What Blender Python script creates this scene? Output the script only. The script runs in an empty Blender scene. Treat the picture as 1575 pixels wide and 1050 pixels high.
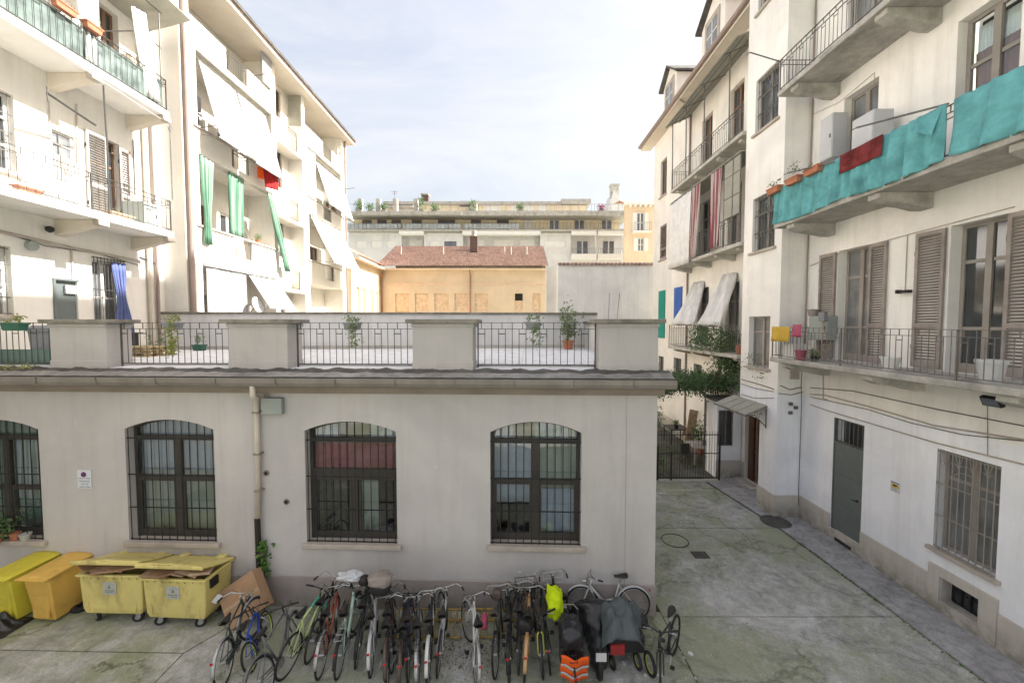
import bpy, bmesh, math, random
from mathutils import Matrix, Vector
from mathutils import noise as mnoise
R = math.radians
random.seed(7)
sc = bpy.context.scene
# ---------------------------------------------------------------- camera, light, exposure
H = 6.2; FPX = 610.0; PITCH = math.atan(27 / 610)
cam_d = bpy.data.cameras.new('camera'); cam = bpy.data.objects.new('camera', cam_d)
sc.collection.objects.link(cam); sc.camera = cam
cam_d.sensor_width = 36; cam_d.lens = 36 * FPX / 1575; cam_d.clip_end = 2000; cam_d.clip_start = 0.1
cam.location = (0, 0, H); cam.rotation_euler = (R(90) - PITCH, 0, 0)
SUN_TO = Vector((0.72, 0.0, 0.67)).normalized()      # towards the sun: from the right, slightly beyond
sun_d = bpy.data.lights.new('sun', 'SUN'); sun = bpy.data.objects.new('sun', sun_d); sc.collection.objects.link(sun)
sun_d.energy = 5.0; sun_d.angle = R(0.6); sun_d.color = (1.0, 0.965, 0.91)
sun.rotation_euler = SUN_TO.to_track_quat('Z', 'Y').to_euler(); sun.location = (20, 5, 40)
world = bpy.data.worlds.new('World'); sc.world = world; world.use_nodes = True
nt = world.node_tree; nt.nodes.clear()
def N(t, typ, **kw):
    n = t.nodes.new(typ)
    for k, v in kw.items():
        if k in n.inputs: n.inputs[k].default_value = v
        else: setattr(n, k, v)
    return n
wo = N(nt, 'ShaderNodeOutputWorld'); bg = N(nt, 'ShaderNodeBackground'); bg.inputs[1].default_value = 0.098
sky = N(nt, 'ShaderNodeTexSky'); sky.sky_type = 'NISHITA'; sky.sun_disc = False
sky.sun_elevation = math.asin(SUN_TO.z); sky.sun_rotation = math.atan2(SUN_TO.x, SUN_TO.y)
sky.air_density = 1.3; sky.dust_density = 8.0; sky.ozone_density = 0.8
tc = N(nt, 'ShaderNodeTexCoord'); mp = N(nt, 'ShaderNodeMapping'); mp.inputs['Scale'].default_value = (1.0, 2.2, 3.2)
mp.inputs['Rotation'].default_value = (0, 0.5, 0.4)
cn = N(nt, 'ShaderNodeTexNoise', Scale=1.5, Detail=9.0, Roughness=0.62, Distortion=0.8)
cr = N(nt, 'ShaderNodeValToRGB'); cr.color_ramp.elements[0].position = 0.36; cr.color_ramp.elements[1].position = 0.7
cr.color_ramp.elements[0].color = (0.32, 0.32, 0.32, 1); cr.color_ramp.elements[1].color = (0.64, 0.64, 0.64, 1)
mx = N(nt, 'ShaderNodeMix', data_type='RGBA'); mx.inputs[7].default_value = (4.1, 3.9, 3.75, 1)
nt.links.new(tc.outputs['Generated'], mp.inputs[0]); nt.links.new(mp.outputs[0], cn.inputs['Vector'])
nt.links.new(cn.outputs[0], cr.inputs[0]); nt.links.new(cr.outputs[0], mx.inputs[0])
nt.links.new(sky.outputs[0], mx.inputs[6]); nt.links.new(mx.outputs[2], bg.inputs[0]); nt.links.new(bg.outputs[0], wo.inputs[0])
vs = sc.view_settings; vs.view_transform = 'Standard'; vs.look = 'None'; vs.exposure = 1.65; vs.gamma = 1; vs.use_curve_mapping = False
sc.cycles.max_bounces = 6; sc.cycles.diffuse_bounces = 4; sc.cycles.transparent_max_bounces = 12

# ---------------------------------------------------------------- geometry helpers
I4 = Matrix.Identity(4)
T = Matrix.Translation
def RZ(a): return Matrix.Rotation(a, 4, 'Z')
_f = Vector((0, math.cos(PITCH), -math.sin(PITCH))); _u = Vector((0, math.sin(PITCH), math.cos(PITCH))); CAM = Vector((0, 0, H))
def ray(px, py): return Vector((1, 0, 0)) * ((px - 787.5) / FPX) + _f + _u * ((525 - py) / FPX)
def loc(W, px, py, y=0.0):
    """where the sight line through a photo pixel meets the wall plane of frame W (at depth y): (x along, z up)"""
    Wi = W.inverted(); o = Wi @ CAM; d = Wi.to_3x3() @ ray(px, py); t = (y - o.y) / d.y; p = o + d * t
    return p.x, p.z
def gnd(px, py, z=0.0):
    d = ray(px, py); t = (z - H) / d.z; return CAM + d * t
def rect(W, p, q, y=0.0):
    a = loc(W, *p, y); b = loc(W, *q, y)
    return min(a[0], b[0]), max(a[0], b[0]), min(a[1], b[1]), max(a[1], b[1])
class MB:
    def __init__(s): s.v = []; s.f = []
    def add(s, vs, fs):
        n = len(s.v); s.v += [tuple(p) for p in vs]; s.f += [tuple(i + n for i in f) for f in fs]; return s
    def box(s, x0, x1, y0, y1, z0, z1):
        return s.add([(x0,y0,z0),(x1,y0,z0),(x1,y1,z0),(x0,y1,z0),(x0,y0,z1),(x1,y0,z1),(x1,y1,z1),(x0,y1,z1)],
                     [(0,3,2,1),(4,5,6,7),(0,1,5,4),(1,2,6,5),(2,3,7,6),(3,0,4,7)])
    def obox(s, M, sx, sy, sz):
        c = [(x,y,z) for z in (-sz/2,sz/2) for x,y in ((-sx/2,-sy/2),(sx/2,-sy/2),(sx/2,sy/2),(-sx/2,sy/2))]
        return s.add([M @ Vector(p) for p in c], [(0,3,2,1),(4,5,6,7),(0,1,5,4),(1,2,6,5),(2,3,7,6),(3,0,4,7)])
    def quad(s, *p): return s.add(p, [tuple(range(len(p)))])
    def tube(s, pts, r, n=6, closed=False):
        pts = [Vector(p) for p in pts]; m = len(pts); rs = r if isinstance(r, (list, tuple)) else [r] * m
        rings = []; up0 = None
        for i, p in enumerate(pts):
            a = pts[(i - 1) % m] if (closed or i > 0) else p; b = pts[(i + 1) % m] if (closed or i < m - 1) else p
            t = (b - a).normalized()
            if up0 is None: up0 = Vector((0,0,1)) if abs(t.z) < 0.9 else Vector((1,0,0))
            u = (up0 - t * up0.dot(t))
            u = u.normalized() if u.length > 1e-4 else t.orthogonal().normalized()
            up0 = u; w = t.cross(u)
            rings.append([p + (u * math.cos(2*math.pi*k/n) + w * math.sin(2*math.pi*k/n)) * rs[i] for k in range(n)])
        vs = [q for rg in rings for q in rg]; fs = []
        for i in range(m if closed else m - 1):
            j = (i + 1) % m
            for k in range(n): fs.append((i*n+k, i*n+(k+1)%n, j*n+(k+1)%n, j*n+k))
        if not closed: fs += [tuple(reversed(range(n))), tuple(range((m-1)*n, m*n))]
        return s.add(vs, fs)
    def prism(s, poly, y0, y1):     # poly in x,z counter-clockwise seen from the front (-y)
        n = len(poly); vs = [(x, y0, z) for x, z in poly] + [(x, y1, z) for x, z in poly]
        return s.add(vs, [tuple(range(n)), tuple(reversed(range(n, 2*n)))] + [(i, i+n, (i+1)%n+n, (i+1)%n) for i in range(n)])
    def prismz(s, poly, z0, z1):
        n = len(poly); vs = [(x, y, z0) for x, y in poly] + [(x, y, z1) for x, y in poly]
        return s.add(vs, [tuple(reversed(range(n))), tuple(range(n, 2*n))] + [(i, (i+1)%n, (i+1)%n+n, i+n) for i in range(n)])
    def lathe(s, prof, n=14, c=(0,0,0)):
        vs = [(c[0]+r*math.cos(2*math.pi*k/n), c[1]+r*math.sin(2*math.pi*k/n), c[2]+z) for r, z in prof for k in range(n)]
        fs = [(i*n+k, i*n+(k+1)%n, (i+1)*n+(k+1)%n, (i+1)*n+k) for i in range(len(prof)-1) for k in range(n)]
        fs += [tuple(reversed(range(n))), tuple(range((len(prof)-1)*n, len(prof)*n))]
        return s.add(vs, fs)
    def grid(s, fn, nu, nv, flip=False):
        vs = [fn(i/nu, j/nv) for j in range(nv+1) for i in range(nu+1)]; w = nu + 1
        fs = [(j*w+i, j*w+i+1, (j+1)*w+i+1, (j+1)*w+i) for j in range(nv) for i in range(nu)]
        if flip: fs = [tuple(reversed(f)) for f in fs]
        return s.add(vs, fs)
    def build(s, name, m, parent=None, M=I4, smooth=False, bevel=0, solid=0, sub=0, **tags):
        xs = [p[0] for p in s.v]; ys = [p[1] for p in s.v]; zs = [p[2] for p in s.v]
        c = Vector(((min(xs)+max(xs))/2, (min(ys)+max(ys))/2, min(zs)))
        me = bpy.data.meshes.new(name); me.from_pydata([(p[0]-c.x, p[1]-c.y, p[2]-c.z) for p in s.v], [], s.f)
        if smooth: me.polygons.foreach_set('use_smooth', [True] * len(me.polygons))
        me.materials.append(m); me.update()
        o = put(me, name, parent, M @ T(c))
        if sub: b = o.modifiers.new('sub', 'SUBSURF'); b.levels = b.render_levels = sub
        if solid: b = o.modifiers.new('solid', 'SOLIDIFY'); b.thickness = solid; b.offset = 0
        if bevel: b = o.modifiers.new('bevel', 'BEVEL'); b.width = bevel; b.segments = 1; b.limit_method = 'ANGLE'
        for k, v in tags.items(): o[k] = v
        return o
WM = {}
def put(data, name, parent=None, Mw=I4):
    o = bpy.data.objects.new(name, data); sc.collection.objects.link(o)
    if parent is not None: o.parent = parent; o.matrix_parent_inverse = WM[parent.name].inverted()
    o.matrix_basis = Mw; WM[o.name] = Mw.copy(); return o
def thing(name, label, cat, at=(0,0,0), group=None):
    o = put(None, name, None, T(Vector(at))); o.empty_display_size = 0.3; o['label'] = label; o['category'] = cat
    if group: o['group'] = group
    return o
def tag(o, label, cat, group=None):
    o['label'] = label; o['category'] = cat
    if group: o['group'] = group
    return o
def structure(o): o['kind'] = 'structure'; return o
def copy_tree(root, Mw, label=None):
    def rec(o, parent):
        c = o.copy(); sc.collection.objects.link(c); c.parent = parent
        for ch in kids.get(o.name, []): rec(ch, c)
        return c
    kids = {}
    for o in bpy.data.objects:
        if o.parent: kids.setdefault(o.parent.name, []).append(o)
    r = rec(root, None); r.matrix_basis = Mw
    if label: r['label'] = label
    return r
_cache = {}
def bar(name, parent, m, p, q, r, n=6):
    """one straight bar as an object of its own; bars of one length share their mesh"""
    p = Vector(p); q = Vector(q); L = (q - p).length; key = (round(L, 3), r, m.name, n)
    if key not in _cache:
        b = MB().tube([(0,0,0),(0,0,L)], r, n); me = bpy.data.meshes.new(name); me.from_pydata(b.v, [], b.f); me.materials.append(m); _cache[key] = me
    return put(_cache[key], name, parent, T(p) @ (q - p).to_track_quat('Z', 'Y').to_matrix().to_4x4())
def shared(key, name, parent, Mw, mk, m, smooth=False):
    if key not in _cache:
        b = mk(); me = bpy.data.meshes.new(name); me.from_pydata(b.v, [], b.f); me.materials.append(m)
        if smooth: me.polygons.foreach_set('use_smooth', [True] * len(me.polygons))
        _cache[key] = me
    return put(_cache[key], name, parent, Mw)

# ---------------------------------------------------------------- materials
def _mat(name):
    m = bpy.data.materials.new(name); m.use_nodes = True; t = m.node_tree
    return m, t, t.nodes['Principled BSDF']
def L_(t, a, b): t.links.new(a, b)
def mixc(t, fac, a, b, mode='MIX'):
    n = N(t, 'ShaderNodeMix', data_type='RGBA'); n.blend_type = mode
    for s, v in ((0, fac), (6, a), (7, b)):
        if hasattr(v, 'is_linked') or hasattr(v, 'links'): L_(t, v, n.inputs[s])
        else: n.inputs[s].default_value = v if s == 0 else (*v, 1)
    return n.outputs[2]
def noise(t, vec, scale, detail=4, rough=0.6, dist=0.0):
    n = N(t, 'ShaderNodeTexNoise', Scale=scale, Detail=float(detail), Roughness=rough, Distortion=dist); L_(t, vec, n.inputs['Vector']); return n.outputs[0]
def ramp(t, x, a, b, lo=0.0, hi=1.0):
    n = N(t, 'ShaderNodeMapRange'); n.inputs[1].default_value = a; n.inputs[2].default_value = b; n.inputs[3].default_value = lo; n.inputs[4].default_value = hi
    L_(t, x, n.inputs[0]); return n.outputs[0]
def pos(t, scale=(1,1,1)):
    g = N(t, 'ShaderNodeNewGeometry'); p = N(t, 'ShaderNodeMapping'); p.inputs['Scale'].default_value = scale; L_(t, g.outputs['Position'], p.inputs[0]); return p.outputs[0]
def mat(name, col, rough=0.75, metal=0.0, var=0.12, vs=1.5, dirt=None, damt=0.3, ds=(1,1,1), dsc=1.2, bump=0.0, bs=40, spec=0.3, fine=0.0):
    m, t, b = _mat(name)
    v = noise(t, pos(t), vs, 5)
    c = mixc(t, ramp(t, v, 0.3, 0.7), [x*(1-var) for x in col], [min(1, x*(1+var)) for x in col])
    if fine: c = mixc(t, ramp(t, noise(t, pos(t), 28, 3), 0.35, 0.65, 0, fine), c, [x*0.55 for x in col])
    if dirt: c = mixc(t, ramp(t, noise(t, pos(t, ds), dsc, 7, 0.65, 0.4), 0.5, 0.72, 0, damt), c, dirt)
    L_(t, c, b.inputs['Base Color'])
    b.inputs['Roughness'].default_value = rough; b.inputs['Metallic'].default_value = metal; b.inputs['Specular IOR Level'].default_value = spec
    if bump:
        bn = N(t, 'ShaderNodeBump'); bn.inputs['Strength'].default_value = bump; bn.inputs['Distance'].default_value = 0.02
        L_(t, noise(t, pos(t), bs, 4), bn.inputs['Height']); L_(t, bn.outputs[0], b.inputs['Normal'])
    return m
def plaster(name, col, streak=0.25, dirtc=(0.3,0.27,0.23), bump=0.25, patch=0.0, low=None, lowz=0, grime=0.0, stain=0.0):
    m, t, b = _mat(name)
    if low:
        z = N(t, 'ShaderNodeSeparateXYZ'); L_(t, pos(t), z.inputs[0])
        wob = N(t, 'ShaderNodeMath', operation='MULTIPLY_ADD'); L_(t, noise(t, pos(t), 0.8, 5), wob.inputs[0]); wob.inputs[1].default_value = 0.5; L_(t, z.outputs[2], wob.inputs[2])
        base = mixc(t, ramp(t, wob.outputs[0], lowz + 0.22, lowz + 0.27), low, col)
    else: base = tuple(col)
    hv = mixc(t, ramp(t, noise(t, pos(t), 0.45, 5, 0.6, 0.6), 0.35, 0.65), (0.88,0.88,0.885), (1.05,1.045,1.03))
    if low: c = mixc(t, 1.0, base, hv, 'MULTIPLY')
    else:
        rgb = N(t, 'ShaderNodeRGB'); rgb.outputs[0].default_value = (*base, 1); c = mixc(t, 1.0, rgb.outputs[0], hv, 'MULTIPLY')
    c = mixc(t, ramp(t, noise(t, pos(t, (1.6,1.6,0.12)), 2.2, 8, 0.72, 0.3), 0.48, 0.76, 0, streak), c, dirtc)
    c = mixc(t, ramp(t, noise(t, pos(t), 7, 6, 0.7), 0.55, 0.8, 0, 0.14), c, dirtc)
    hmix = noise(t, pos(t), 22, 5, 0.65)
    if patch:
        pm = ramp(t, noise(t, pos(t), 2.3, 8, 0.72, 0.4), 0.66, 0.675, 0, patch)
        c = mixc(t, pm, c, tuple(min(1, x*1.28) for x in col))
    if stain:
        pm = ramp(t, noise(t, pos(t, (1,1,1.4)), 1.1, 6, 0.7, 1.0), 0.6, 0.66, 0, stain)
        c = mixc(t, pm, c, tuple(x*0.8 for x in col))
    if grime:
        z2 = N(t, 'ShaderNodeSeparateXYZ'); L_(t, pos(t), z2.inputs[0])
        g = N(t, 'ShaderNodeMath', operation='MULTIPLY'); L_(t, ramp(t, z2.outputs[2], 0.0, 0.55, 1, 0), g.inputs[0]); L_(t, ramp(t, noise(t, pos(t), 3.0, 6, 0.7), 0.35, 0.6), g.inputs[1])
        g2 = N(t, 'ShaderNodeMath', operation='MULTIPLY'); L_(t, g.outputs[0], g2.inputs[0]); g2.inputs[1].default_value = grime
        c = mixc(t, g2.outputs[0], c, (0.10,0.10,0.06))
    L_(t, c, b.inputs['Base Color']); b.inputs['Roughness'].default_value = 0.9; b.inputs['Specular IOR Level'].default_value = 0.15
    bn = N(t, 'ShaderNodeBump'); bn.inputs['Strength'].default_value = bump; bn.inputs['Distance'].default_value = 0.015
    L_(t, hmix, bn.inputs['Height']); L_(t, bn.outputs[0], b.inputs['Normal'])
    return m
M = {}
M['annex'] = plaster('annex_plaster', (0.52,0.497,0.495), 0.4, (0.36,0.33,0.30), 0.3, patch=0.3, stain=0.3)
M['annex_plinth'] = plaster('plinth_plaster', (0.36,0.32,0.305), 0.25, (0.14,0.13,0.11), 0.5, grime=0.6)
M['pillar'] = plaster('pillar_plaster', (0.44,0.422,0.42), 0.45, (0.33,0.30,0.25), 0.3)
M['stonecap'] = mat('weathered_stone', (0.23,0.215,0.185), 0.9, var=0.3, vs=4, dirt=(0.08,0.08,0.06), damt=0.6, bump=0.5, bs=30)
M['sill'] = mat('sill_stone', (0.44,0.39,0.345), 0.85, var=0.15, vs=3, dirt=(0.2,0.18,0.15), damt=0.4, bump=0.2)
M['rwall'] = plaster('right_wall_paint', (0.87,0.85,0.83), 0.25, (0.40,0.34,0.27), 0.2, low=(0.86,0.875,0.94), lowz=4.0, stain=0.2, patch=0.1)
M['rplinth'] = plaster('right_plinth', (0.56,0.525,0.48), 0.3, (0.2,0.19,0.17), 0.6, grime=0.7)
M['r3wall'] = plaster('cream_wall_paint', (0.85,0.82,0.77), 0.28, (0.42,0.36,0.28), 0.2, stain=0.12)
M['lwall'] = plaster('left_white_paint', (0.77,0.75,0.71), 0.3, (0.45,0.40,0.33), 0.2, stain=0.07)
M['lwall_low'] = plaster('left_grey_white_paint', (0.74,0.74,0.735), 0.2, (0.40,0.38,0.34), 0.25, stain=0.1)
M['fwall'] = plaster('far_white_paint', (0.78,0.745,0.68), 0.3, (0.5,0.44,0.35), 0.15)
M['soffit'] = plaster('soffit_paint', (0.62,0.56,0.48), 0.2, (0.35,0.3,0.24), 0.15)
M['lslab'] = mat('slab_edge_paint', (0.74,0.72,0.68), 0.85, var=0.06, dirt=(0.4,0.37,0.32), damt=0.3, bump=0.15)
M['greywall'] = plaster('grey_party_wall', (0.78,0.78,0.79), 0.3, (0.36,0.34,0.31), 0.3, stain=0.15)
M['terwall'] = plaster('terrace_wall_paint', (0.68,0.67,0.67), 0.35, (0.3,0.28,0.22), 0.3)
M['yellow'] = plaster('ochre_paint', (0.69,0.56,0.41), 0.2, (0.5,0.35,0.2), 0.2)
M['yband'] = mat('ochre_band', (0.68,0.52,0.37), 0.9)
M['yboard'] = mat('boarded_panel', (0.66,0.49,0.33), 0.9, var=0.2, vs=5)
M['concrete'] = mat('balcony_concrete', (0.45,0.43,0.40), 0.92, var=0.25, vs=3, dirt=(0.12,0.115,0.10), damt=0.5, bump=0.4, bs=60, fine=0.3)
M['concrete_lt'] = mat('pale_concrete', (0.47,0.45,0.41), 0.92, var=0.18, vs=3, dirt=(0.2,0.19,0.17), damt=0.5, bump=0.3)
M['farpanel'] = plaster('far_concrete_panel', (0.68,0.665,0.665), 0.3, (0.34,0.33,0.31), 0.2)
M['farcream'] = mat('far_cream', (0.72,0.63,0.47), 0.9, var=0.1)
M['farwhite'] = mat('far_white', (0.74,0.72,0.69), 0.9, var=0.05)
M['farorange'] = plaster('far_orange_paint', (0.74,0.58,0.42), 0.15)
M['slate'] = mat('roof_membrane', (0.085,0.08,0.075), 0.8, var=0.35, vs=3, dirt=(0.25,0.24,0.2), damt=0.35, bump=0.5, bs=18)
M['gutter'] = mat('gutter_metal', (0.21,0.19,0.17), 0.6, 0.15, var=0.15, vs=2, dirt=(0.14,0.12,0.10), damt=0.5, ds=(3,3,0.6))
M['gutterd'] = mat('brown_trim_paint', (0.26,0.22,0.185), 0.8, var=0.15)  # even brownish tone of the cornice, clips, vents and box cables
M['iron'] = mat('dark_iron', (0.035,0.035,0.037), 0.55, 0.3, var=0.3, vs=8)
M['irong'] = mat('grey_iron', (0.16,0.155,0.145), 0.6, 0.3, var=0.3, vs=6, dirt=(0.2,0.11,0.06), damt=0.4)
M['ironrail'] = mat('terrace_rail_iron', (0.085,0.09,0.085), 0.6, 0.3, var=0.3, vs=6, dirt=(0.16,0.10,0.06), damt=0.4)
M['ironl'] = mat('pale_rail_iron', (0.07,0.068,0.062), 0.6, 0.2, var=0.2, vs=6)
M['castiron'] = mat('black_cast_pipe', (0.03,0.027,0.025), 0.6, 0.2)
M['frame'] = mat('dark_window_frame', (0.055,0.05,0.045), 0.55, 0.1, var=0.2)
M['frameg'] = mat('grey_window_frame', (0.30,0.275,0.25), 0.6, var=0.15, dirt=(0.15,0.13,0.11), damt=0.3)
M['framew'] = mat('white_window_frame', (0.68,0.67,0.64), 0.6, var=0.08)
M['frameb'] = mat('brown_window_frame', (0.20,0.12,0.08), 0.6, var=0.2)
M['shutter'] = mat('taupe_shutter_paint', (0.30,0.26,0.24), 0.65, var=0.2, vs=4, dirt=(0.12,0.10,0.09), damt=0.4)
M['shutterl'] = mat('pale_shutter_paint', (0.46,0.43,0.40), 0.7, var=0.1)
M['green'] = mat('teal_green_shutter', (0.01,0.26,0.20), 0.6)
M['bluep'] = mat('blue_panel', (0.04,0.12,0.42), 0.6)
M['steel'] = mat('grey_steel_door', (0.155,0.18,0.18), 0.5, 0.25, var=0.15, vs=1.2, dirt=(0.09,0.09,0.085), damt=0.4, bump=0.08, bs=6)
M['wood'] = mat('brown_door_wood', (0.085,0.045,0.028), 0.5, var=0.3, vs=3, ds=(6,6,0.5))
M['dark'] = mat('dark_room', (0.025,0.024,0.023), 0.9)
M['ac'] = mat('painted_cabinet', (0.52,0.53,0.55), 0.5, var=0.08, dirt=(0.3,0.29,0.27), damt=0.3)
M['elbox'] = mat('grey_box', (0.30,0.33,0.315), 0.6, var=0.1)
M['downpipe'] = mat('beige_downpipe', (0.54,0.48,0.41), 0.6, var=0.1, dirt=(0.3,0.25,0.2), damt=0.4, ds=(3,3,0.5))
M['pipebrown'] = mat('brown_downpipe', (0.30,0.235,0.21), 0.5, 0.3, var=0.1)
M['copper'] = mat('copper_pipe', (0.36,0.16,0.09), 0.5, 0.3)
M['terracotta'] = mat('terracotta', (0.42,0.17,0.10), 0.85, var=0.2, vs=9)
M['white'] = mat('white_plastic', (0.66,0.66,0.65), 0.6, var=0.06)
M['black'] = mat('black_rubber', (0.022,0.022,0.023), 0.75, var=0.3, vs=15, dirt=(0.12,0.11,0.09), damt=0.35, dsc=6)
M['blackp'] = mat('black_plastic', (0.02,0.02,0.022), 0.4)
M['chrome'] = mat('dull_chrome', (0.52,0.52,0.52), 0.3, 0.85, var=0.2, vs=20)
M['alu'] = mat('scratched_aluminium', (0.42,0.42,0.43), 0.45, 0.7, var=0.2, vs=20)
M['leather'] = mat('black_saddle', (0.028,0.026,0.026), 0.5)
M['redl'] = mat('red_reflector', (0.45,0.02,0.02), 0.25)
M['orangel'] = mat('orange_reflector', (0.8,0.15,0.03), 0.3)
M['binyellow'] = mat('yellow_bin_plastic', (0.66,0.565,0.21), 0.5, var=0.1, vs=2, dirt=(0.24,0.19,0.08), damt=0.7, ds=(1,1,0.5), dsc=3, fine=0.06)
M['binyellow2'] = mat('bright_yellow_bin', (0.64,0.56,0.06), 0.5, var=0.08, dirt=(0.28,0.24,0.05), damt=0.4, dsc=3)
M['binorange'] = mat('amber_bin_plastic', (0.66,0.42,0.10), 0.5, var=0.1, dirt=(0.32,0.2,0.05), damt=0.45, dsc=3)
M['cardboard'] = mat('cardboard', (0.36,0.225,0.135), 0.9, var=0.15, vs=4, dirt=(0.22,0.14,0.09), damt=0.3)
M['cardboard2'] = mat('pale_cardboard', (0.44,0.31,0.21), 0.9, var=0.15, vs=4)
M['labelp'] = mat('worn_sticker', (0.42,0.43,0.40), 0.6, var=0.2, vs=25)
M['print'] = mat('sticker_print', (0.18,0.2,0.19), 0.7)
M['signw'] = mat('sign_white', (0.62,0.64,0.68), 0.4, var=0.05)
M['signb'] = mat('sign_blue', (0.03,0.035,0.16), 0.5)
M['signr'] = mat('sign_red', (0.30,0.04,0.10), 0.5)
M['signt'] = mat('sign_text_blue', (0.10,0.16,0.25), 0.6)
M['signy'] = mat('sign_yellow', (0.70,0.52,0.10), 0.5)
M['tiles'] = mat('clay_roof_tiles', (0.38,0.28,0.24), 0.9, var=0.4, vs=6, dirt=(0.17,0.14,0.13), damt=0.65, dsc=0.9, bump=0.3)
M['tilesred'] = mat('red_roof_tiles', (0.40,0.23,0.17), 0.9, var=0.25, vs=6)
M['brick'] = mat('chimney_brick', (0.11,0.075,0.065), 0.9, var=0.3, vs=12)
M['floort'] = mat('terrace_tile', (0.74,0.74,0.77), 0.75, var=0.08, vs=5, dirt=(0.34,0.33,0.31), damt=0.5, dsc=3)
M['pallet'] = mat('pallet_wood', (0.46,0.36,0.20), 0.85, var=0.2, vs=8)
M['board'] = mat('bare_board', (0.50,0.36,0.25), 0.8, var=0.15, vs=6)
M['greenbox'] = mat('green_plastic', (0.04,0.13,0.09), 0.6)
M['greybin'] = mat('grey_plastic_bin', (0.21,0.22,0.24), 0.6)
M['red'] = mat('red_paint', (0.52,0.06,0.05), 0.6)
M['pink'] = mat('pink_plastic', (0.36,0.07,0.13), 0.5)
M['yellowp'] = mat('mustard_cloth', (0.55,0.36,0.06), 0.8)
M['gold'] = mat('rusty_yellow_rack', (0.40,0.27,0.06), 0.6, 0.1, var=0.3, vs=10, dirt=(0.15,0.06,0.03), damt=0.6, dsc=7)
def cloth(name, col, trans=0.35, var=0.1, stripes=None, axis=1, scale=8):
    m, t, b = _mat(name)
    base = mixc(t, ramp(t, noise(t, pos(t), 3, 5), 0.3, 0.7), [x*(1-var) for x in col], [min(1, x*(1+var)) for x in col])
    if stripes:
        uv = N(t, 'ShaderNodeTexCoord'); sx = N(t, 'ShaderNodeSeparateXYZ'); L_(t, uv.outputs['UV'], sx.inputs[0])
        mu = N(t, 'ShaderNodeMath', operation='MULTIPLY'); L_(t, sx.outputs[0], mu.inputs[0]); mu.inputs[1].default_value = scale
        fr = N(t, 'ShaderNodeMath', operation='FRACT'); L_(t, mu.outputs[0], fr.inputs[0])
        base = mixc(t, ramp(t, fr.outputs[0], 0.48, 0.52), base, stripes)
    L_(t, base, b.inputs['Base Color']); b.inputs['Roughness'].default_value = 0.9; b.inputs['Specular IOR Level'].default_value = 0.1
    if trans:
        tr = N(t, 'ShaderNodeBsdfTranslucent'); L_(t, base, tr.inputs[0]); ms = N(t, 'ShaderNodeMixShader'); ms.inputs[0].default_value = trans
        L_(t, b.outputs[0], ms.inputs[1]); L_(t, tr.outputs[0], ms.inputs[2]); L_(t, ms.outputs[0], t.nodes['Material Output'].inputs[0])
    return m
M['awning'] = cloth('pale_awning_cloth', (0.44,0.44,0.45), 0.25)
M['whitecloth'] = cloth('white_cloth', (0.86,0.85,0.84), 0.15)
M['greencloth'] = cloth('green_striped_cloth', (0.12,0.25,0.17), 0.25, stripes=(0.27,0.37,0.30), scale=7)
M['redcloth'] = cloth('red_striped_cloth', (0.36,0.13,0.15), 0.25, stripes=(0.66,0.58,0.56), scale=6)
M['bluecloth'] = cloth('blue_cloth', (0.16,0.20,0.42), 0.3)
M['turq'] = cloth('turquoise_sheet', (0.16,0.43,0.46), 0.2, var=0.3)
M['redtowel'] = cloth('red_towel', (0.45,0.04,0.04), 0.2)
M['rug'] = cloth('dark_red_rug', (0.17,0.035,0.035), 0.0, var=0.6)
M['orangecloth'] = cloth('orange_vest', (0.88,0.14,0.03), 0.1)
M['silvercloth'] = cloth('reflective_tape', (0.45,0.46,0.46), 0.0)
M['neon'] = cloth('neon_cover', (0.62,0.80,0.02), 0.1)
M['curtainroom'] = cloth('inner_curtain', (0.42,0.44,0.53), 0.3)
M['curtaingreen'] = cloth('pale_green_blind', (0.34,0.355,0.32), 0.3)
M['curtainred'] = cloth('wine_red_curtain', (0.27,0.045,0.075), 0.2)
M['curtainbrown'] = cloth('rust_curtain', (0.34,0.17,0.11), 0.3)
M['corr'] = cloth('corrugated_plastic', (0.50,0.49,0.43), 0.35)
M['tarpb'] = mat('black_tarp', (0.018,0.019,0.022), 0.32, var=0.2, spec=0.5)
M['tarpg'] = mat('grey_tarp', (0.085,0.105,0.11), 0.5, var=0.15, vs=3)
M['netting'] = mat('green_netting', (0.13,0.19,0.165), 0.9); M['screen'] = cloth('balcony_screen', (0.20,0.25,0.235), 0.3, var=0.45)
def glass(name, tint=(0.9,0.95,0.95), refl=0.18):
    m, t, b = _mat(name); t.nodes.remove(b)
    tr = N(t, 'ShaderNodeBsdfTransparent'); tr.inputs[0].default_value = (*tint, 1); g = N(t, 'ShaderNodeBsdfGlossy'); g.inputs['Roughness'].default_value = 0.03
    fr = N(t, 'ShaderNodeFresnel'); fr.inputs[0].default_value = 1.5; r = ramp(t, fr.outputs[0], 0.0, 1.0, refl * 0.6, 1.0)
    ge = N(t, 'ShaderNodeNewGeometry'); r0 = ramp(t, ge.outputs['Backfacing'], 0, 1, 1, 0); mm = N(t, 'ShaderNodeMath', operation='MULTIPLY'); L_(t, r, mm.inputs[0]); L_(t, r0, mm.inputs[1]); r = mm.outputs[0]
    bn = N(t, 'ShaderNodeBump'); bn.inputs['Strength'].default_value = 0.12; bn.inputs['Distance'].default_value = 0.05; L_(t, noise(t, pos(t), 1.1, 2), bn.inputs['Height'])
    L_(t, bn.outputs[0], g.inputs['Normal'])
    ms = N(t, 'ShaderNodeMixShader'); L_(t, r, ms.inputs[0]); L_(t, tr.outputs[0], ms.inputs[1]); L_(t, g.outputs[0], ms.inputs[2]); L_(t, ms.outputs[0], t.nodes['Material Output'].inputs[0])
    return m
M['glass'] = glass('clear_pane')
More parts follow.
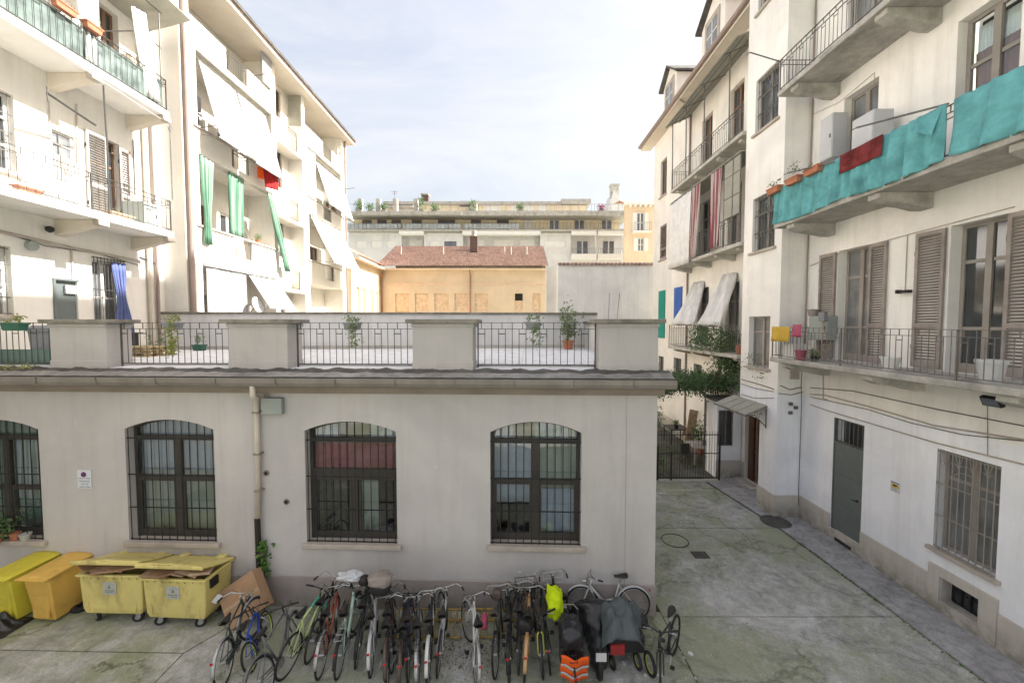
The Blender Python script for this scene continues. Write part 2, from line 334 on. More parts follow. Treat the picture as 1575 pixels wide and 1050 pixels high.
M['glassd'] = mat('dark_pane', (0.045,0.05,0.055), 0.07, var=0.3, vs=0.7, spec=0.9)
M['glassl'] = mat('curtained_pane', (0.17,0.175,0.18), 0.12, var=0.3, vs=1.6, ds=(6,6,0.3), dirt=(0.34,0.34,0.33), damt=0.5, dsc=2, spec=0.7)
M['railpane'] = mat('misty_railing_pane', (0.33,0.35,0.35), 0.4, var=0.25); M['glassfar'] = mat('far_pane', (0.12,0.13,0.16), 0.15, var=0.4, vs=0.6, spec=0.8)
def leafmat(name, col, var=0.45):
    m, t, b = _mat(name)
    oi = N(t, 'ShaderNodeNewGeometry')
    c = mixc(t, oi.outputs['Random Per Island'], [x*(1-var) for x in col], [x*(1+var) for x in col])
    L_(t, c, b.inputs['Base Color']); b.inputs['Roughness'].default_value = 0.6; b.inputs['Specular IOR Level'].default_value = 0.25
    tr = N(t, 'ShaderNodeBsdfTranslucent'); L_(t, c, tr.inputs[0]); ms = N(t, 'ShaderNodeMixShader'); ms.inputs[0].default_value = 0.3
    L_(t, b.outputs[0], ms.inputs[1]); L_(t, tr.outputs[0], ms.inputs[2]); L_(t, ms.outputs[0], t.nodes['Material Output'].inputs[0])
    return m
M['leaf'] = leafmat('vine_leaf', (0.12,0.19,0.085)); M['leafb'] = leafmat('bright_leaf', (0.10,0.22,0.045)); M['leafg'] = leafmat('grey_green_leaf', (0.21,0.26,0.14))
M['leafy'] = leafmat('yellow_green_leaf', (0.28,0.30,0.10)); M['flower'] = leafmat('purple_flower', (0.22,0.06,0.10)); M['stem'] = mat('brown_stem', (0.10,0.07,0.045), 0.9)

# ---------------------------------------------------------------- facade helpers (local frame: x along the wall, y into it, z up)
def wall(name, W, x0, x1, z0, z1, holes, th, m, parent):
    xs = sorted({x0, x1, *[h[0] for h in holes], *[h[1] for h in holes]}); zs = sorted({z0, z1, *[h[2] for h in holes], *[h[3] for h in holes]})
    xs = [x for x in xs if x0 <= x <= x1]; zs = [z for z in zs if z0 <= z <= z1]
    def solid(i, j):
        if i < 0 or j < 0 or i >= len(xs)-1 or j >= len(zs)-1: return False
        cx = (xs[i]+xs[i+1])/2; cz = (zs[j]+zs[j+1])/2
        return not any(h[0] < cx < h[1] and h[2] < cz < h[3] for h in holes)
    b = MB()
    for i in range(len(xs)-1):
        for j in range(len(zs)-1):
            if not solid(i, j): continue
            a, c, d, e = xs[i], xs[i+1], zs[j], zs[j+1]
            b.quad((a,0,d),(c,0,d),(c,0,e),(a,0,e)); b.quad((a,th,d),(a,th,e),(c,th,e),(c,th,d))
            if not solid(i-1, j): b.quad((a,th,d),(a,0,d),(a,0,e),(a,th,e))
            if not solid(i+1, j): b.quad((c,0,d),(c,th,d),(c,th,e),(c,0,e))
            if not solid(i, j-1): b.quad((a,0,d),(a,th,d),(c,th,d),(c,0,d))
            if not solid(i, j+1): b.quad((a,0,e),(c,0,e),(c,th,e),(a,th,e))
    return b.build(name, m, parent, W)
def window(W, r, parent, fm, pm, y=0.16, nx=2, trans=(), fw=0.06, sill=None, name='window', back=True, low=0.0, pane_name='pane'):
    x0, x1, z0, z1 = r; g = 0.004
    b = MB(); x0 += g; x1 -= g; z0 += g; z1 -= g
    b.box(x0, x0+fw, y, y+0.07, z0, z1); b.box(x1-fw, x1, y, y+0.07, z0, z1); b.box(x0+fw, x1-fw, y, y+0.07, z1-fw, z1); b.box(x0+fw, x1-fw, y, y+0.07, z0, z0+fw+low)
    cw = (x1-x0)/nx
    for k in range(1, nx): b.box(x0+k*cw-fw*0.8, x0+k*cw+fw*0.8, y-0.01, y+0.06, z0+fw+low, z1-fw)
    for tz in trans:
        zz = z0 + (z1-z0)*tz
        for k in range(nx): b.box(x0+k*cw+fw, x0+(k+1)*cw-fw, y+0.008, y+0.055, zz-fw/2, zz+fw/2)
    o = b.build(name, fm, parent, W)
    zsplit = [z0+fw+low] + [z0+(z1-z0)*tz for tz in trans] + [z1-fw]
    for k in range(nx):
        for a, c in zip(zsplit, zsplit[1:]):
            MB().box(x0+k*cw+fw*0.9, x0+(k+1)*cw-fw*0.9, y+0.03, y+0.038, a+0.004, c-0.004).build(pane_name, pm, o, W)
    if back: MB().box(x0, x1, y+0.3, y+0.32, z0, z1).build('room_backing', M['dark'], o, W)
    if sill: MB().box(x0-0.1, x1+0.1, -0.09, 0.05, z0-0.08, z0+0.002).build('sill', sill, parent, W, bevel=0.008)
    return o
def grille(W, r, parent, m, nx, nz, y=0.05, rad=0.009, curls=False, name='grille'):
    x0, x1, z0, z1 = r; b = MB()
    for k in range(nz):
        z = z0 + 0.03 + (z1-z0-0.06)*k/(nz-1); b.box(x0, x1, y-0.006, y+0.006, z-0.014, z+0.014)
    o = b.build(name, m, parent, W)
    for k in range(nx):
        x = x0 + (x1-x0)*(k+0.5)/nx; bar('bar', o, m, W @ Vector((x, y-0.012, z0)), W @ Vector((x, y-0.012, z1)), rad)
    if curls:
        for k in range(nx - 1):
            cx = x0 + (x1-x0)*(k+1)/nx
            for cz in [z0 + (z1-z0)*q for q in (0.3, 0.72)]:
                rr = (x1-x0)/nx*0.42
                MB().tube([(cx+rr*math.cos(a*math.pi/5), y-0.02, cz+rr*1.3*math.sin(a*math.pi/5)) for a in range(10)], 0.008, 5, True).build('scroll', m, o, W)
    return o
def railing(W, x0, x1, y, z0, h, parent, m, sp=0.12, ends=None, pattern=True, rad=0.008, name='railing', posts=2.4, second=0.86):
    """straight run of railing; second rail below the top one, short H links in every third gap"""
    b = MB(); L = x1-x0
    b.box(x0, x1, y-0.018, y+0.018, z0+h-0.012, z0+h); b.box(x0, x1, y-0.012, y+0.012, z0+h*second-0.012, z0+h*second); b.box(x0, x1, y-0.012, y+0.012, z0+0.06, z0+0.08)
    npst = max(1, round(L/posts))
    for k in range(npst+1):
        x = x0 + L*k/npst; b.box(x-0.014, x+0.014, y-0.014, y+0.014, z0, z0+h)
    n = max(2, round(L/sp))
    if pattern:
        for k in range(0, n, 3):
            xa = x0+L*k/n; xb = x0+L*(k+1)/n; b.box(xa, xb, y-0.006, y+0.006, z0+h*0.74, z0+h*0.76)
            xm = (xa+xb)/2; b.box(xm-0.007, xm+0.007, y-0.006, y+0.006, z0+h*second, z0+h)
    o = b.build(name, m, parent, W)
    for k in range(n):
        x = x0 + L*k/n; top = z0+h if (k % 3 == 2 or not pattern) else z0+h*second
        bar('bar', o, m, W @ Vector((x, y, z0+0.07)), W @ Vector((x, y, top)), rad, 5)
    if ends:
        for xe in ends[1]:
            e = MB().box(xe-0.012, xe+0.012, y, ends[0], z0+h-0.012, z0+h).box(xe-0.012, xe+0.012, y, ends[0], z0+h*second-0.012, z0+h*second).box(xe-0.012, xe+0.012, y, ends[0], z0+0.06, z0+0.08).build('railing', m, parent, W)
            q = int(abs(ends[0]-y)/sp)
            for k in range(1, q+1):
                yy = y + (ends[0]-y)*k/(q+1); bar('bar', e, m, W @ Vector((xe, yy, z0+0.07)), W @ Vector((xe, yy, z0+h)), rad, 5)
    return o
def corbel(W, x, y_wall, y_out, ztop, parent, m, w=0.24, h=0.34, curved=False, name='bracket'):
    L = y_out - y_wall
    if curved:
        pr = [(0,0),(0.98,0),(0.98,-0.35),(0.8,-0.62),(0.45,-0.78),(0.2,-1.0),(0,-1.0)]
    else: pr = [(0,0),(0.9,0),(0.9,-0.36),(0,-1.0)]
    b = MB(); n = len(pr)
    vs = [(x-w/2, y_wall+p*L, ztop+q*h) for p, q in pr] + [(x+w/2, y_wall+p*L, ztop+q*h) for p, q in pr]
    b.add(vs, [tuple(range(n)), tuple(reversed(range(n, 2*n)))] + [(i, i+n, (i+1)%n+n, (i+1)%n) for i in range(n)])
    return b.build(name, m, parent, W, bevel=0.01)
def add_uv(o, nu, nv):
    """u along the width, v along the drop, for the woven stripes"""
    me = o.data; uv = me.uv_layers.new(name='UVMap'); w = nu+1
    for l in me.loops: uv.data[l.index].uv = ((l.vertex_index % w)/nu, (l.vertex_index // w)/nv)
def drape(name, W, tl, tr, bl, br, m, folds=4, amp=0.05, n=(28, 10), parent=None, pinch=None, sag=0.0, **tags):
    tl, tr, bl, br = map(Vector, (tl, tr, bl, br)); nrm = (tr-tl).cross(bl-tl).normalized(); ph = random.random()*6
    def fn(u, v):
        uu = u
        if pinch: k = 1 - pinch[1]*math.exp(-((v-pinch[0])/0.22)**2); uu = 0.5 + (u-0.5)*k
        a = tl.lerp(tr, uu); b_ = bl.lerp(br, uu); p = a.lerp(b_, v)
        p = p + nrm*(amp*math.sin(u*folds*6.283+ph+0.6*math.sin(v*4+ph))*(0.35+0.65*v) + amp*0.5*math.sin(u*folds*2.3*6.283+v*3))
        p.z -= sag*math.sin(u*math.pi)*v; return p
    b = MB(); b.grid(fn, *n); o = b.build(name, m, parent, W, smooth=True, **tags)
    add_uv(o, *n); s = o.modifiers.new('solid', 'SOLIDIFY'); s.thickness = 0.012
    return o
def leaves(name, pts, m, size, per, spread, parent=None, M_=I4, seed=1, **tags):
    rnd = random.Random(seed); b = MB()
    for p in pts:
        for _ in range(per):
            c = Vector(p) + Vector((rnd.gauss(0,1), rnd.gauss(0,1), rnd.gauss(0,1)))*spread
            a = Vector((rnd.uniform(-1,1), rnd.uniform(-1,1), rnd.uniform(-1,1))).normalized(); q = a.orthogonal().normalized(); s = size*rnd.uniform(0.6,1.3)
            w = a.cross(q)*0.15*s
            b.add([c-q*s*0.5, c+a*s*0.33+w, c+q*s*0.6, c-a*s*0.33+w], [(0,1,2,3)])
    return b.build(name, m, parent, M_, **tags)

# ---------------------------------------------------------------- ground
def ground_mat(name, base, moss, pale, mossamt=1.0, paleamt=1.0, crack=1.0, cscale=0.55, stain=0.6):
    m, t, b = _mat(name)
    P = pos(t)
    n1 = noise(t, P, 0.42, 8, 0.66, 0.5); n2 = noise(t, P, 1.35, 9, 0.72, 0.4); n3 = noise(t, P, 9, 6, 0.7); n4 = noise(t, P, 45, 4, 0.7)
    c = mixc(t, ramp(t, n2, 0.3, 0.72), [x*0.62 for x in base], [x*1.2 for x in base])
    c = mixc(t, 1.0, c, mixc(t, ramp(t, noise(t, P, 4.2, 8, 0.75, 0.6), 0.36, 0.62), (0.66,0.66,0.64), (1.2,1.2,1.2)), 'MULTIPLY')
    # pale worn skin
    c = mixc(t, ramp(t, noise(t, pos(t, (0.9,1.3,1)), 0.7, 10, 0.72, 0.8), 0.46, 0.66, 0, 0.75*paleamt), c, pale)
    # moss where noise is high, broken up by fine noise
    a = N(t, 'ShaderNodeMath', operation='MULTIPLY_ADD'); L_(t, n3, a.inputs[0]); a.inputs[1].default_value = 0.35; L_(t, n1, a.inputs[2])
    c = mixc(t, ramp(t, a.outputs[0], 0.58, 0.76, 0, 0.9*mossamt), c, moss)
    a2 = N(t, 'ShaderNodeMath', operation='MULTIPLY_ADD'); L_(t, n4, a2.inputs[0]); a2.inputs[1].default_value = 0.3; L_(t, n2, a2.inputs[2])
    c = mixc(t, ramp(t, a2.outputs[0], 0.70, 0.86, 0, 0.7*mossamt), c, [x*0.5 for x in moss])
    # dark damp stains
    c = mixc(t, ramp(t, noise(t, pos(t), 0.75, 8, 0.75, 1.2), 0.54, 0.66, 0, stain), c, [x*0.28 for x in base])
    # crack lines
    w = N(t, 'ShaderNodeMix', data_type='VECTOR'); w.inputs[0].default_value = 0.5; L_(t, P, w.inputs[4])
    nn = N(t, 'ShaderNodeTexNoise', Scale=1.5, Detail=6.0, Roughness=0.7); L_(t, P, nn.inputs['Vector']); L_(t, nn.outputs['Color'], w.inputs[5])
    vo = N(t, 'ShaderNodeTexVoronoi', feature='DISTANCE_TO_EDGE', Scale=cscale*2); L_(t, w.outputs[1], vo.inputs['Vector'])
    k = N(t, 'ShaderNodeMath', operation='MULTIPLY'); L_(t, ramp(t, vo.outputs['Distance'], 0.004, 0.022, 1, 0), k.inputs[0]); L_(t, ramp(t, n1, 0.46, 0.54), k.inputs[1])
    k2 = N(t, 'ShaderNodeMath', operation='MULTIPLY'); L_(t, k.outputs[0], k2.inputs[0]); k2.inputs[1].default_value = 0.55*crack
    c = mixc(t, k2.outputs[0], c, (0.035,0.035,0.02))
    c = mixc(t, ramp(t, n4, 0.52, 0.68, 0, 0.55), c, [x*0.4 for x in base])
    c = mixc(t, ramp(t, noise(t, P, 17, 6, 0.75), 0.56, 0.7, 0, 0.45), c, [x*0.45 for x in moss])
    c = mixc(t, ramp(t, noise(t, pos(t), 22, 6, 0.7), 0.6, 0.68, 0, 0.45), c, pale)
    L_(t, c, b.inputs['Base Color']); b.inputs['Roughness'].default_value = 0.93; b.inputs['Specular IOR Level'].default_value = 0.2
    s = N(t, 'ShaderNodeMath', operation='ADD'); L_(t, n3, s.inputs[0]); L_(t, n4, s.inputs[1])
    s2 = N(t, 'ShaderNodeMath', operation='SUBTRACT'); L_(t, s.outputs[0], s2.inputs[0]); L_(t, k2.outputs[0], s2.inputs[1])
    bn = N(t, 'ShaderNodeBump'); bn.inputs['Strength'].default_value = 0.9; bn.inputs['Distance'].default_value = 0.035; L_(t, s2.outputs[0], bn.inputs['Height']); L_(t, bn.outputs[0], b.inputs['Normal'])
    return m
M['gnd'] = ground_mat('mossy_concrete', (0.58,0.575,0.56), (0.35,0.375,0.235), (0.76,0.76,0.74), 0.9, 0.85, 0.7)
M['gnd2'] = ground_mat('pale_mossy_concrete', (0.54,0.535,0.51), (0.32,0.36,0.19), (0.74,0.74,0.71), 0.95, 1.1)
M['gnd3'] = ground_mat('shaded_back_concrete', (0.17,0.165,0.155), (0.10,0.11,0.06), (0.27,0.265,0.25), 0.8, 0.7)  # alley concrete, with the vine's shade darkened into its colour
M['asph'] = ground_mat('grey_asphalt', (0.50,0.49,0.51), (0.30,0.31,0.26), (0.54,0.53,0.54), 0.12, 0.7, 0.4, stain=0.25)
M['earth'] = mat('joint_earth', (0.05,0.05,0.028), 0.95, var=0.3, vs=12)
gr = structure(MB().box(-400,400,-400,400,-0.6,-0.03).build('ground', M['gnd2']))
yard = structure(MB().box(-15,9.1,-3,27,-0.029,-0.014).build('courtyard_ground', M['earth']))
P1 = (-6.2, 7.22)
def inset(poly, d=0.012):
    cx = sum(p[0] for p in poly)/len(poly); cy = sum(p[1] for p in poly)/len(poly)
    return [(p[0] - d*(1 if p[0] > cx else -1), p[1] - d*(1 if p[1] > cy else -1)) for p in poly]
for poly, mk in (([(-15,7.4), P1, (-5.4,8.6), (-15,9.0)], 'gnd2'), ([(-15,-3), (-5.95,-3), P1, (-15,7.4)], 'gnd2'),
                 ([(-5.95,-3), (3.3,-3), (3.2,8.3), (-5.4,8.6), P1], 'gnd'), ([(3.3,-3), (8.2,-3), (8.2,8.15), (3.2,8.15)], 'gnd'),
                 ([(3.2,8.15), (8.2,8.15), (8.1,11.8), (4.0,11.8), (3.2,9.6)], 'gnd'), ([(4.0,11.8), (8.1,11.8), (7.6,15.4), (4.9,15.4)], 'gnd'),
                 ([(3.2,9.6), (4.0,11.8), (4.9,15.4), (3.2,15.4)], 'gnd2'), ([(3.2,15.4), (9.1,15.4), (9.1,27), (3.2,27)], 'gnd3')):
    MB().prismz(inset(poly), -0.013, 0.0).build('concrete_slab', M[mk], yard)
pav = structure(MB().box(8.21,9.2,-3,-2.99,-0.01,0.0).build('pavement', M['asph']))
for poly in ([(8.2,-3),(9.22,-3),(9.22,8.7),(8.2,8.7)], [(8.2,8.7),(9.22,8.7),(9.22,11.9),(8.12,11.9)], [(8.12,11.9),(9.22,11.9),(9.22,12.5),(8.42,12.5),(8.42,13.36),(9.22,13.36),(9.22,15.7),(7.62,15.7)]):
    MB().prismz([(x + (0.012 if x < 9 else 0), y + (0.008 if y < 8 or y in (8.7,11.9) and 0 else 0)) for x, y in inset(poly, 0.006)], -0.012, 0.03).build('pavement_slab', M['asph'], pav)
def flat_disc(c, r, z0, z1, name, m, parent=None, n=20, **tags):
    b = MB().lathe([(r, 0), (r, z1-z0)], n, (c[0], c[1], z0)); return b.build(name, m, parent, **tags)
g = gnd(1038,831); o = flat_disc(g, 0.32, 0.001, 0.008, 'manhole_cover', M['gnd']); tag(o, 'round manhole cover let into the concrete near the annex corner', 'manhole cover')
MB().tube([(g.x+0.36*math.cos(a*math.pi/12), g.y+0.36*math.sin(a*math.pi/12), 0.004) for a in range(24)], 0.012, 5, True).build('rim', M['iron'], o)
g = gnd(1077,853); o = MB().box(g.x-0.2,g.x+0.2,g.y-0.16,g.y+0.16,0.001,0.007).build('drain_cover', M['iron']); tag(o, 'small square iron drain cover in the mossy concrete', 'drain cover')
for k in range(5): MB().box(g.x-0.17,g.x+0.17,g.y-0.13+k*0.06,g.y-0.105+k*0.06,0.007,0.012).build('slat', M['irong'], o)
g = gnd(1193,803); o = flat_disc(g, 0.42, 0.031, 0.038, 'drain_cover', M['slate']); tag(o, 'large round dark cover set in the pavement by the stair tower', 'drain cover')

# ---------------------------------------------------------------- annex
WA = T((0, 8.3, 0)) @ RZ(-math.atan(0.038))
annex = thing('annex_building', 'low beige annex with arched barred windows and a walled roof terrace', 'building', WA @ Vector((-5,0,0)))
AX1 = loc(WA, 1010, 700)[0]; AX0 = -14.5; AZ = 4.95
def arch_rect(pl, pr, pm, top, spring, bot):
    x0 = loc(WA, pl, pm)[0]; x1 = loc(WA, pr, pm)[0]; c = (pl+pr)/2
    return x0, x1, loc(WA, c, bot)[1], loc(WA, c, spring)[1], loc(WA, c, top)[1]
ARCH = [arch_rect(195,331,740,645,660,832), arch_rect(470,610,740,648,663,835), arch_rect(754,894,740,648.5,665,838)]
xr = loc(WA, 63, 740)[0]; ARCH.append((xr-2.1, xr, loc(WA, 50, 830)[1], loc(WA, 50, 660)[1], loc(WA, 0, 645)[1]))
ARCH.sort()
def arcz(a, x):
    x0, x1, zb, zs, zt = a; w = (x1-x0)/2; s = zt-zs; Rr = (w*w+s*s)/(2*s); cx = (x0+x1)/2; return zt - Rr + math.sqrt(max(0, Rr*Rr-(x-cx)**2))
th = 0.32; b = MB(); edges = [AX0]
for a in ARCH: edges += [a[0], a[1]]
edges.append(AX1)
def vq(xa, xb, za0, za1, zb0, zb1):
    b.quad((xa,0,za0),(xb,0,zb0),(xb,0,zb1),(xa,0,za1)); b.quad((xa,th,za0),(xa,th,za1),(xb,th,zb1),(xb,th,zb0))
for i in range(0, len(edges), 2): vq(edges[i], edges[i+1], 0, AZ, 0, AZ)
for a in ARCH:
    x0, x1, zb, zs, zt = a; n = 18; vq(x0, x1, 0, zb, 0, zb); b.quad((x0,0,zb),(x0,th,zb),(x1,th,zb),(x1,0,zb))
    b.quad((x0,th,zb),(x0,0,zb),(x0,0,zs),(x0,th,zs)); b.quad((x1,0,zb),(x1,th,zb),(x1,th,zs),(x1,0,zs))
    for k in range(n):
        xa = x0+(x1-x0)*k/n; xb = x0+(x1-x0)*(k+1)/n; za = arcz(a, xa); zb_ = arcz(a, xb)
        vq(xa, xb, za, AZ, zb_, AZ); b.quad((xa,0,za),(xa,th,za),(xb,th,zb_),(xb,0,zb_))
b.build('wall', M['annex'], annex, WA)
YB = 7.35
MB().box(AX1-0.3, AX1, th+0.002, YB, 0, AZ).box(AX0, AX0+0.3, th+0.002, YB, 0, AZ).box(AX0+0.3, AX1-0.3, YB-0.3, YB, 0, AZ).build('wall', M['annex'], annex, WA)
MB().box(AX0+0.3, AX1-0.3, th+0.002, YB-0.3, 0.01, 0.03).build('floor', M['dark'], annex, WA)
MB().box(AX0, AX1, 0.0, YB, AZ+0.002, 5.2).build('roof_slab', M['pillar'], annex, WA)
zp = loc(WA, 700, 891)[1]; segs = [(AX0, ARCH[0][0]-0.02)] if ARCH[0][2] < zp else []
b = MB(); x = AX0
b.box(AX0, AX1+0.03, -0.035, 0.0-0.001, 0, zp); b.box(AX1+0.001, AX1+0.03, 0, YB, 0, zp); b.build('plinth', M['annex_plinth'], annex, WA, bevel=0.008)
for a in ARCH: MB().box(a[0]-0.07, a[1]+0.1, -0.09, 0.2, a[2]-0.1, a[2]+0.004).build('sill', M['sill'], annex, WA, bevel=0.01)
# faint vertical joint near the right corner
MB().box(loc(WA,963,700)[0]-0.004, loc(WA,963,700)[0]+0.004, -0.004, -0.001, zp, AZ-0.2).build('wall_joint', M['annex_plinth'], annex, WA)
def annex_window(a, mid, curt):
    """arched window: iron-dark frame, panes, curtains behind and a barred grille in front"""
    x0, x1, zb, zs, zt = a; y = 0.2; fr = MB(); zt1 = zs - 0.19; cx = (x0+x1)/2
    fr.box(x0, x0+0.07, y, y+0.08, zb, zs); fr.box(x1-0.07, x1, y, y+0.08, zb, zs); fr.box(x0+0.07, x1-0.07, y, y+0.08, zb+0.01, zb+0.16)
    fr.box(x0+0.07, x1-0.07, y-0.015, y+0.07, zt1-0.1, zt1)
    n = 14
    for k in range(n):
        xa = x0+(x1-x0)*k/n; xb = x0+(x1-x0)*(k+1)/n; za = arcz(a, xa); zc = arcz(a, xb)
        fr.prism([(xa,za-0.06),(xb,zc-0.06),(xb,zc),(xa,za)], y, y+0.08)
    zm = zb + (zt1-0.1-zb)*mid[0]
    if mid[1] == 'full': fr.box(cx-0.075, cx+0.075, y-0.01, y+0.07, zb+0.16, zt1-0.1)
    else: fr.box(cx-0.06, cx+0.06, y-0.01, y+0.07, zb+0.16, zm-0.02)
    if mid[1] == 'full': fr.box(x0+0.07, cx-0.076, y, y+0.06, zm-0.05, zm+0.05).box(cx+0.076, x1-0.07, y, y+0.06, zm-0.05, zm+0.05)
    else: fr.box(x0+0.07, x1-0.07, y-0.005, y+0.06, zm-0.02, zm+0.22)
    for s in (-1, 1):      # inner sash edges
        xs0 = x0+0.07 if s < 0 else cx+0.077; xs1 = cx-0.077 if s < 0 else x1-0.07
        fr.box(xs0, xs0+0.05, y+0.01, y+0.065, zb+0.16, zm-0.05).box(xs1-0.05, xs1, y+0.01, y+0.065, zb+0.16, zm-0.05)
    w = fr.build('window', M['frame'], annex, WA)
    MB().prism([(x0+0.03,zt1)] + [(x1-0.03,zt1)] + [(x1-(x1-x0)*k/12, arcz(a, x1-(x1-x0)*k/12)-0.03) for k in range(13)][1:-1], y+0.03, y+0.036).build('pane', M['glass'], w, WA)
    MB().box(x0+0.06, cx, y+0.03, y+0.036, zb+0.1, zt1-0.05).build('pane', M['glass'], w, WA); MB().box(cx+0.002, x1-0.06, y+0.03, y+0.036, zb+0.1, zt1-0.05).build('pane', M['glass'], w, WA)
    for (u0, u1, v0, v1, m, nf) in curt:
        xa = x0+(x1-x0)*u0; xb = x0+(x1-x0)*u1; za = zb+(zt-zb)*v0; zc = zb+(zt-zb)*v1
        drape('curtain', WA, (xa,y+0.11,zc), (xb,y+0.11,zc), (xa,y+0.12,za), (xb,y+0.12,za), M[m], nf*0.6, 0.022, (int(14*nf)+8, 6), w)
    g = MB()
    for z in (zt1-0.02, zb+(zt1-zb)*0.64, zb+(zt1-zb)*0.32, zb+0.02): g.box(x0-0.03, x1-0.001, 0.03, 0.045, z-0.012, z+0.012)
    g = g.build('grille', M['iron'], annex, WA)
    for k in range(12):
        x = x0+0.05+(x1-x0-0.1)*k/11.0; bar('bar', g, M['iron'], WA @ Vector((x,0.02,zb+0.008)), WA @ Vector((x,0.02,arcz(a,x)-0.01)), 0.0095, 6)
    return w
annex_window(ARCH[1], (0.6,'full'), [(0.02,0.98,0.52,0.99,'curtainroom',9), (0.03,0.97,0.04,0.55,'curtaingreen',2)])
annex_window(ARCH[2], (0.62,'t'), [(0.02,0.32,0.8,0.99,'curtainroom',4), (0.66,0.99,0.8,0.99,'curtainroom',4), (0.03,0.98,0.56,0.81,'curtainred',6), (0.55,0.75,0.05,0.5,'curtaingreen',2), (0.03,0.4,0.05,0.5,'dark',2)])
annex_window(ARCH[3], (0.6,'full'), [(0.02,0.25,0.8,0.99,'curtainroom',3), (0.5,0.99,0.8,0.99,'curtainroom',6), (0.03,0.49,0.3,0.8,'curtainroom',2), (0.51,0.97,0.42,0.8,'curtaingreen',2), (0.51,0.97,0.04,0.42,'curtainroom',3)])
annex_window(ARCH[0], (0.5,'full'), [(0.02,0.98,0.05,0.98,'netting',8), (0.55,0.8,0.3,0.8,'curtainroom',3)])
# window sashes reflect; things on the inner sill stay unseen
# pillars, caps, kerb, railings
PIL = [(75,162), (350,441), (634,727), (922,1013)]; px = []
for l, r_ in PIL:
    x0 = loc(WA, l, 540)[0]; x1 = loc(WA, r_, 540)[0]; px.append((x0, x1))
    p = MB().box(x0, x1, 0.03, 0.6, 5.2, 6.21).build('pillar', M['pillar'], annex, WA, bevel=0.01)
    MB().box(x0-0.012, x1+0.012, 0.015, 0.612, 5.201, 5.40).build('pillar_base', M['pillar'], p, WA, bevel=0.01)
    MB().box(x0-0.025, x1+0.025, 0.0, 0.63, 6.13, 6.208).build('moulding', M['pillar'], p, WA, bevel=0.01)
    MB().box(x0-0.12, x1+0.12, -0.09, 0.72, 6.212, 6.30).build('cap', M['stonecap'], p, WA, bevel=0.012)
spans = [(AX0, px[0][0]), (px[0][1], px[1][0]), (px[1][1], px[2][0]), (px[2][1], px[3][0])]
for i, (a, c) in enumerate(spans):
    MB().box(a+0.03, c-0.03, 0.05, 0.55, 5.202, 5.245).build('kerb', M['floort'], annex, WA, bevel=0.006)
    railing(WA, a+0.08, c-0.04, 0.28, 5.245, 0.985, annex, M['ironrail'], sp=0.146, rad=0.0085, posts=9, second=0.865)
# terrace floor tiles
z = 5.29; ts = 0.45; rows = 17; cols = int((AX1-AX0-0.4)/ts)
MB().box(AX0+0.1, AX1-0.05, 0.552, YB-0.05, 5.2, 5.275).build('terrace_bed', M['concrete'], annex, WA)
rest = MB(); cnt = 0
for r_ in range(rows):
    for c in range(cols):
        x0 = AX0+0.3+c*ts; y0 = 0.58+r_*ts
        if y0+ts > YB: continue
        vis = x0 > -11.5
        if vis and r_ < 9 and cnt < 290:
            cnt += 1; dz = random.uniform(-0.003, 0.003)
            shared('ftile', 'floor_tile', annex, WA @ T((x0+ts/2, y0+ts/2, 5.276+dz)) @ Matrix.Rotation(random.uniform(-.003,.003), 4, 'X'), lambda: MB().box(-ts/2+0.005, ts/2-0.005, -ts/2+0.005, ts/2-0.005, 0, 0.024), M['floort'])
        else: rest.box(x0+0.005, x0+ts-0.005, y0+0.005, y0+ts-0.005, 5.276, 5.30)
rest.build('floor_tiles', M['floort'], annex, WA, kind='stuff')
# roof edge, gutter, cornice
M['leadgrey'] = mat('lead_flashing', (0.26,0.25,0.24), 0.6, 0.2, var=0.3, vs=4, dirt=(0.09,0.085,0.08), damt=0.6, dsc=3)
def extx(b, poly, x0, x1):
    n = len(poly); vs = [(x0, y, z) for y, z in poly] + [(x1, y, z) for y, z in poly]
    return b.add(vs, [tuple(range(n)), tuple(reversed(range(n, 2*n)))] + [(i, i+n, (i+1)%n+n, (i+1)%n) for i in range(n)])
GX1 = loc(WA, 1040, 584, -0.42)[0]
b = MB()
n = 260
def fe(u, v):
    x = AX0 + (GX1-AX0)*u; y = 0.04 - 0.42*v; return (x, y, 5.225 - 0.11*v + (0.045*mnoise.noise(Vector((x*3.1, y*5, 0))) + 0.02*mnoise.noise(Vector((x*11, y*9, 0))))*(1-v*0.8) + (0.02 if v < 0.3 else 0))
b.grid(fe, n, 5, True); o = b.build('roof_edge', M['slate'], annex, WA, smooth=True); s = o.modifiers.new('s', 'SOLIDIFY'); s.thickness = 0.05; s.offset = -1
MB().grid(lambda u, v: (lambda p: (p[0], p[1]-0.006, p[2]+0.006))(fe(u, 0.42+0.6*v)), n, 3, True).build('lead_flashing', M['leadgrey'], annex, WA, smooth=True)
gp = [(-0.37,5.09),(-0.50,5.09),(-0.50,5.00),(-0.47,4.93),(-0.40,4.90),(-0.33,4.92),(-0.30,4.98),(-0.30,5.07)]
gut = extx(MB(), gp, AX0, GX1).build('gutter', M['gutter'], annex, WA, bevel=0.004)
for k in range(12):
    x = loc(WA, 55+92*k, 584, -0.5)[0]
    if x < GX1: MB().box(x-0.012, x+0.012, -0.515, -0.501, 4.97, 5.10).box(x-0.012, x+0.05, -0.513, -0.502, 4.96, 4.975).build('gutter_bracket', M['irong'], gut, WA)
extx(MB(), [(-0.001,4.72),(-0.001,AZ),(-0.28,AZ),(-0.28,4.93),(-0.10,4.86),(-0.07,4.80),(-0.07,4.72)], AX0, AX1+0.12).build('cornice', M['gutterd'], annex, WA)
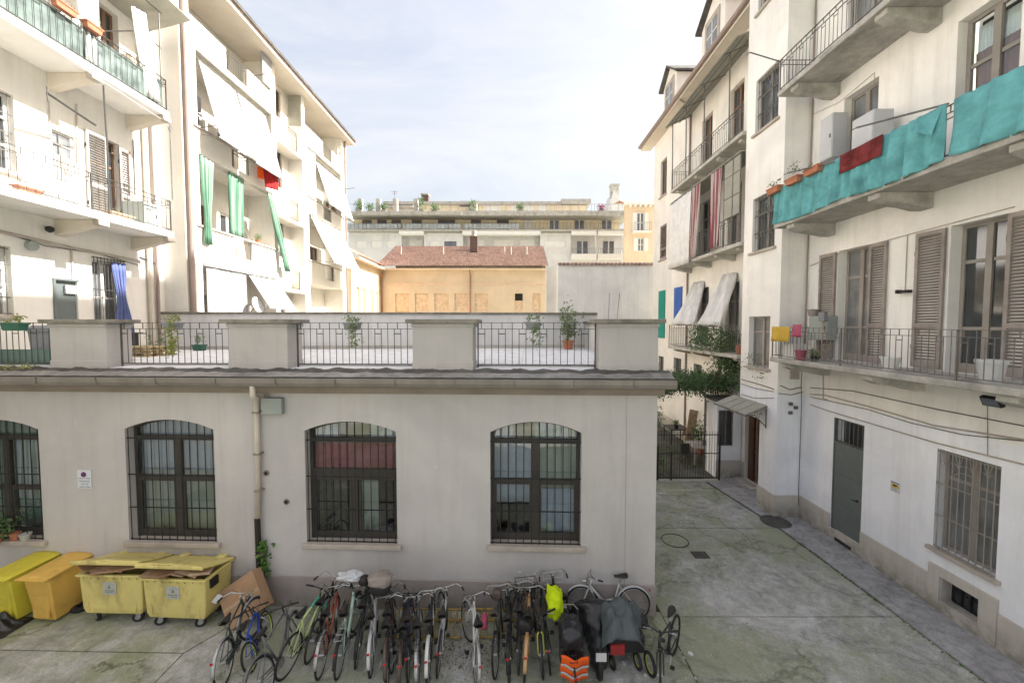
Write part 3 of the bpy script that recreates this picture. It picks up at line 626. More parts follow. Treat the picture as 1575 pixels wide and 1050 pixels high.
extx(MB(), [(YB,4.72),(YB,AZ),(-0.001,AZ),(-0.001,4.72)], AX1+0.001, AX1+0.12).build('cornice', M['gutterd'], annex, WA)
# downpipe, box, vents
xp = loc(WA, 387, 600, -0.45)[0]; x2 = loc(WA, 396, 640, -0.08)[0]; x3 = loc(WA, 402, 900, -0.06)[0]; zz = loc(WA, 400, 798, -0.06)[1]
dp = MB().tube([(xp,-0.42,4.93),(xp,-0.42,4.72),(xp+0.03,-0.36,4.66),(x2-0.04,-0.16,4.68),(x2,-0.1,4.6)], 0.055, 10).tube([(x2,-0.1,4.66),((x2+x3)/2,-0.09,(4.6+zz)/2),(x3-0.02,-0.08,zz)], 0.055, 10).build('downpipe', M['downpipe'], annex, WA, smooth=True)
MB().tube([(x3-0.02,-0.1,zz+0.04),(x3,-0.1,0.02)], 0.058, 10).build('pipe_shoe', M['castiron'], dp, WA)
for z in (4.3, 3.4, 2.6, 1.2): MB().box(x2-0.07, x2+0.07, -0.165, -0.001, z, z+0.03).build('pipe_clip', M['gutterd'], dp, WA)
x0, x1, z0, z1 = rect(WA, (402,612), (434,637), -0.1)
eb = MB().box(x0, x1, -0.12, -0.001, z0, z1).build('junction_box', M['elbox'], annex, WA, bevel=0.008)
for k in range(3): MB().tube([(x0+0.05+0.05*k,-0.05,z1),(x0+0.03+0.05*k,-0.06,z1+0.1),(x0-0.1+0.05*k,-0.06,z1+0.16),(x0-0.2,-0.05,z1+0.16+0.02*k)], 0.012, 5).build('cable', M['gutterd'], eb, WA)
for vx, vy in ((410,727), (441,771)):
    x, z = loc(WA, vx, vy)
    v = MB().tube([(x,-0.02,z),(x,0.0,z)], 0.065, 14).build('vent', M['gutterd'], annex, WA); MB().tube([(x,-0.026,z),(x,-0.021,z)], 0.04, 12).build('vent_hole', M['dark'], v, WA)
# sign: round blue and red mark over four lines of blue text
x0, x1, z0, z1 = rect(WA, (118.5,722.5), (141,751), -0.02)
sg = MB().box(x0, x1, -0.02, -0.004, z0, z1).build('wall_sign', M['signw'], None, WA); tag(sg, 'small white wall sign with a round blue mark over blue text', 'sign')
cx, cz = x0+(x1-x0)*0.46, z0+(z1-z0)*0.76; rr = (x1-x0)*0.19
MB().tube([(cx,-0.024,cz),(cx,-0.0205,cz)], rr, 20).build('mark', M['signb'], sg, WA)
MB().tube([(cx+rr*0.9*math.cos(a*math.pi/10),-0.025,cz+rr*0.9*math.sin(a*math.pi/10)) for a in range(20)], rr*0.09, 4, True).obox(T((cx,-0.0255,cz)) @ Matrix.Rotation(R(45),4,'Y'), rr*1.7, 0.002, rr*0.2).build('mark_ring', M['signr'], sg, WA)
w_ = x1-x0
for k, segs_ in enumerate([[(0.1,0.42),(0.5,0.56),(0.64,0.93)], [(0.12,0.9)], [(0.26,0.53),(0.6,0.8)], [(0.14,0.52),(0.57,0.95)]]):
    zc = z0 + (z1-z0)*(0.55-0.155*k); bb = MB()
    for a, c in segs_:
        nl = max(2, int((c-a)/0.055))
        for q in range(nl):
            xa = x0+w_*(a+(c-a)*q/nl); hh = (z1-z0)*0.033; bb.box(xa, xa+w_*(c-a)/nl*0.35, -0.0225, -0.0205, zc-hh, zc+hh)
            if q % 2: bb.box(xa, xa+w_*(c-a)/nl*0.75, -0.0225, -0.0205, zc+(hh*0.5 if q % 4 == 1 else -hh), zc+(hh if q % 4 == 1 else -hh*0.5))
    bb.build('text_line', M['signt'], sg, WA)

# terrace back wall (a wall of its own), with coping
bw0 = Vector((-12.2, 13.85, 0)); bw1 = Vector((3.2, 14.95, 0)); ang = math.atan2(bw1.y-bw0.y, bw1.x-bw0.x); WB = T(bw0) @ RZ(ang); LB = (bw1-bw0).length
tw = thing('terrace_wall', 'long low rendered wall with grey coping behind the roof terrace', 'wall', WB @ Vector((8,0,5.2)))
MB().box(0.0, LB, 0, 0.22, 4.9, 6.54).build('wall_body', M['terwall'], tw, WB)
MB().box(0, LB, -0.02, -0.001, 5.2, 5.42).build('damp_skirting', M['concrete_lt'], tw, WB)
for k in range(12): MB().box(k*LB/12+0.004, (k+1)*LB/12-0.004, -0.07, 0.29, 6.542, 6.62).build('coping_slab', M['stonecap'], tw, WB, bevel=0.01)
ts_ = thing('parapet_wall', 'short return parapet at the right end of the roof terrace', 'wall', (3.0, 12, 5.2))
MB().box(2.72, 3.05, 9.2, 14.8, 5.2, 6.2).build('wall_body', M['terwall'], ts_)
MB().box(2.64, 3.13, 9.1, 14.78, 6.202, 6.29).build('coping', M['stonecap'], ts_, bevel=0.01)

# peeled flakes low on the annex wall
rp_ = random.Random(21)
for cx_, cy_, n_ in ((810,884,8),(838,881,6),(420,880,3)):
    for k in range(n_):
        x, z = loc(WA, cx_+rp_.gauss(0,11), cy_+rp_.gauss(0,2.5)); s = rp_.uniform(0.015,0.045)
        MB().prism([(x+s*math.cos(a)*rp_.uniform(0.6,1.2), z+0.35*s*math.sin(a)*rp_.uniform(0.5,1.2)) for a in (0.2,1.1,2.0,3.0,3.9,4.7,5.6)], -0.0045, -0.001).build('plaster_patch', M['lslab'], annex, WA)

# ---------------------------------------------------------------- right side
XR = 9.24
WR = T((XR, 0, 0)) @ RZ(R(-90)); WT = T((8.42, 0, 0)) @ RZ(R(-90))
TOP = 27.0
rb = thing('apartment_building', 'tall cream right-hand apartment house with stone balconies, taupe shutters and a stair tower', 'building', (XR, 6, 0))
def yx(Yv): return -Yv
r_door = rect(WR, (1283,641), (1322.5,841)); r_win = rect(WR, (1442,689), (1531,890)); r_base = rect(WR, (1448,886), (1506,962))
f1, f2, f3 = 5.18, 9.22, 13.12
a = rect(WR, (1290,388), (1334,540)); d1 = (a[0], a[1], f1, loc(WR, 1300, 384)[1])
a = rect(WR, (1463,352), (1543,540)); d2 = (a[0], a[1], f1, d1[3])
a = rect(WR, (1299,154), (1345,300)); d3 = (a[0], a[1], f2, loc(WR, 1300, 152)[1])
a = rect(WR, (1474,37), (1562,200)); d4 = (a[0], a[1], f2, d3[3])
a = rect(WR, (1304,20), (1356,100)); d5 = (a[0], a[1], f3, f3+2.75); d6 = (d4[0], d4[1], f3, f3+2.75)
XN = 3.0; XF = -12.5
d7 = (-3.9,-2.7,f1,d1[3]); d8 = (-3.9,-2.7,f2,d3[3])
wall('wall', WR, XF, XN, 0, TOP, [r_door, r_win, r_base, d1, d2, d3, d4, d5, d6, d7, d8], 0.35, M['rwall'], rb)
MB().box(XF, XN, 5.0, 5.3, 0, TOP).box(XN-0.3, XN, 0.351, 5.0, 0, TOP).build('wall', M['rwall'], rb, WR)
MB().box(XF-2.0, XN, 0.36, 5.3, TOP+0.002, TOP+0.3).build('roof', M['tiles'], rb, WR)
# plinth pieces
zpl = 0.72
def plp(a, c, z1=zpl): MB().box(a, c, -0.035, -0.001, 0, z1).build('plinth', M['rplinth'], rb, WR, bevel=0.006)
plp(XF+0.04, r_door[0]-0.01); plp(r_door[1]+0.01, r_base[0]-0.24); plp(r_base[1]+0.3, XN)
zb1 = r_base[3]+0.2
MB().box(r_base[0], r_base[0]+0.008, 0, 0.21, r_base[2], r_base[3]).box(r_base[1]-0.008, r_base[1], 0, 0.21, r_base[2], r_base[3]).box(r_base[0]+0.009, r_base[1]-0.009, 0, 0.21, r_base[2], r_base[2]+0.008).build('basement_reveal', M['rplinth'], rb, WR)
MB().box(r_base[0]-0.238, r_base[0], -0.05, -0.001, 0, zb1).box(r_base[1], r_base[1]+0.298, -0.05, -0.001, 0, zb1).box(r_base[0]+0.001, r_base[1]-0.001, -0.05, -0.001, r_base[3], zb1).box(r_base[0]+0.001, r_base[1]-0.001, -0.05, -0.001, 0, r_base[2]).build('basement_surround', M['rplinth'], rb, WR, bevel=0.006)
window(WR, (r_base[0]+0.01,r_base[1]-0.01,r_base[2]+0.01,r_base[3]), rb, M['iron'], M['glassd'], y=0.22, nx=4, trans=(0.5,), fw=0.03)
# steel door and barred fanlight
zt = loc(WR, 1283, 680)[1]
sd = MB().box(r_door[0]+0.03, r_door[1]-0.03, 0.03, 0.08, r_door[2]+0.06, zt).build('steel_door', M['steel'], rb, WR, label='grey steel door with a barred fanlight'); MB().box(r_door[0]-0.009, r_door[1]+0.009, -0.03, -0.001, 0, r_door[2]+0.06).build('door_threshold', M['rplinth'], rb, WR)
fr = MB().box(r_door[0], r_door[0]+0.03, 0.01, 0.1, r_door[2], r_door[3]).box(r_door[1]-0.03, r_door[1], 0.01, 0.1, r_door[2], r_door[3]).box(r_door[0]+0.03, r_door[1]-0.03, 0.01, 0.1, zt, zt+0.05).build('door_frame', M['steel'], sd, WR)
for q in (0.33, 0.67):
    z = r_door[2]+(zt-r_door[2])*q; MB().box(r_door[0]+0.04, r_door[1]-0.04, 0.02, 0.03, z-0.012, z+0.012).build('door_seam', M['steel'], sd, WR)
MB().tube([(r_door[1]-0.16,0.0,1.45),(r_door[1]-0.16,0.03,1.45)], 0.03, 8).tube([(r_door[1]-0.16,-0.02,1.45),(r_door[1]-0.28,-0.02,1.44)], 0.012, 6).build('handle', M['iron'], sd, WR)
MB().box(r_door[0]+0.2, r_door[0]+0.75, -0.04, -0.001+0.03, 0.05, 0.14).build('vent_grille', M['iron'], sd, WR)
grille(WR, (r_door[0]+0.03, r_door[1]-0.03, zt+0.05, r_door[3]), rb, M['irong'], 7, 2, y=0.05, name='fanlight_grille')
MB().box(r_door[0], r_door[1], 0.3, 0.33, zt, r_door[3]).build('fanlight_pane', M['glassd'], rb, WR)
# large ground floor window with grille
w = window(WR, r_win, rb, M['frameg'], M['glassl'], y=0.2, nx=2, trans=(0.72,), fw=0.07, sill=M['sill'])
g = grille(WR, (r_win[0]+0.01, r_win[1]-0.01, r_win[2]+0.01, r_win[3]-0.01), rb, M['frameg'], 9, 4, y=0.0, rad=0.011)
z0 = r_win[2]+(r_win[3]-r_win[2])*0.78; z1 = r_win[3]-0.04
for k in range(4):
    cx = r_win[0]+(r_win[1]-r_win[0])*(k+0.75)/4.5
    for s in (-1, 1): MB().tube([(cx,-0.02,z0+0.18),(cx+s*0.05,-0.02,z0+0.26),(cx+s*0.11,-0.02,z0+0.27),(cx+s*0.12,-0.02,z0+0.22)], 0.008, 5).tube([(cx,-0.02,z0+0.2),(cx+s*0.07,-0.02,z1)], 0.007, 5).build('scroll', M['frameg'], g, WR)
MB().tube([((r_win[0]+r_win[1])/2+0.22*math.cos(a*math.pi/8), -0.02, z0-0.05+0.17*math.sin(a*math.pi/8)) for a in range(9)], 0.008, 5).build('scroll', M['frameg'], g, WR)
# french doors
for dd in (d1, d2): window(WR, dd, rb, M['frameg'], M['glassl'] if dd is d1 else M['glassd'], y=0.24, nx=2, trans=(0.3,0.75), fw=0.07, low=0.12, name='french_door')
for dd in (d3, d4): window(WR, dd, rb, M['frameg'], M['glassl'] if dd is d3 else M['glass'], y=0.2, nx=2, trans=(0.7,), fw=0.08, low=0.3, name='french_door')
drape('curtain', WR, (d4[0]+0.1,0.3,d4[2]+2.5), (d4[1]-0.1,0.3,d4[2]+2.5), (d4[0]+0.1,0.32,d4[2]+0.2), (d4[1]-0.1,0.32,d4[2]+0.2), M['curtainbrown'], 5, 0.02, (50,5), rb)
drape('curtain', WR, (d4[0]+0.1,0.33,d4[3]-0.2), (d4[1]-0.1,0.33,d4[3]-0.2), (d4[0]+0.1,0.34,d4[2]+2.4), (d4[1]-0.1,0.34,d4[2]+2.4), M['whitecloth'], 12, 0.015, (90,4), rb)
for dd in (d5, d6, d7, d8): window(WR, dd, rb, M['frameg'], M['glassl'], y=0.2, nx=2, trans=(0.7,), fw=0.07, name='french_door')
# shutters: open leaves folded flat against the wall
def shutter(W, x0, x1, z0, z1, parent, m=M['shutter'], y=-0.075, rail=0.31, pitch=0.062, real=True):
    fw = 0.065; b = MB(); zm = z0+(z1-z0)*rail
    b.box(x0, x0+fw, y, y+0.045, z0, z1).box(x1-fw, x1, y, y+0.045, z0, z1).box(x0+fw, x1-fw, y, y+0.045, z1-0.09, z1).box(x0+fw, x1-fw, y, y+0.045, z0, z0+0.16).box(x0+fw, x1-fw, y, y+0.045, zm-0.05, zm+0.05)
    o = b.build('shutter', m, parent, W)
    for za, zc in ((z0+0.16, zm-0.05), (zm+0.05, z1-0.09)):
        n = int((zc-za)/pitch); L = round(x1-x0-2*fw, 2)
        for k in range(n):
            shared(('slat', L, m.name), 'slat', o, W @ T(((x0+x1)/2, y+0.022, za+(k+0.5)*(zc-za)/n)) @ Matrix.Rotation(R(-38), 4, 'X'), lambda: MB().box(-L/2, L/2, -0.026, 0.026, -0.004, 0.004), m)
    MB().box(x0-0.02, x0, y+0.01, y+0.04, z0+0.4, z0+0.5).box(x0-0.02, x0, y+0.01, y+0.04, z1-0.5, z1-0.4).build('hinge', M['iron'], o, W)
    MB().box(x0+0.07, x1-0.07, y+0.075, y+0.076, z0+0.1, z1-0.1) if 0 else None
    return o
zsh = d1[3]-0.02
xa = rect(WR, (1264,395), (1288,500)); shutter(WR, xa[0], d1[0]-0.03 if xa[1] > d1[0] else xa[1], f1+0.05, zsh, rb)
xa = rect(WR, (1335,395), (1363,500)); shutter(WR, d1[1]+0.02, xa[1], f1+0.05, zsh, rb)
xa = rect(WR, (1412,395), (1452,500)); shutter(WR, xa[0], xa[1], f1+0.05, zsh, rb)
xa = rect(WR, (1540,395), (1572,500)); shutter(WR, d2[1]+0.02, xa[1]+0.15, f1+0.05, zsh, rb)
# balconies
YO = -(XR-7.95)
def balcony(W, x0, x1, yo, z0, z1, parent, corbs, m=M['concrete'], rail=None, railm=M['irong'], ends=(0,), sp=0.13, curved=True, h=0.34, cw=0.3):
    s = MB().box(x0, x1, yo, -0.002, z0, z1).build('balcony_slab', m, parent, W, bevel=0.012)
    for c in corbs: corbel(W, c, -0.004, yo+0.06, z0-0.002, s, m, cw, h, curved)
    if rail: railing(W, x0+0.04, x1-0.04, yo+0.05, z1, rail, parent, railm, sp=sp, ends=(-0.02, [x0+0.04] if 0 in ends else []) if ends else None, posts=2.6)
    return s
corbs = [-11.6, -8.95, -6.4, -3.9]
balcony(WR, -12.2, 0.5, YO, f1-0.13, f1, rb, corbs, rail=0.92)
balcony(WR, -12.2, 0.5, YO, f2-0.14, f2, rb, corbs, rail=0.97)
balcony(WR, -12.2, 0.5, YO, f3-0.14, f3, rb, corbs, rail=0.92)
balcony(WR, -12.2, 0.5, YO, 17.0, 17.14, rb, corbs, rail=0.92)
# painted cables and conduits on the wall
def cable(W, pts, r=0.012, y=-0.02, m=M['irong'], parent=rb):
    q = [loc(W, *p, y) for p in pts]; MB().tube([(a, y, c) for a, c in q], r, 5).build('cable', m, parent, W)
cable(WR, [(1246,606),(1266,607),(1333,624),(1436,654),(1575,676)], 0.018, m=M['sill'])
cable(WR, [(1246,596),(1311,601),(1440,629),(1575,655)], 0.012)
cable(WR, [(1246,610),(1333,629),(1400,650),(1480,668),(1575,678)], 0.01)
cable(WR, [(1246,622),(1275,632),(1440,681),(1575,714)], 0.016, m=M['sill'])
cable(WR, [(1246,409),(1290,390),(1396,361),(1560,318)], 0.01, m=M['sill'])
cable(WR, [(1396,361),(1394,400),(1392,447)], 0.01, m=M['sill'])
cable(WR, [(1250,176),(1290,158),(1345,112),(1345,130)], 0.008, m=M['sill'])
cable(WR, [(1266,575),(1266,613),(1272,614)], 0.014, m=M['sill'])
cable(WR, [(1519,622),(1519,700)], 0.006)
x, z = loc(WR, 1392, 448, -0.08); tag(MB().box(x-0.12, x+0.1, -0.13, -0.01, z-0.03, z+0.03).box(x-0.16,x-0.12,-0.16,-0.04,z-0.045,z+0.045).build('wall_light', M['iron'], None, WR), 'small dark wall light between the two french doors', 'light')
x, z = loc(WR, 1522, 617, -0.4); fl = MB().obox(T((x, -0.35, z)) @ Matrix.Rotation(R(25),4,'X'), 0.3, 0.08, 0.18).build('floodlight', M['iron'], None, WR); tag(fl, 'black floodlight fixed under the lowest right-hand balcony', 'light')
MB().obox(T((x, -0.35, z)) @ Matrix.Rotation(R(25),4,'X') @ T((0,-0.043,0)), 0.25, 0.006, 0.14).build('lens', M['glassfar'], fl, WR); MB().box(x-0.02,x+0.02,-0.32,-0.0,z+0.05,z+0.08).build('arm', M['iron'], fl, WR)
# warning sign on the lower wall
x0, x1, z0, z1 = rect(WR, (1370,738), (1383,759), -0.02)
sg = MB().box(x0, x1, -0.02, -0.003, z0, z1).build('wall_sign', M['signw'], None, WR); tag(sg, 'small white camera warning notice with a yellow square on the right-hand wall', 'sign')
MB().box(x0+0.02, x1-0.02, -0.0225, -0.0205, z0+(z1-z0)*0.38, z1-0.05).build('yellow_square', M['signy'], sg, WR)
MB().box(x0+0.01, x1-0.01, -0.0225, -0.0205, z1-0.035, z1-0.01).build('heading', M['signt'], sg, WR)
cx, cz = (x0+x1)/2, z0+(z1-z0)*0.64
MB().box(cx-0.05, cx+0.04, -0.0245, -0.0226, cz-0.02, cz+0.02).box(cx+0.04, cx+0.06, -0.0245, -0.0226, cz-0.012, cz+0.012).box(cx-0.02, cx-0.01, -0.0245, -0.0226, cz-0.05, cz-0.02).build('camera_mark', M['iron'], sg, WR)
for k in range(3): MB().box(x0+0.03, x1-0.04-0.02*k, -0.0225, -0.0205, z0+0.02+0.035*k, z0+0.03+0.035*k).build('text_line', M['print'], sg, WR)

# stair tower
def tw_rect(p, q): return rect(WT, p, q)
tA = tw_rect((1158,131), (1189,187)); tB = tw_rect((1155,309), (1184.5,381)); tC = tw_rect((1152,487), (1179,567)); tD = tw_rect((1161,-48), (1180,3))
tA = (-14.05,-12.85,tA[2],tA[3]); tB = (-14.05,-12.85,tB[2],tB[3]); tC = (-14.1,-12.95,tC[2],tC[3]); tD = (-14.05,-12.85,tA[2]+4.05,tA[3]+4.05)
wall('tower_wall', WT, -14.55, -12.5, 0, TOP, [tA, tB, tC, tD, (-14.551,-13.35,-0.001,3.3)], 0.25, M['rwall'], rb)
MB().box(8.672, 9.6, 12.5, 12.75, 0, TOP).box(8.672, 9.23, 14.3, 14.55, 3.3, TOP).box(8.43, 9.23, 13.2, 13.345, 0, 3.3).box(8.43,9.23,13.346,14.29,3.301,3.4).build('tower_wall', M['rwall'], rb)
MB().box(-13.36, -12.46, -0.035, -0.001, 0, zpl).build('plinth', M['rplinth'], rb, WT, bevel=0.006)
MB().box(8.422, 9.2, 12.465, 12.499, 0, zpl).build('plinth', M['rplinth'], rb, bevel=0.006)
for t_, pmk in ((tA,'glassd'), (tB,'glassd'), (tC,'glassl'), (tD,'glassd')):
    window(WT, t_, rb, M['frameg'], M[pmk], y=0.17, nx=2, trans=(0.7,), fw=0.06, sill=M['sill'])
    if t_ is not tC: grille(WT, (t_[0]+0.02, t_[1]-0.02, t_[2]+0.02, t_[3]-0.02), rb, M['irong'], 7, 4, y=0.06, curls=True)
# pipe down the angle between tower and wall, cables, electricity boxes on its near face
MB().tube([(9.2,12.45,TOP-1),(9.2,12.45,17),(9.2,12.45,5.3)], 0.02, 6).build('conduit', M['pipebrown'], rb)
MB().tube([(8.5,12.48,4.25),(8.8,12.48,4.12),(9.18,12.48,4.2)], 0.015, 5).tube([(8.45,12.48,4.0),(8.85,12.48,3.95),(9.2,12.46,4.05)], 0.012, 5).tube([(9.16,12.46,5.0),(9.14,12.46,4.3),(9.17,12.46,3.7),(9.17,12.46,0.4)], 0.012, 5).build('cable', M['irong'], rb)
MB().box(8.78, 8.88, 12.43, 12.499, 3.62, 3.72).box(8.78, 8.88, 12.43, 12.499, 3.34, 3.44).box(8.95, 9.05, 12.44, 12.499, 3.50, 3.60).build('cable_box', M['irong'], rb)
MB().box(8.8, 9.1, 12.49, 12.4995, 4.45, 4.72).build('wall_plate', M['sill'], rb)

cable(WT, [(1140,583),(1165,590),(1190,598)], 0.014, parent=rb); cable(WT, [(1140,590),(1165,598),(1190,602)], 0.01, parent=rb)
cable(WT, [(1140,606),(1160,612),(1190,612)], 0.01, parent=rb)
def rod(p, q, lab): tag(MB().tube([p, q], 0.02, 6).tube([q, (q[0]-0.01, q[1]+0.12, q[2])], 0.012, 5).build('laundry_pole', M['irong']), lab, 'pole')
rod((7.95,12.1,13.95), (7.15,12.3,14.35), 'iron laundry pole jutting from the end of the highest right-hand balcony')
rod((7.95,7.4,10.2), (7.3,8.6,10.35), 'iron laundry pole above the gap between the turquoise sheets')
rod((7.95,9.8,10.15), (7.5,11.0,10.3), 'iron laundry pole beside the dark red rug')
# turquoise sheets tied to the railing
TQ = 'turquoise privacy sheets on the balcony railing'
def sheet(xa, xb, lab, zt=f2+0.985, zb=f2-0.02, folds=2.2):
    o = drape('privacy_sheet', WR, (xa,YO-0.03,zt), (xb,YO-0.03,zt), (xa,YO-0.04,zb), (xb,YO-0.04,zb), M['turq'], folds*2.4, 0.045, (110,16), sag=0.07); tag(o, lab, 'sheet', TQ); return o
sheet(-12.15, -9.72, 'turquoise sheet under the terracotta window boxes at the far end of the railing')
sheet(-9.68, -7.42, 'middle turquoise sheet behind the dark red rug, with one torn loose corner')
sheet(-7.28, 0.2, 'longest turquoise sheet, nearest the camera, right of the gap', folds=6)
o = MB().add([(-7.9,YO-0.05,f2+0.98),(-7.45,YO-0.05,f2+0.98),(-7.5,YO-0.2,f2+0.45),(-7.72,YO-0.22,f2+0.62)], [(0,1,2,3)]).build('torn_flap', M['turq'], None, WR); tag(o, 'folded turquoise corner flapping loose beside the gap', 'sheet', TQ)
xa = loc(WR, 1293, 240, YO-0.08)[0]; xb = loc(WR, 1357, 240, YO-0.08)[0]; o = drape('rug', WR, (xa,YO-0.08,f2+1.0), (xb,YO-0.08,f2+1.0), (xa,YO-0.09,f2+0.56), (xb,YO-0.09,f2+0.56), M['rug'], 1, 0.01, (12,4)); tag(o, 'dark red patterned rug hung over the turquoise sheet', 'rug')
# planters
def planter(W, x, y, z, lab, w=0.45, m='terracotta', lm='leafg', group=None, n=10, hang=0.0, seed=3, up=0.14, cat='planter', d=0.17, h=0.17):
    t = thing('planter_box', lab, cat, W @ Vector((x,y,z)), group); b = MB()
    b.add([(x-w*0.44,y-d*0.4,z),(x+w*0.44,y-d*0.4,z),(x+w*0.44,y+d*0.4,z),(x-w*0.44,y+d*0.4,z),(x-w/2,y-d/2,z+h),(x+w/2,y-d/2,z+h),(x+w/2,y+d/2,z+h),(x-w/2,y+d/2,z+h)], [(0,3,2,1),(0,1,5,4),(1,2,6,5),(2,3,7,6),(3,0,4,7),(4,5,6,7)])
    b.build('box', M[m], t, W, bevel=0.006); MB().box(x-w/2-0.012, x+w/2+0.012, y-d/2-0.012, y+d/2+0.012, z+h-0.035, z+h+0.002).build('rim', M[m], t, W)
    rnd = random.Random(seed); pts = [(x+rnd.uniform(-w*0.4,w*0.4), y+rnd.uniform(-0.05,0.05), z+h+rnd.uniform(0.02,up)) for _ in range(n)]
    if hang: pts += [(x+w*0.2+rnd.gauss(0,0.05), y-d*0.6+rnd.gauss(0,0.02), z+h-hang*rnd.random()) for _ in range(int(hang*50))]
    leaves('foliage', pts, M[lm], 0.05, 8, 0.035, t, W, seed); return t
PG = 'terracotta boxes on the turquoise railing'
for k, (pxx, lab) in enumerate(((1193,'terracotta box at the far end of the turquoise railing'), (1222,'terracotta box with tall thin stems, second from the far end'), (1252,'terracotta box with few leaves nearest the white wall cabinet'))):
    x, z = loc(WR, pxx, 260, YO-0.12); planter(WR, x, YO-0.14, f2+0.86, lab, 0.5, group=PG, n=8 if k != 2 else 3, up=0.4 if k == 1 else 0.16, seed=k+5)
# wall cabinets
def cabinet(W, r, d, lab, y=0.0, m='ac', nm='wall_cabinet', cat='cabinet'):
    o = MB().box(r[0], r[1], y-d, y-0.004, r[2], r[3]).build(nm, M[m], None, W, bevel=0.008); tag(o, lab, cat)
    MB().box(r[0]+0.02, r[1]-0.02, y-d-0.012, y-d-0.001, r[2]+0.02, r[3]-0.02).build('door', M[m], o, W); MB().box(r[1]-0.08, r[1]-0.06, y-d-0.03, y-d-0.012, (r[2]+r[3])/2-0.05, (r[2]+r[3])/2+0.05).build('handle', M['iron'], o, W)
    return o
cabinet(WR, (-11.6,-11.15,10.8,12.0), 0.42, 'tall white metal cabinet hung above the terracotta boxes')
cabinet(WR, (-10.15,-9.55,f2,11.25), 0.48, 'pale metal cabinet standing in front of the second floor french door', y=-0.25)
cabinet(WR, (-11.95,-11.25,f1+0.55,f1+1.25), 0.3, 'grey boiler box on the wall of the lowest right-hand balcony', m='elbox', nm='boiler_box', cat='box')
def pot(x, y, z, lab, r=0.13, h=0.22, m='terracotta', W=I4, plant=None, name='flower_pot', group=None, lf='leafg', n=12, spread=0.07, rise=0.25, seed=1, size=0.06):
    t = thing(name, lab, 'pot' if 'pot' in name else name.replace('_',' ').split()[-1], W @ Vector((x,y,z)), group)
    MB().lathe([(r*0.7,0),(r*0.98,h*0.85),(r*1.08,h*0.85),(r*1.08,h),(r*0.92,h),(r*0.9,h*0.9)], 16, (x,y,z)).build('pot_body', M[m], t, W, smooth=False)
    if plant:
        rnd = random.Random(seed); b = MB(); pts = []
        for k in range(5):
            p = Vector((x,y,z+h*0.8)); q = p + Vector((rnd.uniform(-1,1)*rise*0.4, rnd.uniform(-1,1)*rise*0.4, rise*rnd.uniform(0.7,1.1))); b.tube([p, p.lerp(q,0.5)+Vector((0.01,0,0.02)), q], 0.006, 4)
            for j in range(n): pts.append(p.lerp(q, 0.3+0.8*rnd.random()) + Vector((rnd.gauss(0,1),rnd.gauss(0,1),rnd.gauss(0,1)))*spread*0.6)
        b.build('stem', M['stem'], t, W); leaves('foliage', pts, M[lf], size*0.9, 4, spread*0.5, t, W, seed)
    return t
def wx(pxx, y): return loc(WR, pxx, 500, y)[0]
pot(wx(1249,-0.2)+0.0, -0.17, f1+1.255, 'round bowl standing on the grey boiler box', 0.16, 0.2, 'shutter', WR, name='bowl')
pot(wx(1233,-1.1), -1.1, f1, 'pink bucket at the far end of the lowest balcony', 0.14, 0.28, 'pink', WR, name='bucket')
pot(wx(1372,-0.9), -0.9, f1, 'white pot on the balcony between the two shuttered doors', 0.17, 0.3, 'white', WR)
pot(wx(1528,-0.9), -0.9, f1, 'large pale bucket behind the railing by the nearest french door', 0.19, 0.40, 'ac', WR, name='bucket')
pot(wx(1255,-0.9), -0.9, f1, 'low black pot with trailing leaves near the pink bucket', 0.12, 0.14, 'blackp', WR, plant=True, rise=0.12)
tag(drape('floor_cloth', WR, (-12.12,YO+0.0,f1+0.94), (-11.35,YO+0.0,f1+0.94), (-12.12,YO-0.02,f1+0.5), (-11.35,YO-0.02,f1+0.5), M['yellowp'], 3, 0.02, (16,5)), 'mustard yellow cloth airing on the far end of the lowest railing', 'cloth')
tag(drape('towel', WR, (-11.3,YO+0.05,f1+1.0), (-10.95,YO+0.05,f1+1.0), (-11.3,YO+0.04,f1+0.65), (-10.95,YO+0.04,f1+0.65), M['pink'], 2, 0.02, (10,5)), 'pink cloth hanging next to the mustard cloth', 'cloth')
tag(MB().box(-11.9,-11.4,-1.1,-0.7,f1,f1+0.4).box(-11.85,-11.45,-1.05,-0.75,f1+0.4,f1+0.44).build('storage_box', M['white'], None, WR), 'white storage box behind the far end of the lowest railing', 'box')
br = MB().tube([(-11.2,-0.5,f1+0.05),(-11.35,-0.35,f1+1.2)], 0.012, 6).build('broom', M['cardboard2'], None, WR); tag(br, 'broom leaning beside the grey boiler box', 'broom'); MB().box(-11.47,-11.25,-0.4,-0.3,f1+1.1,f1+1.35).build('broom_head', M['greybin'], br, WR)

# ---------------------------------------------------------------- far right wing (R3)
rw = thing('apartment_building', 'cream courtyard wing beyond the stair tower with dormers and three curtained balconies', 'building', (XR, 20, 0))
RY0, RY1, RTOP = 14.56, 26.2, 17.9
def q3(p, q): return rect(WR, p, q)
hs = []; sh = []
h1 = q3((1016.5,250), (1025,297)); h2 = q3((1015.5,349), (1024.5,397)); h3 = q3((1014.5,448), (1022.5,520)); h4 = q3((1038.5,443), (1049,497))
h1=(h1[0],h1[1],14.2,15.7) if h1[3]-h1[2] > 3 else h1
for h in (h1, h2): hs.append(h)
gd = (-15.55,-14.6,0.06,2.65)
mid = [(-19.9,-18.9), (-17.6,-16.6)]
doors = [(a, c, f, f+2.85) for f in (5.1, 9.2, 13.15) for a, c in ((-19.7,-18.7), (-17.2,-16.2))]
low = [(-22.6,-21.6,3.3,4.3), (-24.9,-24.1,3.3,4.2), (-20.1,-19.3,3.3,4.2), (-18.8,-17.9,0.8,2.6)]
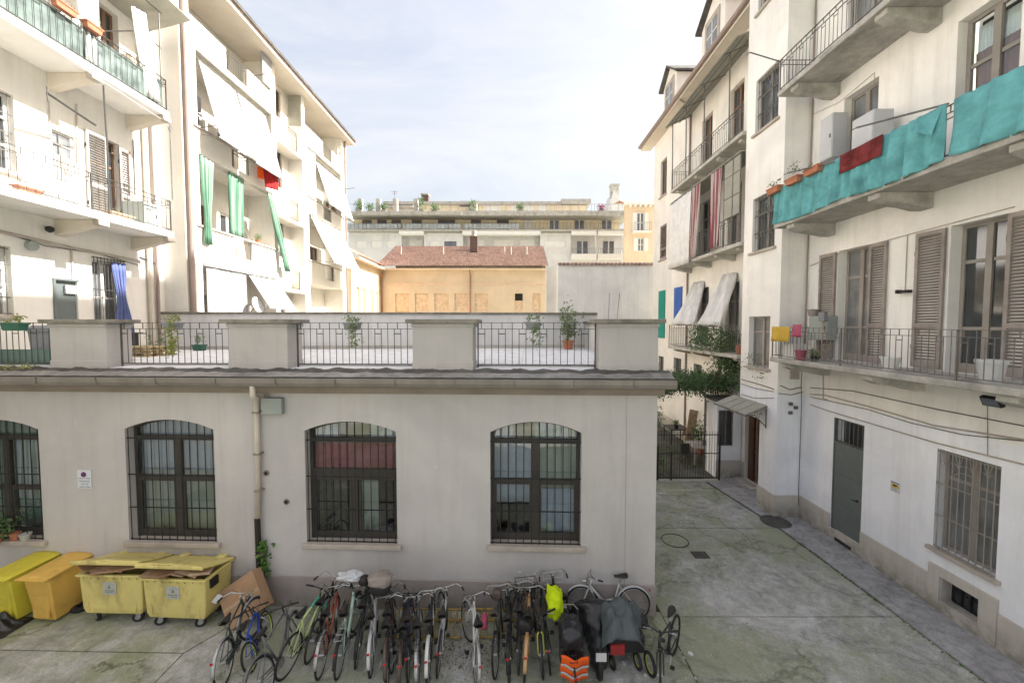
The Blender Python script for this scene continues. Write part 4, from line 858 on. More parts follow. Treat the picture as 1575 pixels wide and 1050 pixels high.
sqs = [(-16.5,-15.6,3.5,4.2)]
wall('wall', WR, -RY1, -RY0, 0, RTOP, hs+[gd]+doors+low, 0.3, M['r3wall'], rw); MB().box(9.245,9.5,12.76,14.55,0,3.4).build('porch_wall', M['rwall'], rw)
MB().box(XR+0.3, 19, RY1-0.3, RY1, 0, RTOP).box(18.7, 19, RY0, RY1-0.3, 0, RTOP).box(XR+0.3, 19, RY0, RY0+0.3, 0, RTOP).build('wall', M['r3wall'], rw)
MB().box(-RY1, gd[0]-0.02, -0.035, -0.001, 0, zpl).build('plinth', M['rplinth'], rw, WR)
for h in hs: window(WR, h, rw, M['frameb'], M['glassd'], y=0.12, nx=2, fw=0.05, sill=M['sill'])
for h, k in ((h2, 0),): shutter(WR, h[0], h[1], h[2], h[3], rw, y=0.02, pitch=0.12)
for h, mk, lab in ((h3, 'green', 'teal green closed shutter'), (h4, 'bluep', 'blue closed shutter')):
    o = MB().box(h[0], (h[0]+h[1])/2-0.005, -0.06, -0.003, h[2], h[3]).box((h[0]+h[1])/2+0.005, h[1], -0.06, -0.003, h[2], h[3]).build('shutter', M[mk], rw, WR, label=lab)
for h in low[:3]: window(WR, h, rw, M['frameg'], M['glassd'], y=0.12, nx=2, fw=0.05); grille(WR, (h[0]+.02,h[1]-.02,h[2]+.02,h[3]-.02), rw, M['irong'], 5, 3, y=0.03)
window(WR, low[3], rw, M['frameg'], M['glassd'], y=0.12, nx=2, fw=0.06)
for h in doors: window(WR, h, rw, M['frameb'] if h[2] > 12 else M['frameg'], M['glassd'] if h[2] > 8 else M['glassl'], y=0.15, nx=2, trans=(0.72,), fw=0.07, low=0.1, name='french_door')
# panelled front door, half open
dd = window(WR, gd, rw, M['frameb'], M['glassd'], y=0.18, nx=2, trans=(0.45,), fw=0.08, low=0.02, name='door_frame', back=False)
MB().box(gd[0]+0.08, gd[1]-0.55, 0.1, 0.15, 0.1, 2.55).build('front_door', M['wood'], rw, WR, label='dark brown panelled front door')
for k, (za, zc) in enumerate(((0.3,0.9),(1.15,2.35))): MB().box(gd[0]+0.14, gd[1]-0.62, 0.085, 0.099, za, zc).build('door_panel', M['wood'], rw, WR, bevel=0.01)
MB().box(gd[0]+0.0, gd[1], 0.28, 0.3, 0, 2.7).build('hall_backing', M['dark'], rw, WR)
MB().box(gd[0]-0.1, gd[1]+0.1, -0.35, -0.002, 0.031, 0.08).build('door_step', M['concrete_lt'], rw, WR, bevel=0.01)
# balconies of the wing
Y3 = -(XR-8.3); cb = [-20.6,-18.6,-16.6,-15.0]
for f, rl in ((5.05,1.1), (9.2,1.05), (13.15,0.98)):
    balcony(WR, -21.1, -14.62, Y3, f-0.14, f, rw, cb, m=M['concrete_lt'], rail=rl, railm=M['irong'], sp=0.14, ends=(0,), curved=False, h=0.26, cw=0.22)
# top canopy of corrugated sheet on posts
cp = MB()
def corr(u, v): return (-21.3+6.7*u, -0.02+(Y3-0.25)*v, 16.95-0.5*v+0.02*math.sin(u*6.7*6.283/0.16))
cp.grid(corr, 250, 2); o = cp.build('canopy_sheet', M['corr'], rw, WR, smooth=True); o.modifiers.new('s','SOLIDIFY').thickness = 0.006
fr = MB()
for x in (-21.0,-19.4,-17.6,-15.6): fr.tube([(x,Y3+0.05,13.15),(x,Y3+0.02,16.5)], 0.025, 6).tube([(x,0,16.93),(x,Y3-0.2,16.44)], 0.018, 6)
for x0_, z_ in ((Y3+0.02,16.48), (Y3*0.5,16.7), (Y3-0.2,16.42)): fr.tube([(-21.25,x0_,z_),(-14.65,x0_,z_)], 0.018, 6)
fr.build('canopy_frame', M['irong'], rw, WR)
# enclosed middle balcony
yo = Y3+0.0; b = MB()
for x in (-21.0,-18.4,-15.75,-15.15,-14.66): b.tube([(x,yo,9.2),(x,yo,12.38)], 0.025, 5)
b.tube([(-21.05,yo,12.4),(-14.64,yo,12.4)], 0.03, 5).tube([(-21.0,yo,12.4),(-21.0,-0.02,12.5)], 0.025, 5)
for z in (10.25, 11.0, 11.8): b.tube([(-15.75,yo,z),(-14.66,yo,z)], 0.018, 5)
b.build('enclosure_frame', M['irong'], rw, WR)
for a, c in ((-15.74,-15.17),(-15.13,-14.68)):
    for za, zc in ((10.27,10.98),(11.02,11.78),(11.82,12.36)): MB().box(a+0.02, c-0.02, yo-0.006, yo+0.006, za, zc).build('enclosure_pane', M['corr'], rw, WR)
MB().box(-21.05, -14.64, yo-0.03, -0.02, 12.44, 12.47).build('enclosure_roof', M['corr'], rw, WR)
def cur(nm, lab, W, a, b_, c, d_, m, folds, amp, cat='curtain', group=None, n=(30,10), pinch=None, sag=0): tag(drape(nm, W, a, b_, c, d_, M[m], folds, amp, n, pinch=pinch, sag=sag), lab, cat, group)
cur('sunscreen', 'plain pale fabric screen closing the far half of the middle wing balcony', WR, (-20.9,yo-0.05,12.35), (-18.5,yo-0.05,12.35), (-20.95,yo-0.07,9.05), (-18.5,yo-0.07,9.05), 'whitecloth', 5, 0.05, 'screen')
cur('curtain', 'red striped curtain beside the pale fabric screen', WR, (-18.45,yo-0.06,12.35), (-17.6,yo-0.06,12.35), (-18.45,yo-0.07,9.2), (-17.95,yo-0.07,9.2), 'redcloth', 3, 0.05, group='red striped curtains on the middle wing balcony')
cur('curtain', 'red striped curtain tied at the waist beside the glazed corner', WR, (-16.7,yo-0.06,12.35), (-15.8,yo-0.06,12.35), (-16.6,yo-0.07,9.3), (-16.0,yo-0.07,9.3), 'redcloth', 3, 0.05, group='red striped curtains on the middle wing balcony', pinch=(0.5,0.0))
cur('curtain', 'white curtain pulled out over the railing from the farther lower door', WR, (-20.0,-0.05,8.25), (-19.1,-0.05,8.25), (-20.4,Y3,6.15), (-18.2,Y3,6.15), 'whitecloth', 5, 0.13, group='white curtains on the lowest wing balcony')
cur('curtain', 'white curtain pulled out over the railing from the nearer lower door', WR, (-17.3,-0.05,8.3), (-16.3,-0.05,8.3), (-17.6,Y3,6.12), (-15.6,Y3,6.12), 'whitecloth', 5, 0.13, group='white curtains on the lowest wing balcony')
pot(-14.95, Y3+0.3, 5.05, 'terracotta pot by the vine at the near end of the lowest wing balcony', 0.15, 0.35, W=WR)
# eave and roof, dormers
XE, ZE = 8.55, 17.95; sl = 0.62; RX = 14.2; yE0, yE1 = 14.56, 27.0
b = MB(); rp = [(XE,ZE),(RX,ZE+(RX-XE)*sl),(19.8,ZE),(19.8,ZE-0.05),(RX,ZE+(RX-XE)*sl-0.16),(XE,ZE-0.14)]
b.add([(x,yE0,z) for x,z in rp]+[(x,yE1,z) for x,z in rp], [(0,1,2,3,4,5)]+[tuple(reversed(range(6,12)))]+[(i,(i+1)%6,(i+1)%6+6,i+6) for i in range(6)]); b.build('roof', M['tiles'], rw)
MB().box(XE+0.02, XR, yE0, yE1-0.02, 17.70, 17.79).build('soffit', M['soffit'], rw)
b = MB()
gp2 = [(XE,17.97),(XE-0.13,17.97),(XE-0.14,17.9),(XE-0.1,17.83),(XE,17.82)]
n = 5; b.add([(x,yE0,z) for x,z in gp2]+[(x,yE1,z) for x,z in gp2], [(0,1,2,3,4)]+[tuple(reversed(range(5,10)))]+[(i,(i+1)%5,(i+1)%5+5,i+5) for i in range(5)]); b.build('gutter', M['pipebrown'], rw)
MB().tube([(XE-0.05,20.9,17.85),(XE+0.2,20.9,17.6),(XR-0.05,20.9,17.4),(XR-0.06,20.9,13.4)], 0.05, 8).tube([(XR-0.06,20.9,8.9),(XR-0.06,20.9,0.3)], 0.05, 8).build('downpipe', M['pipebrown'], rw)
for y0, y1 in ((18.3,20.5), (23.5,25.5)):
    d = structure(MB().box(9.5, 13.5, y0, y1, 18.4, 20.7).build('dormer', M['rwall'], rw)) if 0 else MB().box(9.5, 13.5, y0, y1, 18.4, 20.7).build('dormer', M['r3wall'], rw)
    ym = (y0+y1)/2; b = MB(); pr = [(y0-0.2,20.66),(ym,21.55),(y1+0.2,20.66),(y1+0.2,20.78),(ym,21.68),(y0-0.2,20.78)]
    b.add([(9.25,y,z) for y,z in pr]+[(13.8,y,z) for y,z in pr], [(0,1,2,3,4,5),tuple(reversed(range(6,12)))]+[(i,i+6,(i+1)%6+6,(i+1)%6) for i in range(6)]); b.build('dormer_roof', M['slate'], d)
    MB().add([(9.5,y0,20.7),(9.5,y1,20.7),(9.5,ym,21.55),(13.5,y0,20.7),(13.5,y1,20.7),(13.5,ym,21.55)], [(0,2,1),(3,4,5),(0,3,5,2),(1,2,5,4)]).build('dormer_gable', M['r3wall'], d)
    WD = T((9.5,0,0)) @ RZ(R(-90)); b = MB(); x0, x1 = -ym-0.5, -ym+0.5
    b.box(x0-0.18,x0,-0.05,-0.001,18.9,20.5).box(x1,x1+0.18,-0.05,-0.001,18.9,20.5).box(x0-0.18,x1+0.18,-0.05,-0.001,20.5,20.75); b.build('window_surround', M['sill'], d, WD)
    MB().box(x0,x1,-0.03,-0.001,18.95,20.5).build('dormer_window', M['glassl'], d, WD); MB().box(-ym-0.03,-ym+0.03,-0.045,-0.03,18.95,20.5).box(x0,x1,-0.045,-0.03,19.9,19.96).build('window_bars', M['framew'], d, WD)
# canopy over the entrance with scrolled bracket
cn_ = thing('entrance_canopy', 'corrugated glass canopy with iron scroll brackets over the brown door', 'canopy', (8.0, 14.0, 3.2))
def cpan(k): return [(8.4,12.97+0.5*k,3.5),(8.4,13.42+0.5*k,3.5),(7.7,13.42+0.5*k,3.2),(7.7,12.97+0.5*k,3.2)]
for k in range(4): p = cpan(k); MB().add(p+[(x,y,z+0.03) for x,y,z in p], [(0,1,2,3),(7,6,5,4),(0,4,5,1),(1,5,6,2),(2,6,7,3),(3,7,4,0)]).build('canopy_panel', M['corr'], cn_)
fr = MB()
for k in range(5): fr.tube([(8.41,12.96+0.5*k,3.48),(7.68,12.96+0.5*k,3.17)], 0.02, 5)
fr.tube([(7.7,12.95,3.17),(7.7,14.98,3.17)], 0.025, 5).build('canopy_frame', M['irong'], cn_)
for y in (12.99, 14.95):
    MB().tube([(8.4,y,2.75),(8.4,y,3.4)], 0.02, 5).tube([(8.4,y,2.8),(8.0,y,3.2),(7.72,y,3.16)], 0.018, 5).tube([(8.12+0.14*(1-t/16)*math.cos(t*0.8), y, 3.2+0.14*(1-t/16)*math.sin(t*0.8)) for t in range(15)], 0.012, 5).build('scroll_bracket', M['irong'], cn_)
# lean-to behind the gate
lt = thing('lean_to', 'small white lean-to with a dark window beside the iron gate', 'shed', (8.7, 16.8, 0))
WS = T((0, 15.75, 0)); wr_ = (8.28, 8.88, 1.3, 2.75)
wall('wall', WS, 8.22, 9.2, 0, 3.1, [wr_], 0.2, M['rwall'], lt); MB().box(8.22, 8.4, 15.951, 16.6, 0, 3.1).build('wall', M['rwall'], lt); MB().box(8.12, 9.22, 15.7, 16.7, 3.102, 3.2).build('roof', M['slate'], lt)
MB().box(8.2,9.2,15.715,15.749,0,zpl).build('plinth', M['rplinth'], lt); window(WS, wr_, lt, M['irong'], M['glassd'], y=0.04, nx=2, fw=0.05)

# gate
gt = thing('iron_gate', 'dark iron barred gate across the alley beside the annex', 'gate', (5.9, 15.45, 0)); gx0, gx1 = 3.25, 8.2; yg = 15.4
MB().box(gx0,gx1,yg-0.015,yg+0.015,0.12,0.16).box(gx0,gx1,yg-0.015,yg+0.015,1.1,1.13).box(gx0,gx1,yg-0.015,yg+0.015,1.84,1.87).box(gx0+2.45,gx0+2.52,yg-0.03,yg+0.03,0.03,1.4).box(gx1-0.06,gx1,yg-0.03,yg+0.03,0.03,1.95).box(gx0+3.0,gx0+3.05,yg-0.03,yg+0.03,0.03,1.2).build('gate_frame', M['iron'], gt)
k = gx0+0.1
while k < gx1-0.08: bar('bar', gt, M['iron'], (k,yg,0.1), (k,yg,2.0), 0.008, 5); k += 0.105
MB().box(gx0,gx1,yg-0.12,yg+0.12,0.0,0.05).build('threshold', M['concrete_lt'], gt)
# alley beyond the gate: tables, leaning board, vine
def table(x, y, w, d, h, lab, m='irong'):
    t = thing('garden_table', lab, 'table', (x, y, 0)); MB().box(x-w/2,x+w/2,y-d/2,y+d/2,h-0.04,h).build('table_top', M[m], t, bevel=0.006)
    for sx in (-1,1):
        for sy in (-1,1): MB().box(x+sx*(w/2-0.06)-0.025,x+sx*(w/2-0.06)+0.025,y+sy*(d/2-0.06)-0.025,y+sy*(d/2-0.06)+0.025,0,h-0.041).build('leg', M[m], t)
    return t
g = gnd(1052,690); table(8.62, 20.6, 1.0, 1.1, 0.8, 'dark garden table standing farther from the gate under the vine', 'frame'); 
g = gnd(1095,720); table(8.55, 17.7, 1.15, 1.1, 0.78, 'grey garden table close behind the gate', 'concrete_lt')
bd = MB().obox(T((8.82,19.35,1.0)) @ Matrix.Rotation(R(12),4,'Y') @ Matrix.Rotation(R(-8),4,'X'), 0.42, 0.05, 1.95).build('leaning_board', M['board']); tag(bd, 'pale bare wooden board leaning upright between the two garden tables', 'board')
pot(8.5, 20.3, 0.80, 'small leafy pot plant on the farther garden table', 0.12, 0.2, 'blackp', plant=True, rise=0.2, lf='leaf')
tag(MB().tube([(8.6,17.5,0.79),(8.6,17.5,1.0)], 0.08, 10).build('tin_can', M['iron']), 'dark tin can on the nearer garden table', 'can')
vn = thing('climbing_vine', 'dense green vine trained over the pergola and up to the lowest wing balcony', 'vine', (8.2, 17, 0))
pg = MB()
for y in (16.3, 17.3, 18.2): pg.tube([(4.8,y,3.62),(9.15,y,3.62)], 0.03, 5)
pg.tube([(5.0,16.2,3.58),(5.0,18.3,3.58)], 0.03, 5).tube([(8.0,16.3,0.0),(8.0,16.3,3.6)], 0.03, 6).build('pergola_wire', M['irong'], vn)
rnd = random.Random(4); pts = []
for _ in range(2100):
    x = rnd.uniform(4.9, 9.2); y = rnd.uniform(16.1, 18.4); pts.append((x, y, 3.72 + 0.20*mnoise.noise(Vector((x*1.1,y*1.1,2))) + rnd.gauss(0,0.16) - (0.4*rnd.random()**2 if rnd.random()<0.3 else 0)))
leaves('foliage', pts, M['leaf'], 0.10, 5, 0.10, vn, seed=2, kind='stuff')
pts = []
for _ in range(620):
    q = rnd.random(); x = 9.1 - 0.75*abs(rnd.gauss(0,0.5)) ; y = 16.2 + 1.4*rnd.gauss(0,0.5)*(1.1-q); pts.append((x, y, 3.6 + 2.3*q))
for _ in range(260): pts.append((8.25+rnd.gauss(0,0.1), rnd.uniform(15.6,18.4), 5.1+1.0*rnd.random()))
leaves('foliage', pts, M['leaf'], 0.10, 4, 0.07, vn, seed=3, kind='stuff')
pts = []
for _ in range(60): x = rnd.uniform(5.4,6.6); pts += [(x+rnd.gauss(0,.03), 16.2+rnd.gauss(0,.1), 3.5-0.09*j*rnd.random()) for j in range(rnd.randint(2,7))]
leaves('foliage', pts, M['leaf'], 0.08, 2, 0.03, vn, seed=5, kind='stuff')
for k in range(4): x = 8.3+0.1*k; MB().tube([(x,16.4,0.0),(x-0.06,16.45,1.4),(x+0.05,16.4,2.6),(x,16.5,3.6),(8.6,16.2,4.6),(8.4,16.0,5.6)], 0.025, 5).build('stem', M['stem'], vn)
pts = [(8.42+rnd.gauss(0,.02), 13.2+rnd.random()*1.3, 4.3+rnd.random()*0.9) for _ in range(60)]
leaves('foliage', pts, M['leaf'], 0.07, 2, 0.04, vn, seed=6, kind='stuff')

for k, (x, y, h_, lab) in enumerate(((8.95,18.6,1.3,'leggy shrub in a pot between the leaning board and the nearer garden table'),(8.2,22.5,0.9,'bushy pot plant far down the alley beyond the tables'),(7.4,24.5,0.8,'low bush near the end of the alley'),(5.9,16.2,0.5,'small plant just behind the gate by the annex'))):
    pot(x, y, 0.0, lab, 0.17, 0.3, plant=True, rise=h_, lf='leaf', n=22, spread=0.2, seed=50+k, size=0.1)
ch = thing('garden_chair', 'dark folding chair tucked under the nearer garden table', 'chair', (7.7,17.2,0)); MB().box(7.5,7.9,17.0,17.4,0.43,0.46).build('seat', M['frame'], ch); MB().box(7.5,7.9,17.4,17.43,0.47,0.9).build('backrest', M['frame'], ch)
for sx in (7.51,7.87):
    for sy in (17.0,17.4): MB().box(sx,sx+0.025,sy,sy+0.025,0,0.429).build('leg', M['frame'], ch)

# ---------------------------------------------------------------- left side: near block with long balconies
XL = -12.2
WL = T((XL, 0, 0)) @ RZ(R(90)); WF = T((-11.4, 0, 0)) @ RZ(R(90)); WG = T((-12.65, 0, 0)) @ RZ(R(90)); WH = T((-12.15, 0, 0)) @ RZ(R(90))
lb = thing('apartment_building', 'white left-hand apartment block whose long balconies overlook the terrace', 'building', (XL, 8, 0))
def ql(p, q): return rect(WL, p, q)
l1 = ql((5,378), (22.5,495)); l1 = (8.3, l1[1], 6.4, l1[3]); 
l2 = ql((5,140), (26.5,268)); l2 = (8.4, l2[1], l2[2], l2[3])
a = ql((79,197), (118,296)); lp = (a[0], a[1], 10.05, a[3]); a = ql((134,200), (188,330)); ld = (a[0], a[1], 9.2, a[3])
a = ql((141,398), (190,487)); lc = (a[0], a[1], 5.32, a[3]); a = ql((83,430), (121,487)); lm = (a[0], a[1], 5.32, a[3])
a = ql((153,10), (177,150)); lu = (a[0], a[1]+0.2, 13.0, 15.7); lv = (9.0, 10.0, 13.0, 15.7)
LTOP = 21.5
wall('wall', WL, -2.0, 14.0, 5.2, LTOP, [l1, l2, lp, ld, lc, lm, lu, lv], 0.3, M['lwall'], lb)
MB().box(XL-8, XL-0.3, 13.7, 14.0, 0, LTOP).box(XL-8, XL-7.7, -2, 13.7, 0, LTOP).box(XL-7.7, XL-0.3, -2, -1.7, 0, LTOP).box(XL-0.3, XL, -2, 14, 0, 5.198).build('wall', M['lwall'], lb)
MB().box(XL-8.2, XL+0.6, -2.2, 14.0, LTOP+0.001, LTOP+0.2).build('roof', M['tiles'], lb)
for r_, mk in ((l1,'glassl'), (l2,'glassd')):
    window(WL, r_, lb, M['framew'], M[mk], y=0.18, nx=2, trans=(0.35,0.7), fw=0.06, sill=M['sill']); grille(WL, (r_[0]+.02,r_[1]-.02,r_[2]+.02,r_[3]-.02), lb, M['irong'], 9, 5, y=0.04)
window(WL, lc, lb, M['framew'], M['glassl'], y=0.18, nx=2, trans=(0.6,), fw=0.06); grille(WL, (lc[0]-.06,lc[1]+.06,lc[2],lc[3]+.08), lb, M['ironl'], 10, 4, y=-0.06)
window(WL, lu, lb, M['frameb'], M['glassd'], y=0.18, nx=2, trans=(0.7,), fw=0.07, name='french_door'); window(WL, lv, lb, M['frameb'], M['glassl'], y=0.18, nx=2, trans=(0.7,), fw=0.07, name='french_door')
MB().box(lm[0]+.003, lm[1]-.003, 0.05, 0.12, lm[2], lm[3]).build('metal_door', M['steel'], lb, WL, label='grey metal utility door facing the terrace')
MB().box(lm[0]-0.05, lm[0], -0.05, -0.001, lm[2], lm[3]+0.05).box(lm[0], lm[1]+0.02, -0.05, -0.001, lm[3], lm[3]+0.05).build('door_frame', M['steel'], lb, WL)
MB().box(lm[0]+0.25, lm[1]-0.02, -0.02, 0.03, lm[3]-0.35, lm[3]-0.12).build('sticker', M['labelp'], lb, WL)
wl = window(WL, lp, lb, M['framew'], M['glassl'], y=0.06, nx=1, trans=(0.75,), fw=0.05)
MB().box(lp[0]+0.06, lp[1]-0.06, 0.04, 0.06, lp[2]+0.06, lp[3]-0.62).build('blind', M['sill'], wl, WL)
window(WL, ld, lb, M['frameb'], M['glassd'], y=0.18, nx=2, trans=(0.7,), fw=0.07, name='french_door')
shutter(WL, ld[0]-0.1, (ld[0]+ld[1])/2+0.02, ld[2]+0.03, ld[3], lb, m=M['shutterl'], pitch=0.07, rail=0.4); shutter(WL, ld[1]-0.08, ld[1]+0.28, ld[2]+0.03, ld[3]-0.1, lb, m=M['shutter'], pitch=0.07, rail=0.4)
YL = -(12.2-11.0)
lcorb = [8.35, 10.8, 12.93]
for f in (9.18, 12.98, 16.8):
    s = MB().box(-1.5, 13.05, YL, -0.002, f-0.2, f).build('balcony_slab', M['lslab'], lb, WL, bevel=0.008)
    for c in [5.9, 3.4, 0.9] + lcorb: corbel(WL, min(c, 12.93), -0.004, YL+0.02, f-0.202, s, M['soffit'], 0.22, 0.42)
    railing(WL, -1.5, 13.0, YL+0.05, f, 0.98, lb, M['ironl'] if f < 12 else M['ironl'], sp=0.16, ends=(-0.02, [13.0]), rad=0.007)
    for c in lcorb: MB().box(c-0.14, c+0.14, YL-0.03, YL+0.14, f-0.34, f-0.21).build('lamp_box', M['sill'], s, WL)
MB().box(-1.4, 12.9, YL+0.09, YL+0.10, 13.04, 13.82).build('railing_screen', M['screen'], lb, WL)
# downpipes, conduits
for x, m_, r_ in ((13.35,'downpipe',0.07), (13.62,'pipebrown',0.045)): MB().tube([(x,-0.1,5.3),(x,-0.1,LTOP)], r_, 8).build('downpipe', M[m_], lb, WL)
def lcab(pts, r=0.02, m='sill', y=-0.03): q = [loc(WL, *p, y) for p in pts]; MB().tube([(a, y, c) for a, c in q], r, 5).build('conduit', M[m], lb, WL)
lcab([(-60,338),(0,356),(118,383),(218,402)], 0.04); lcab([(-10,352),(70,378),(150,390),(215,408)], 0.012, 'irong'); lcab([(110,384),(112,430)], 0.02); lcab([(118,160),(118,210),(119,250)], 0.02)
lcab([(75,155),(77,198)], 0.015); lcab([(205,215),(208,300)], 0.015, 'irong'); lcab([(215,395),(242,407),(244,500)], 0.02, 'ironl')
x, z = loc(WL, 50, 378, -0.08); tag(MB().tube([(x,-0.12,z),(x,-0.004,z)], 0.12, 14).build('wall_light', M['elbox'], None, WL), 'round bulkhead lamp on the white wall above the grey metal door', 'light')
x, z = loc(WL, 74, 353, -0.08); tag(MB().lathe([(0.02,0),(0.07,0.03),(0.09,0.09),(0.07,0.15),(0.02,0.17)], 10, (x,-0.12,z-0.08)).box(x-0.01,x+0.01,-0.12,-0.003,z+0.03,z+0.05).build('security_camera', M['iron'], None, WL), 'small dark dome camera under the middle left balcony', 'camera')
# rope between the balconies and hooks
tag(MB().tube([(10.95,YL-0.02,12.6),(10.97,YL-0.03,11.0),(10.95,YL-0.02,9.2)], 0.022, 6).build('hanging_pole', M['ironl'], None, WL), 'pale pole hanging between the two upper left balconies', 'pole')
tag(MB().tube([(13.02,YL-0.02,12.6),(13.02,YL-0.02,10.2)], 0.018, 6).tube([(13.02+0.08*math.cos(a),YL-0.03,12.45+0.08*math.sin(a)) for a in [k*0.63 for k in range(10)]], 0.01, 5, True).build('hanging_pole', M['irong'], None, WL), 'thin dark pole hanging at the far end of the top left balcony', 'pole')
tag(MB().tube([(5.0,YL-0.3,13.5),(8.5,YL-0.25,12.7),(12.6,YL-0.1,12.55)], 0.008, 5).build('washing_line', M['white'], None, WL), 'thin washing line stretched below the top left balcony', 'line')
tag(MB().tube([(9.9,-0.9,11.8),(11.3,-0.6,11.72)], 0.03, 6).tube([(9.9,-0.9,11.95),(9.9,-0.9,11.6)], 0.012, 5).build('laundry_rack', M['ironl'], None, WL), 'wall mounted laundry rack rod over the middle left balcony', 'rack')
# items on the left balconies
cabinet(WL, (12.3,12.75,9.18,9.95), 0.7, 'low grey cabinet at the far end of the middle left balcony', y=-0.25, m='elbox')
def bundle(W, x, y, z, w, h, m, lab, cat='bundle'):
    rnd = random.Random(int(x*10)); b = MB()
    b.grid(lambda u, v: (x+w*(u-0.5)*(0.7+0.6*math.sin(v*3.14)), y+0.15*math.cos(u*6.28), z+h*v*(1+0.25*math.sin(u*9))), 14, 6); o = b.build('bundle', m, None, W, smooth=True); o.modifiers.new('s','SOLIDIFY').thickness = 0.02; return tag(o, lab, cat)
planter(WL, 9.4, -0.9, 9.2, 'terracotta trough with dead stalks on the middle left balcony floor', 0.5, n=4, seed=11)
planter(WL, 11.6, -0.9, 9.2, 'wicker coloured trough near the louvred shutters on the middle left balcony', 0.7, m='cardboard2', n=2, seed=12)
bundle(WL, 10.3, -0.7, 9.2, 0.9, 0.28, M['labelp'], 'heap of grey sacks lying on the middle left balcony')
planter(WL, 9.25, YL+0.0, 13.85, 'purple flowering trough on the top left railing', 0.6, lm='flower', n=40, up=0.35, seed=13); planter(WL, 10.1, YL, 13.85, 'terracotta trough with red stems next to the purple flowers', 0.5, lm='flower', n=6, seed=14); planter(WL, 10.75, YL, 13.85, 'terracotta trough beside the white curtain on the top railing', 0.4, lm='leafg', n=5, up=0.25, seed=15)
cur('curtain', 'long white curtain gathered beside the troughs on the top left balcony', WL, (10.45,YL+0.15,15.9), (11.1,YL+0.15,15.9), (10.6,YL+0.12,13.05), (11.0,YL+0.12,13.05), 'whitecloth', 3, 0.06, group='white curtains on the top left balcony')
cur('curtain', 'white curtain blowing out at the far end of the top left balcony', WL, (12.05,YL+0.15,15.5), (12.5,YL+0.15,15.6), (12.35,YL+0.05,13.1), (12.75,YL+0.05,13.1), 'whitecloth', 3, 0.06, group='white curtains on the top left balcony', pinch=(0.5,0))
cabinet(WL, (12.1,12.7,12.98,14.2), 0.6, 'grey cabinet behind the curtain on the top left balcony', y=-0.35, m='soffit')
b = MB()
for x in (7.0, 10.9, 12.9): b.tube([(x,YL+0.1,13),(x,YL+0.1,16.0)], 0.02, 5)
b.tube([(7,YL+0.1,16.0),(13.0,YL+0.1,16.0)], 0.02, 5).tube([(12.2,-0.1,14.9),(12.2,YL+0.1,14.9),(12.95,YL+0.1,14.9)], 0.02, 5); b.build('curtain_frame', M['irong'], lb, WL)
MB().obox(T((11.6,YL*0.55,16.1)) @ Matrix.Rotation(R(-14),4,'X'), 4.2, 1.7, 0.03).build('canopy_sheet', M['corr'], lb, WL)
cur('curtain', 'blue curtain knotted in front of the barred terrace door', WL, (lc[0]+0.45,-0.12,lc[3]-0.02), (lc[1]+0.0,-0.12,lc[3]-0.02), (lc[1]-0.35,-0.16,5.35), (lc[1]+0.2,-0.16,5.35), 'bluecloth', 3, 0.05, pinch=(0.38,0.5))

# ---------------------------------------------------------------- left far block with loggias (facade at X = -11.4)
fb = thing('apartment_building', 'white left far block with stacked loggias, awnings and green curtains', 'building', (-11.4, 20, 0))
# floors: parapet tops / loggia tops
lev = [(5.2, 5.2, 8.45), (8.75, 9.8, 12.4), (12.4, 13.35, 16.1), (16.1, 17.15, 18.55)]   # slab, parapet top, opening top
FT = 18.6
A0, A1 = 14.72, 19.25; B0, B1 = 22.55, 26.9
holesA = [(A0, A1, 5.3, 8.45), (A0, A1, 9.8, 12.4), (A0, A1, 13.35, 16.1), (14.4, 19.1, 17.15, FT-0.01)]
hA2 = [(16.45, 17.6, 8.95, 9.8), (16.45, 17.6, 12.6, 13.35), (16.3, 17.6, 16.35, 17.15)]
wall('wall', WF, 14.0, 19.6, 5.2, FT, holesA + hA2, 0.2, M['fwall'], fb)
holesB = [(B0, B1, 5.3, 8.5), (B0, B1, 9.8, 12.4), (B0, B1, 13.35, 16.1), (22.3, 27.0, 17.15, FT-0.01)]
hB2 = [(24.4, 25.6, 8.9, 9.8), (24.2, 25.4, 12.55, 13.35), (24.4, 25.6, 16.3, 17.15)]
wall('wall', WF, 22.0, 27.5, 5.2, FT, holesB + hB2, 0.2, M['fwall'], fb)
MB().box(-12.199, -11.4, 14.002, 14.2, 5.2, FT).build('wall', M['lwall'], fb)
# recessed middle bay with small balconies
wins = [(20.75,21.35,6.1,8.2), (20.75,21.35,9.7,11.9), (20.75,21.35,13.3,15.5), (20.75,21.35,16.8,18.3)]
wall('wall', WH, 19.3, 22.3, 0, FT, wins, 0.2, M['fwall'], fb)
MB().box(-12.15, -11.42, 19.4, 19.598, 0, FT).box(-12.15, -11.401, 22.002, 22.2, 0, FT).build('wall', M['fwall'], fb)
for r_ in wins: window(WH, r_, fb, M['frameb'], M['glassd'], y=0.08, nx=1, fw=0.08)
for z in (8.0, 11.6, 15.25):
    MB().box(-12.145, -11.4, 19.602, 21.998, z-0.15, z).build('balcony_slab', M['fwall'], fb); MB().box(-11.5, -11.4, 19.602, 20.6, z+0.001, z+1.0).box(-11.5,-11.4,21.5,21.998,z+0.001,z+1.0).build('parapet', M['fwall'], fb)
    railing(WF, 20.6, 21.5, 0.05, z, 1.0, fb, M['ironl'], sp=0.14, pattern=False, rad=0.008)
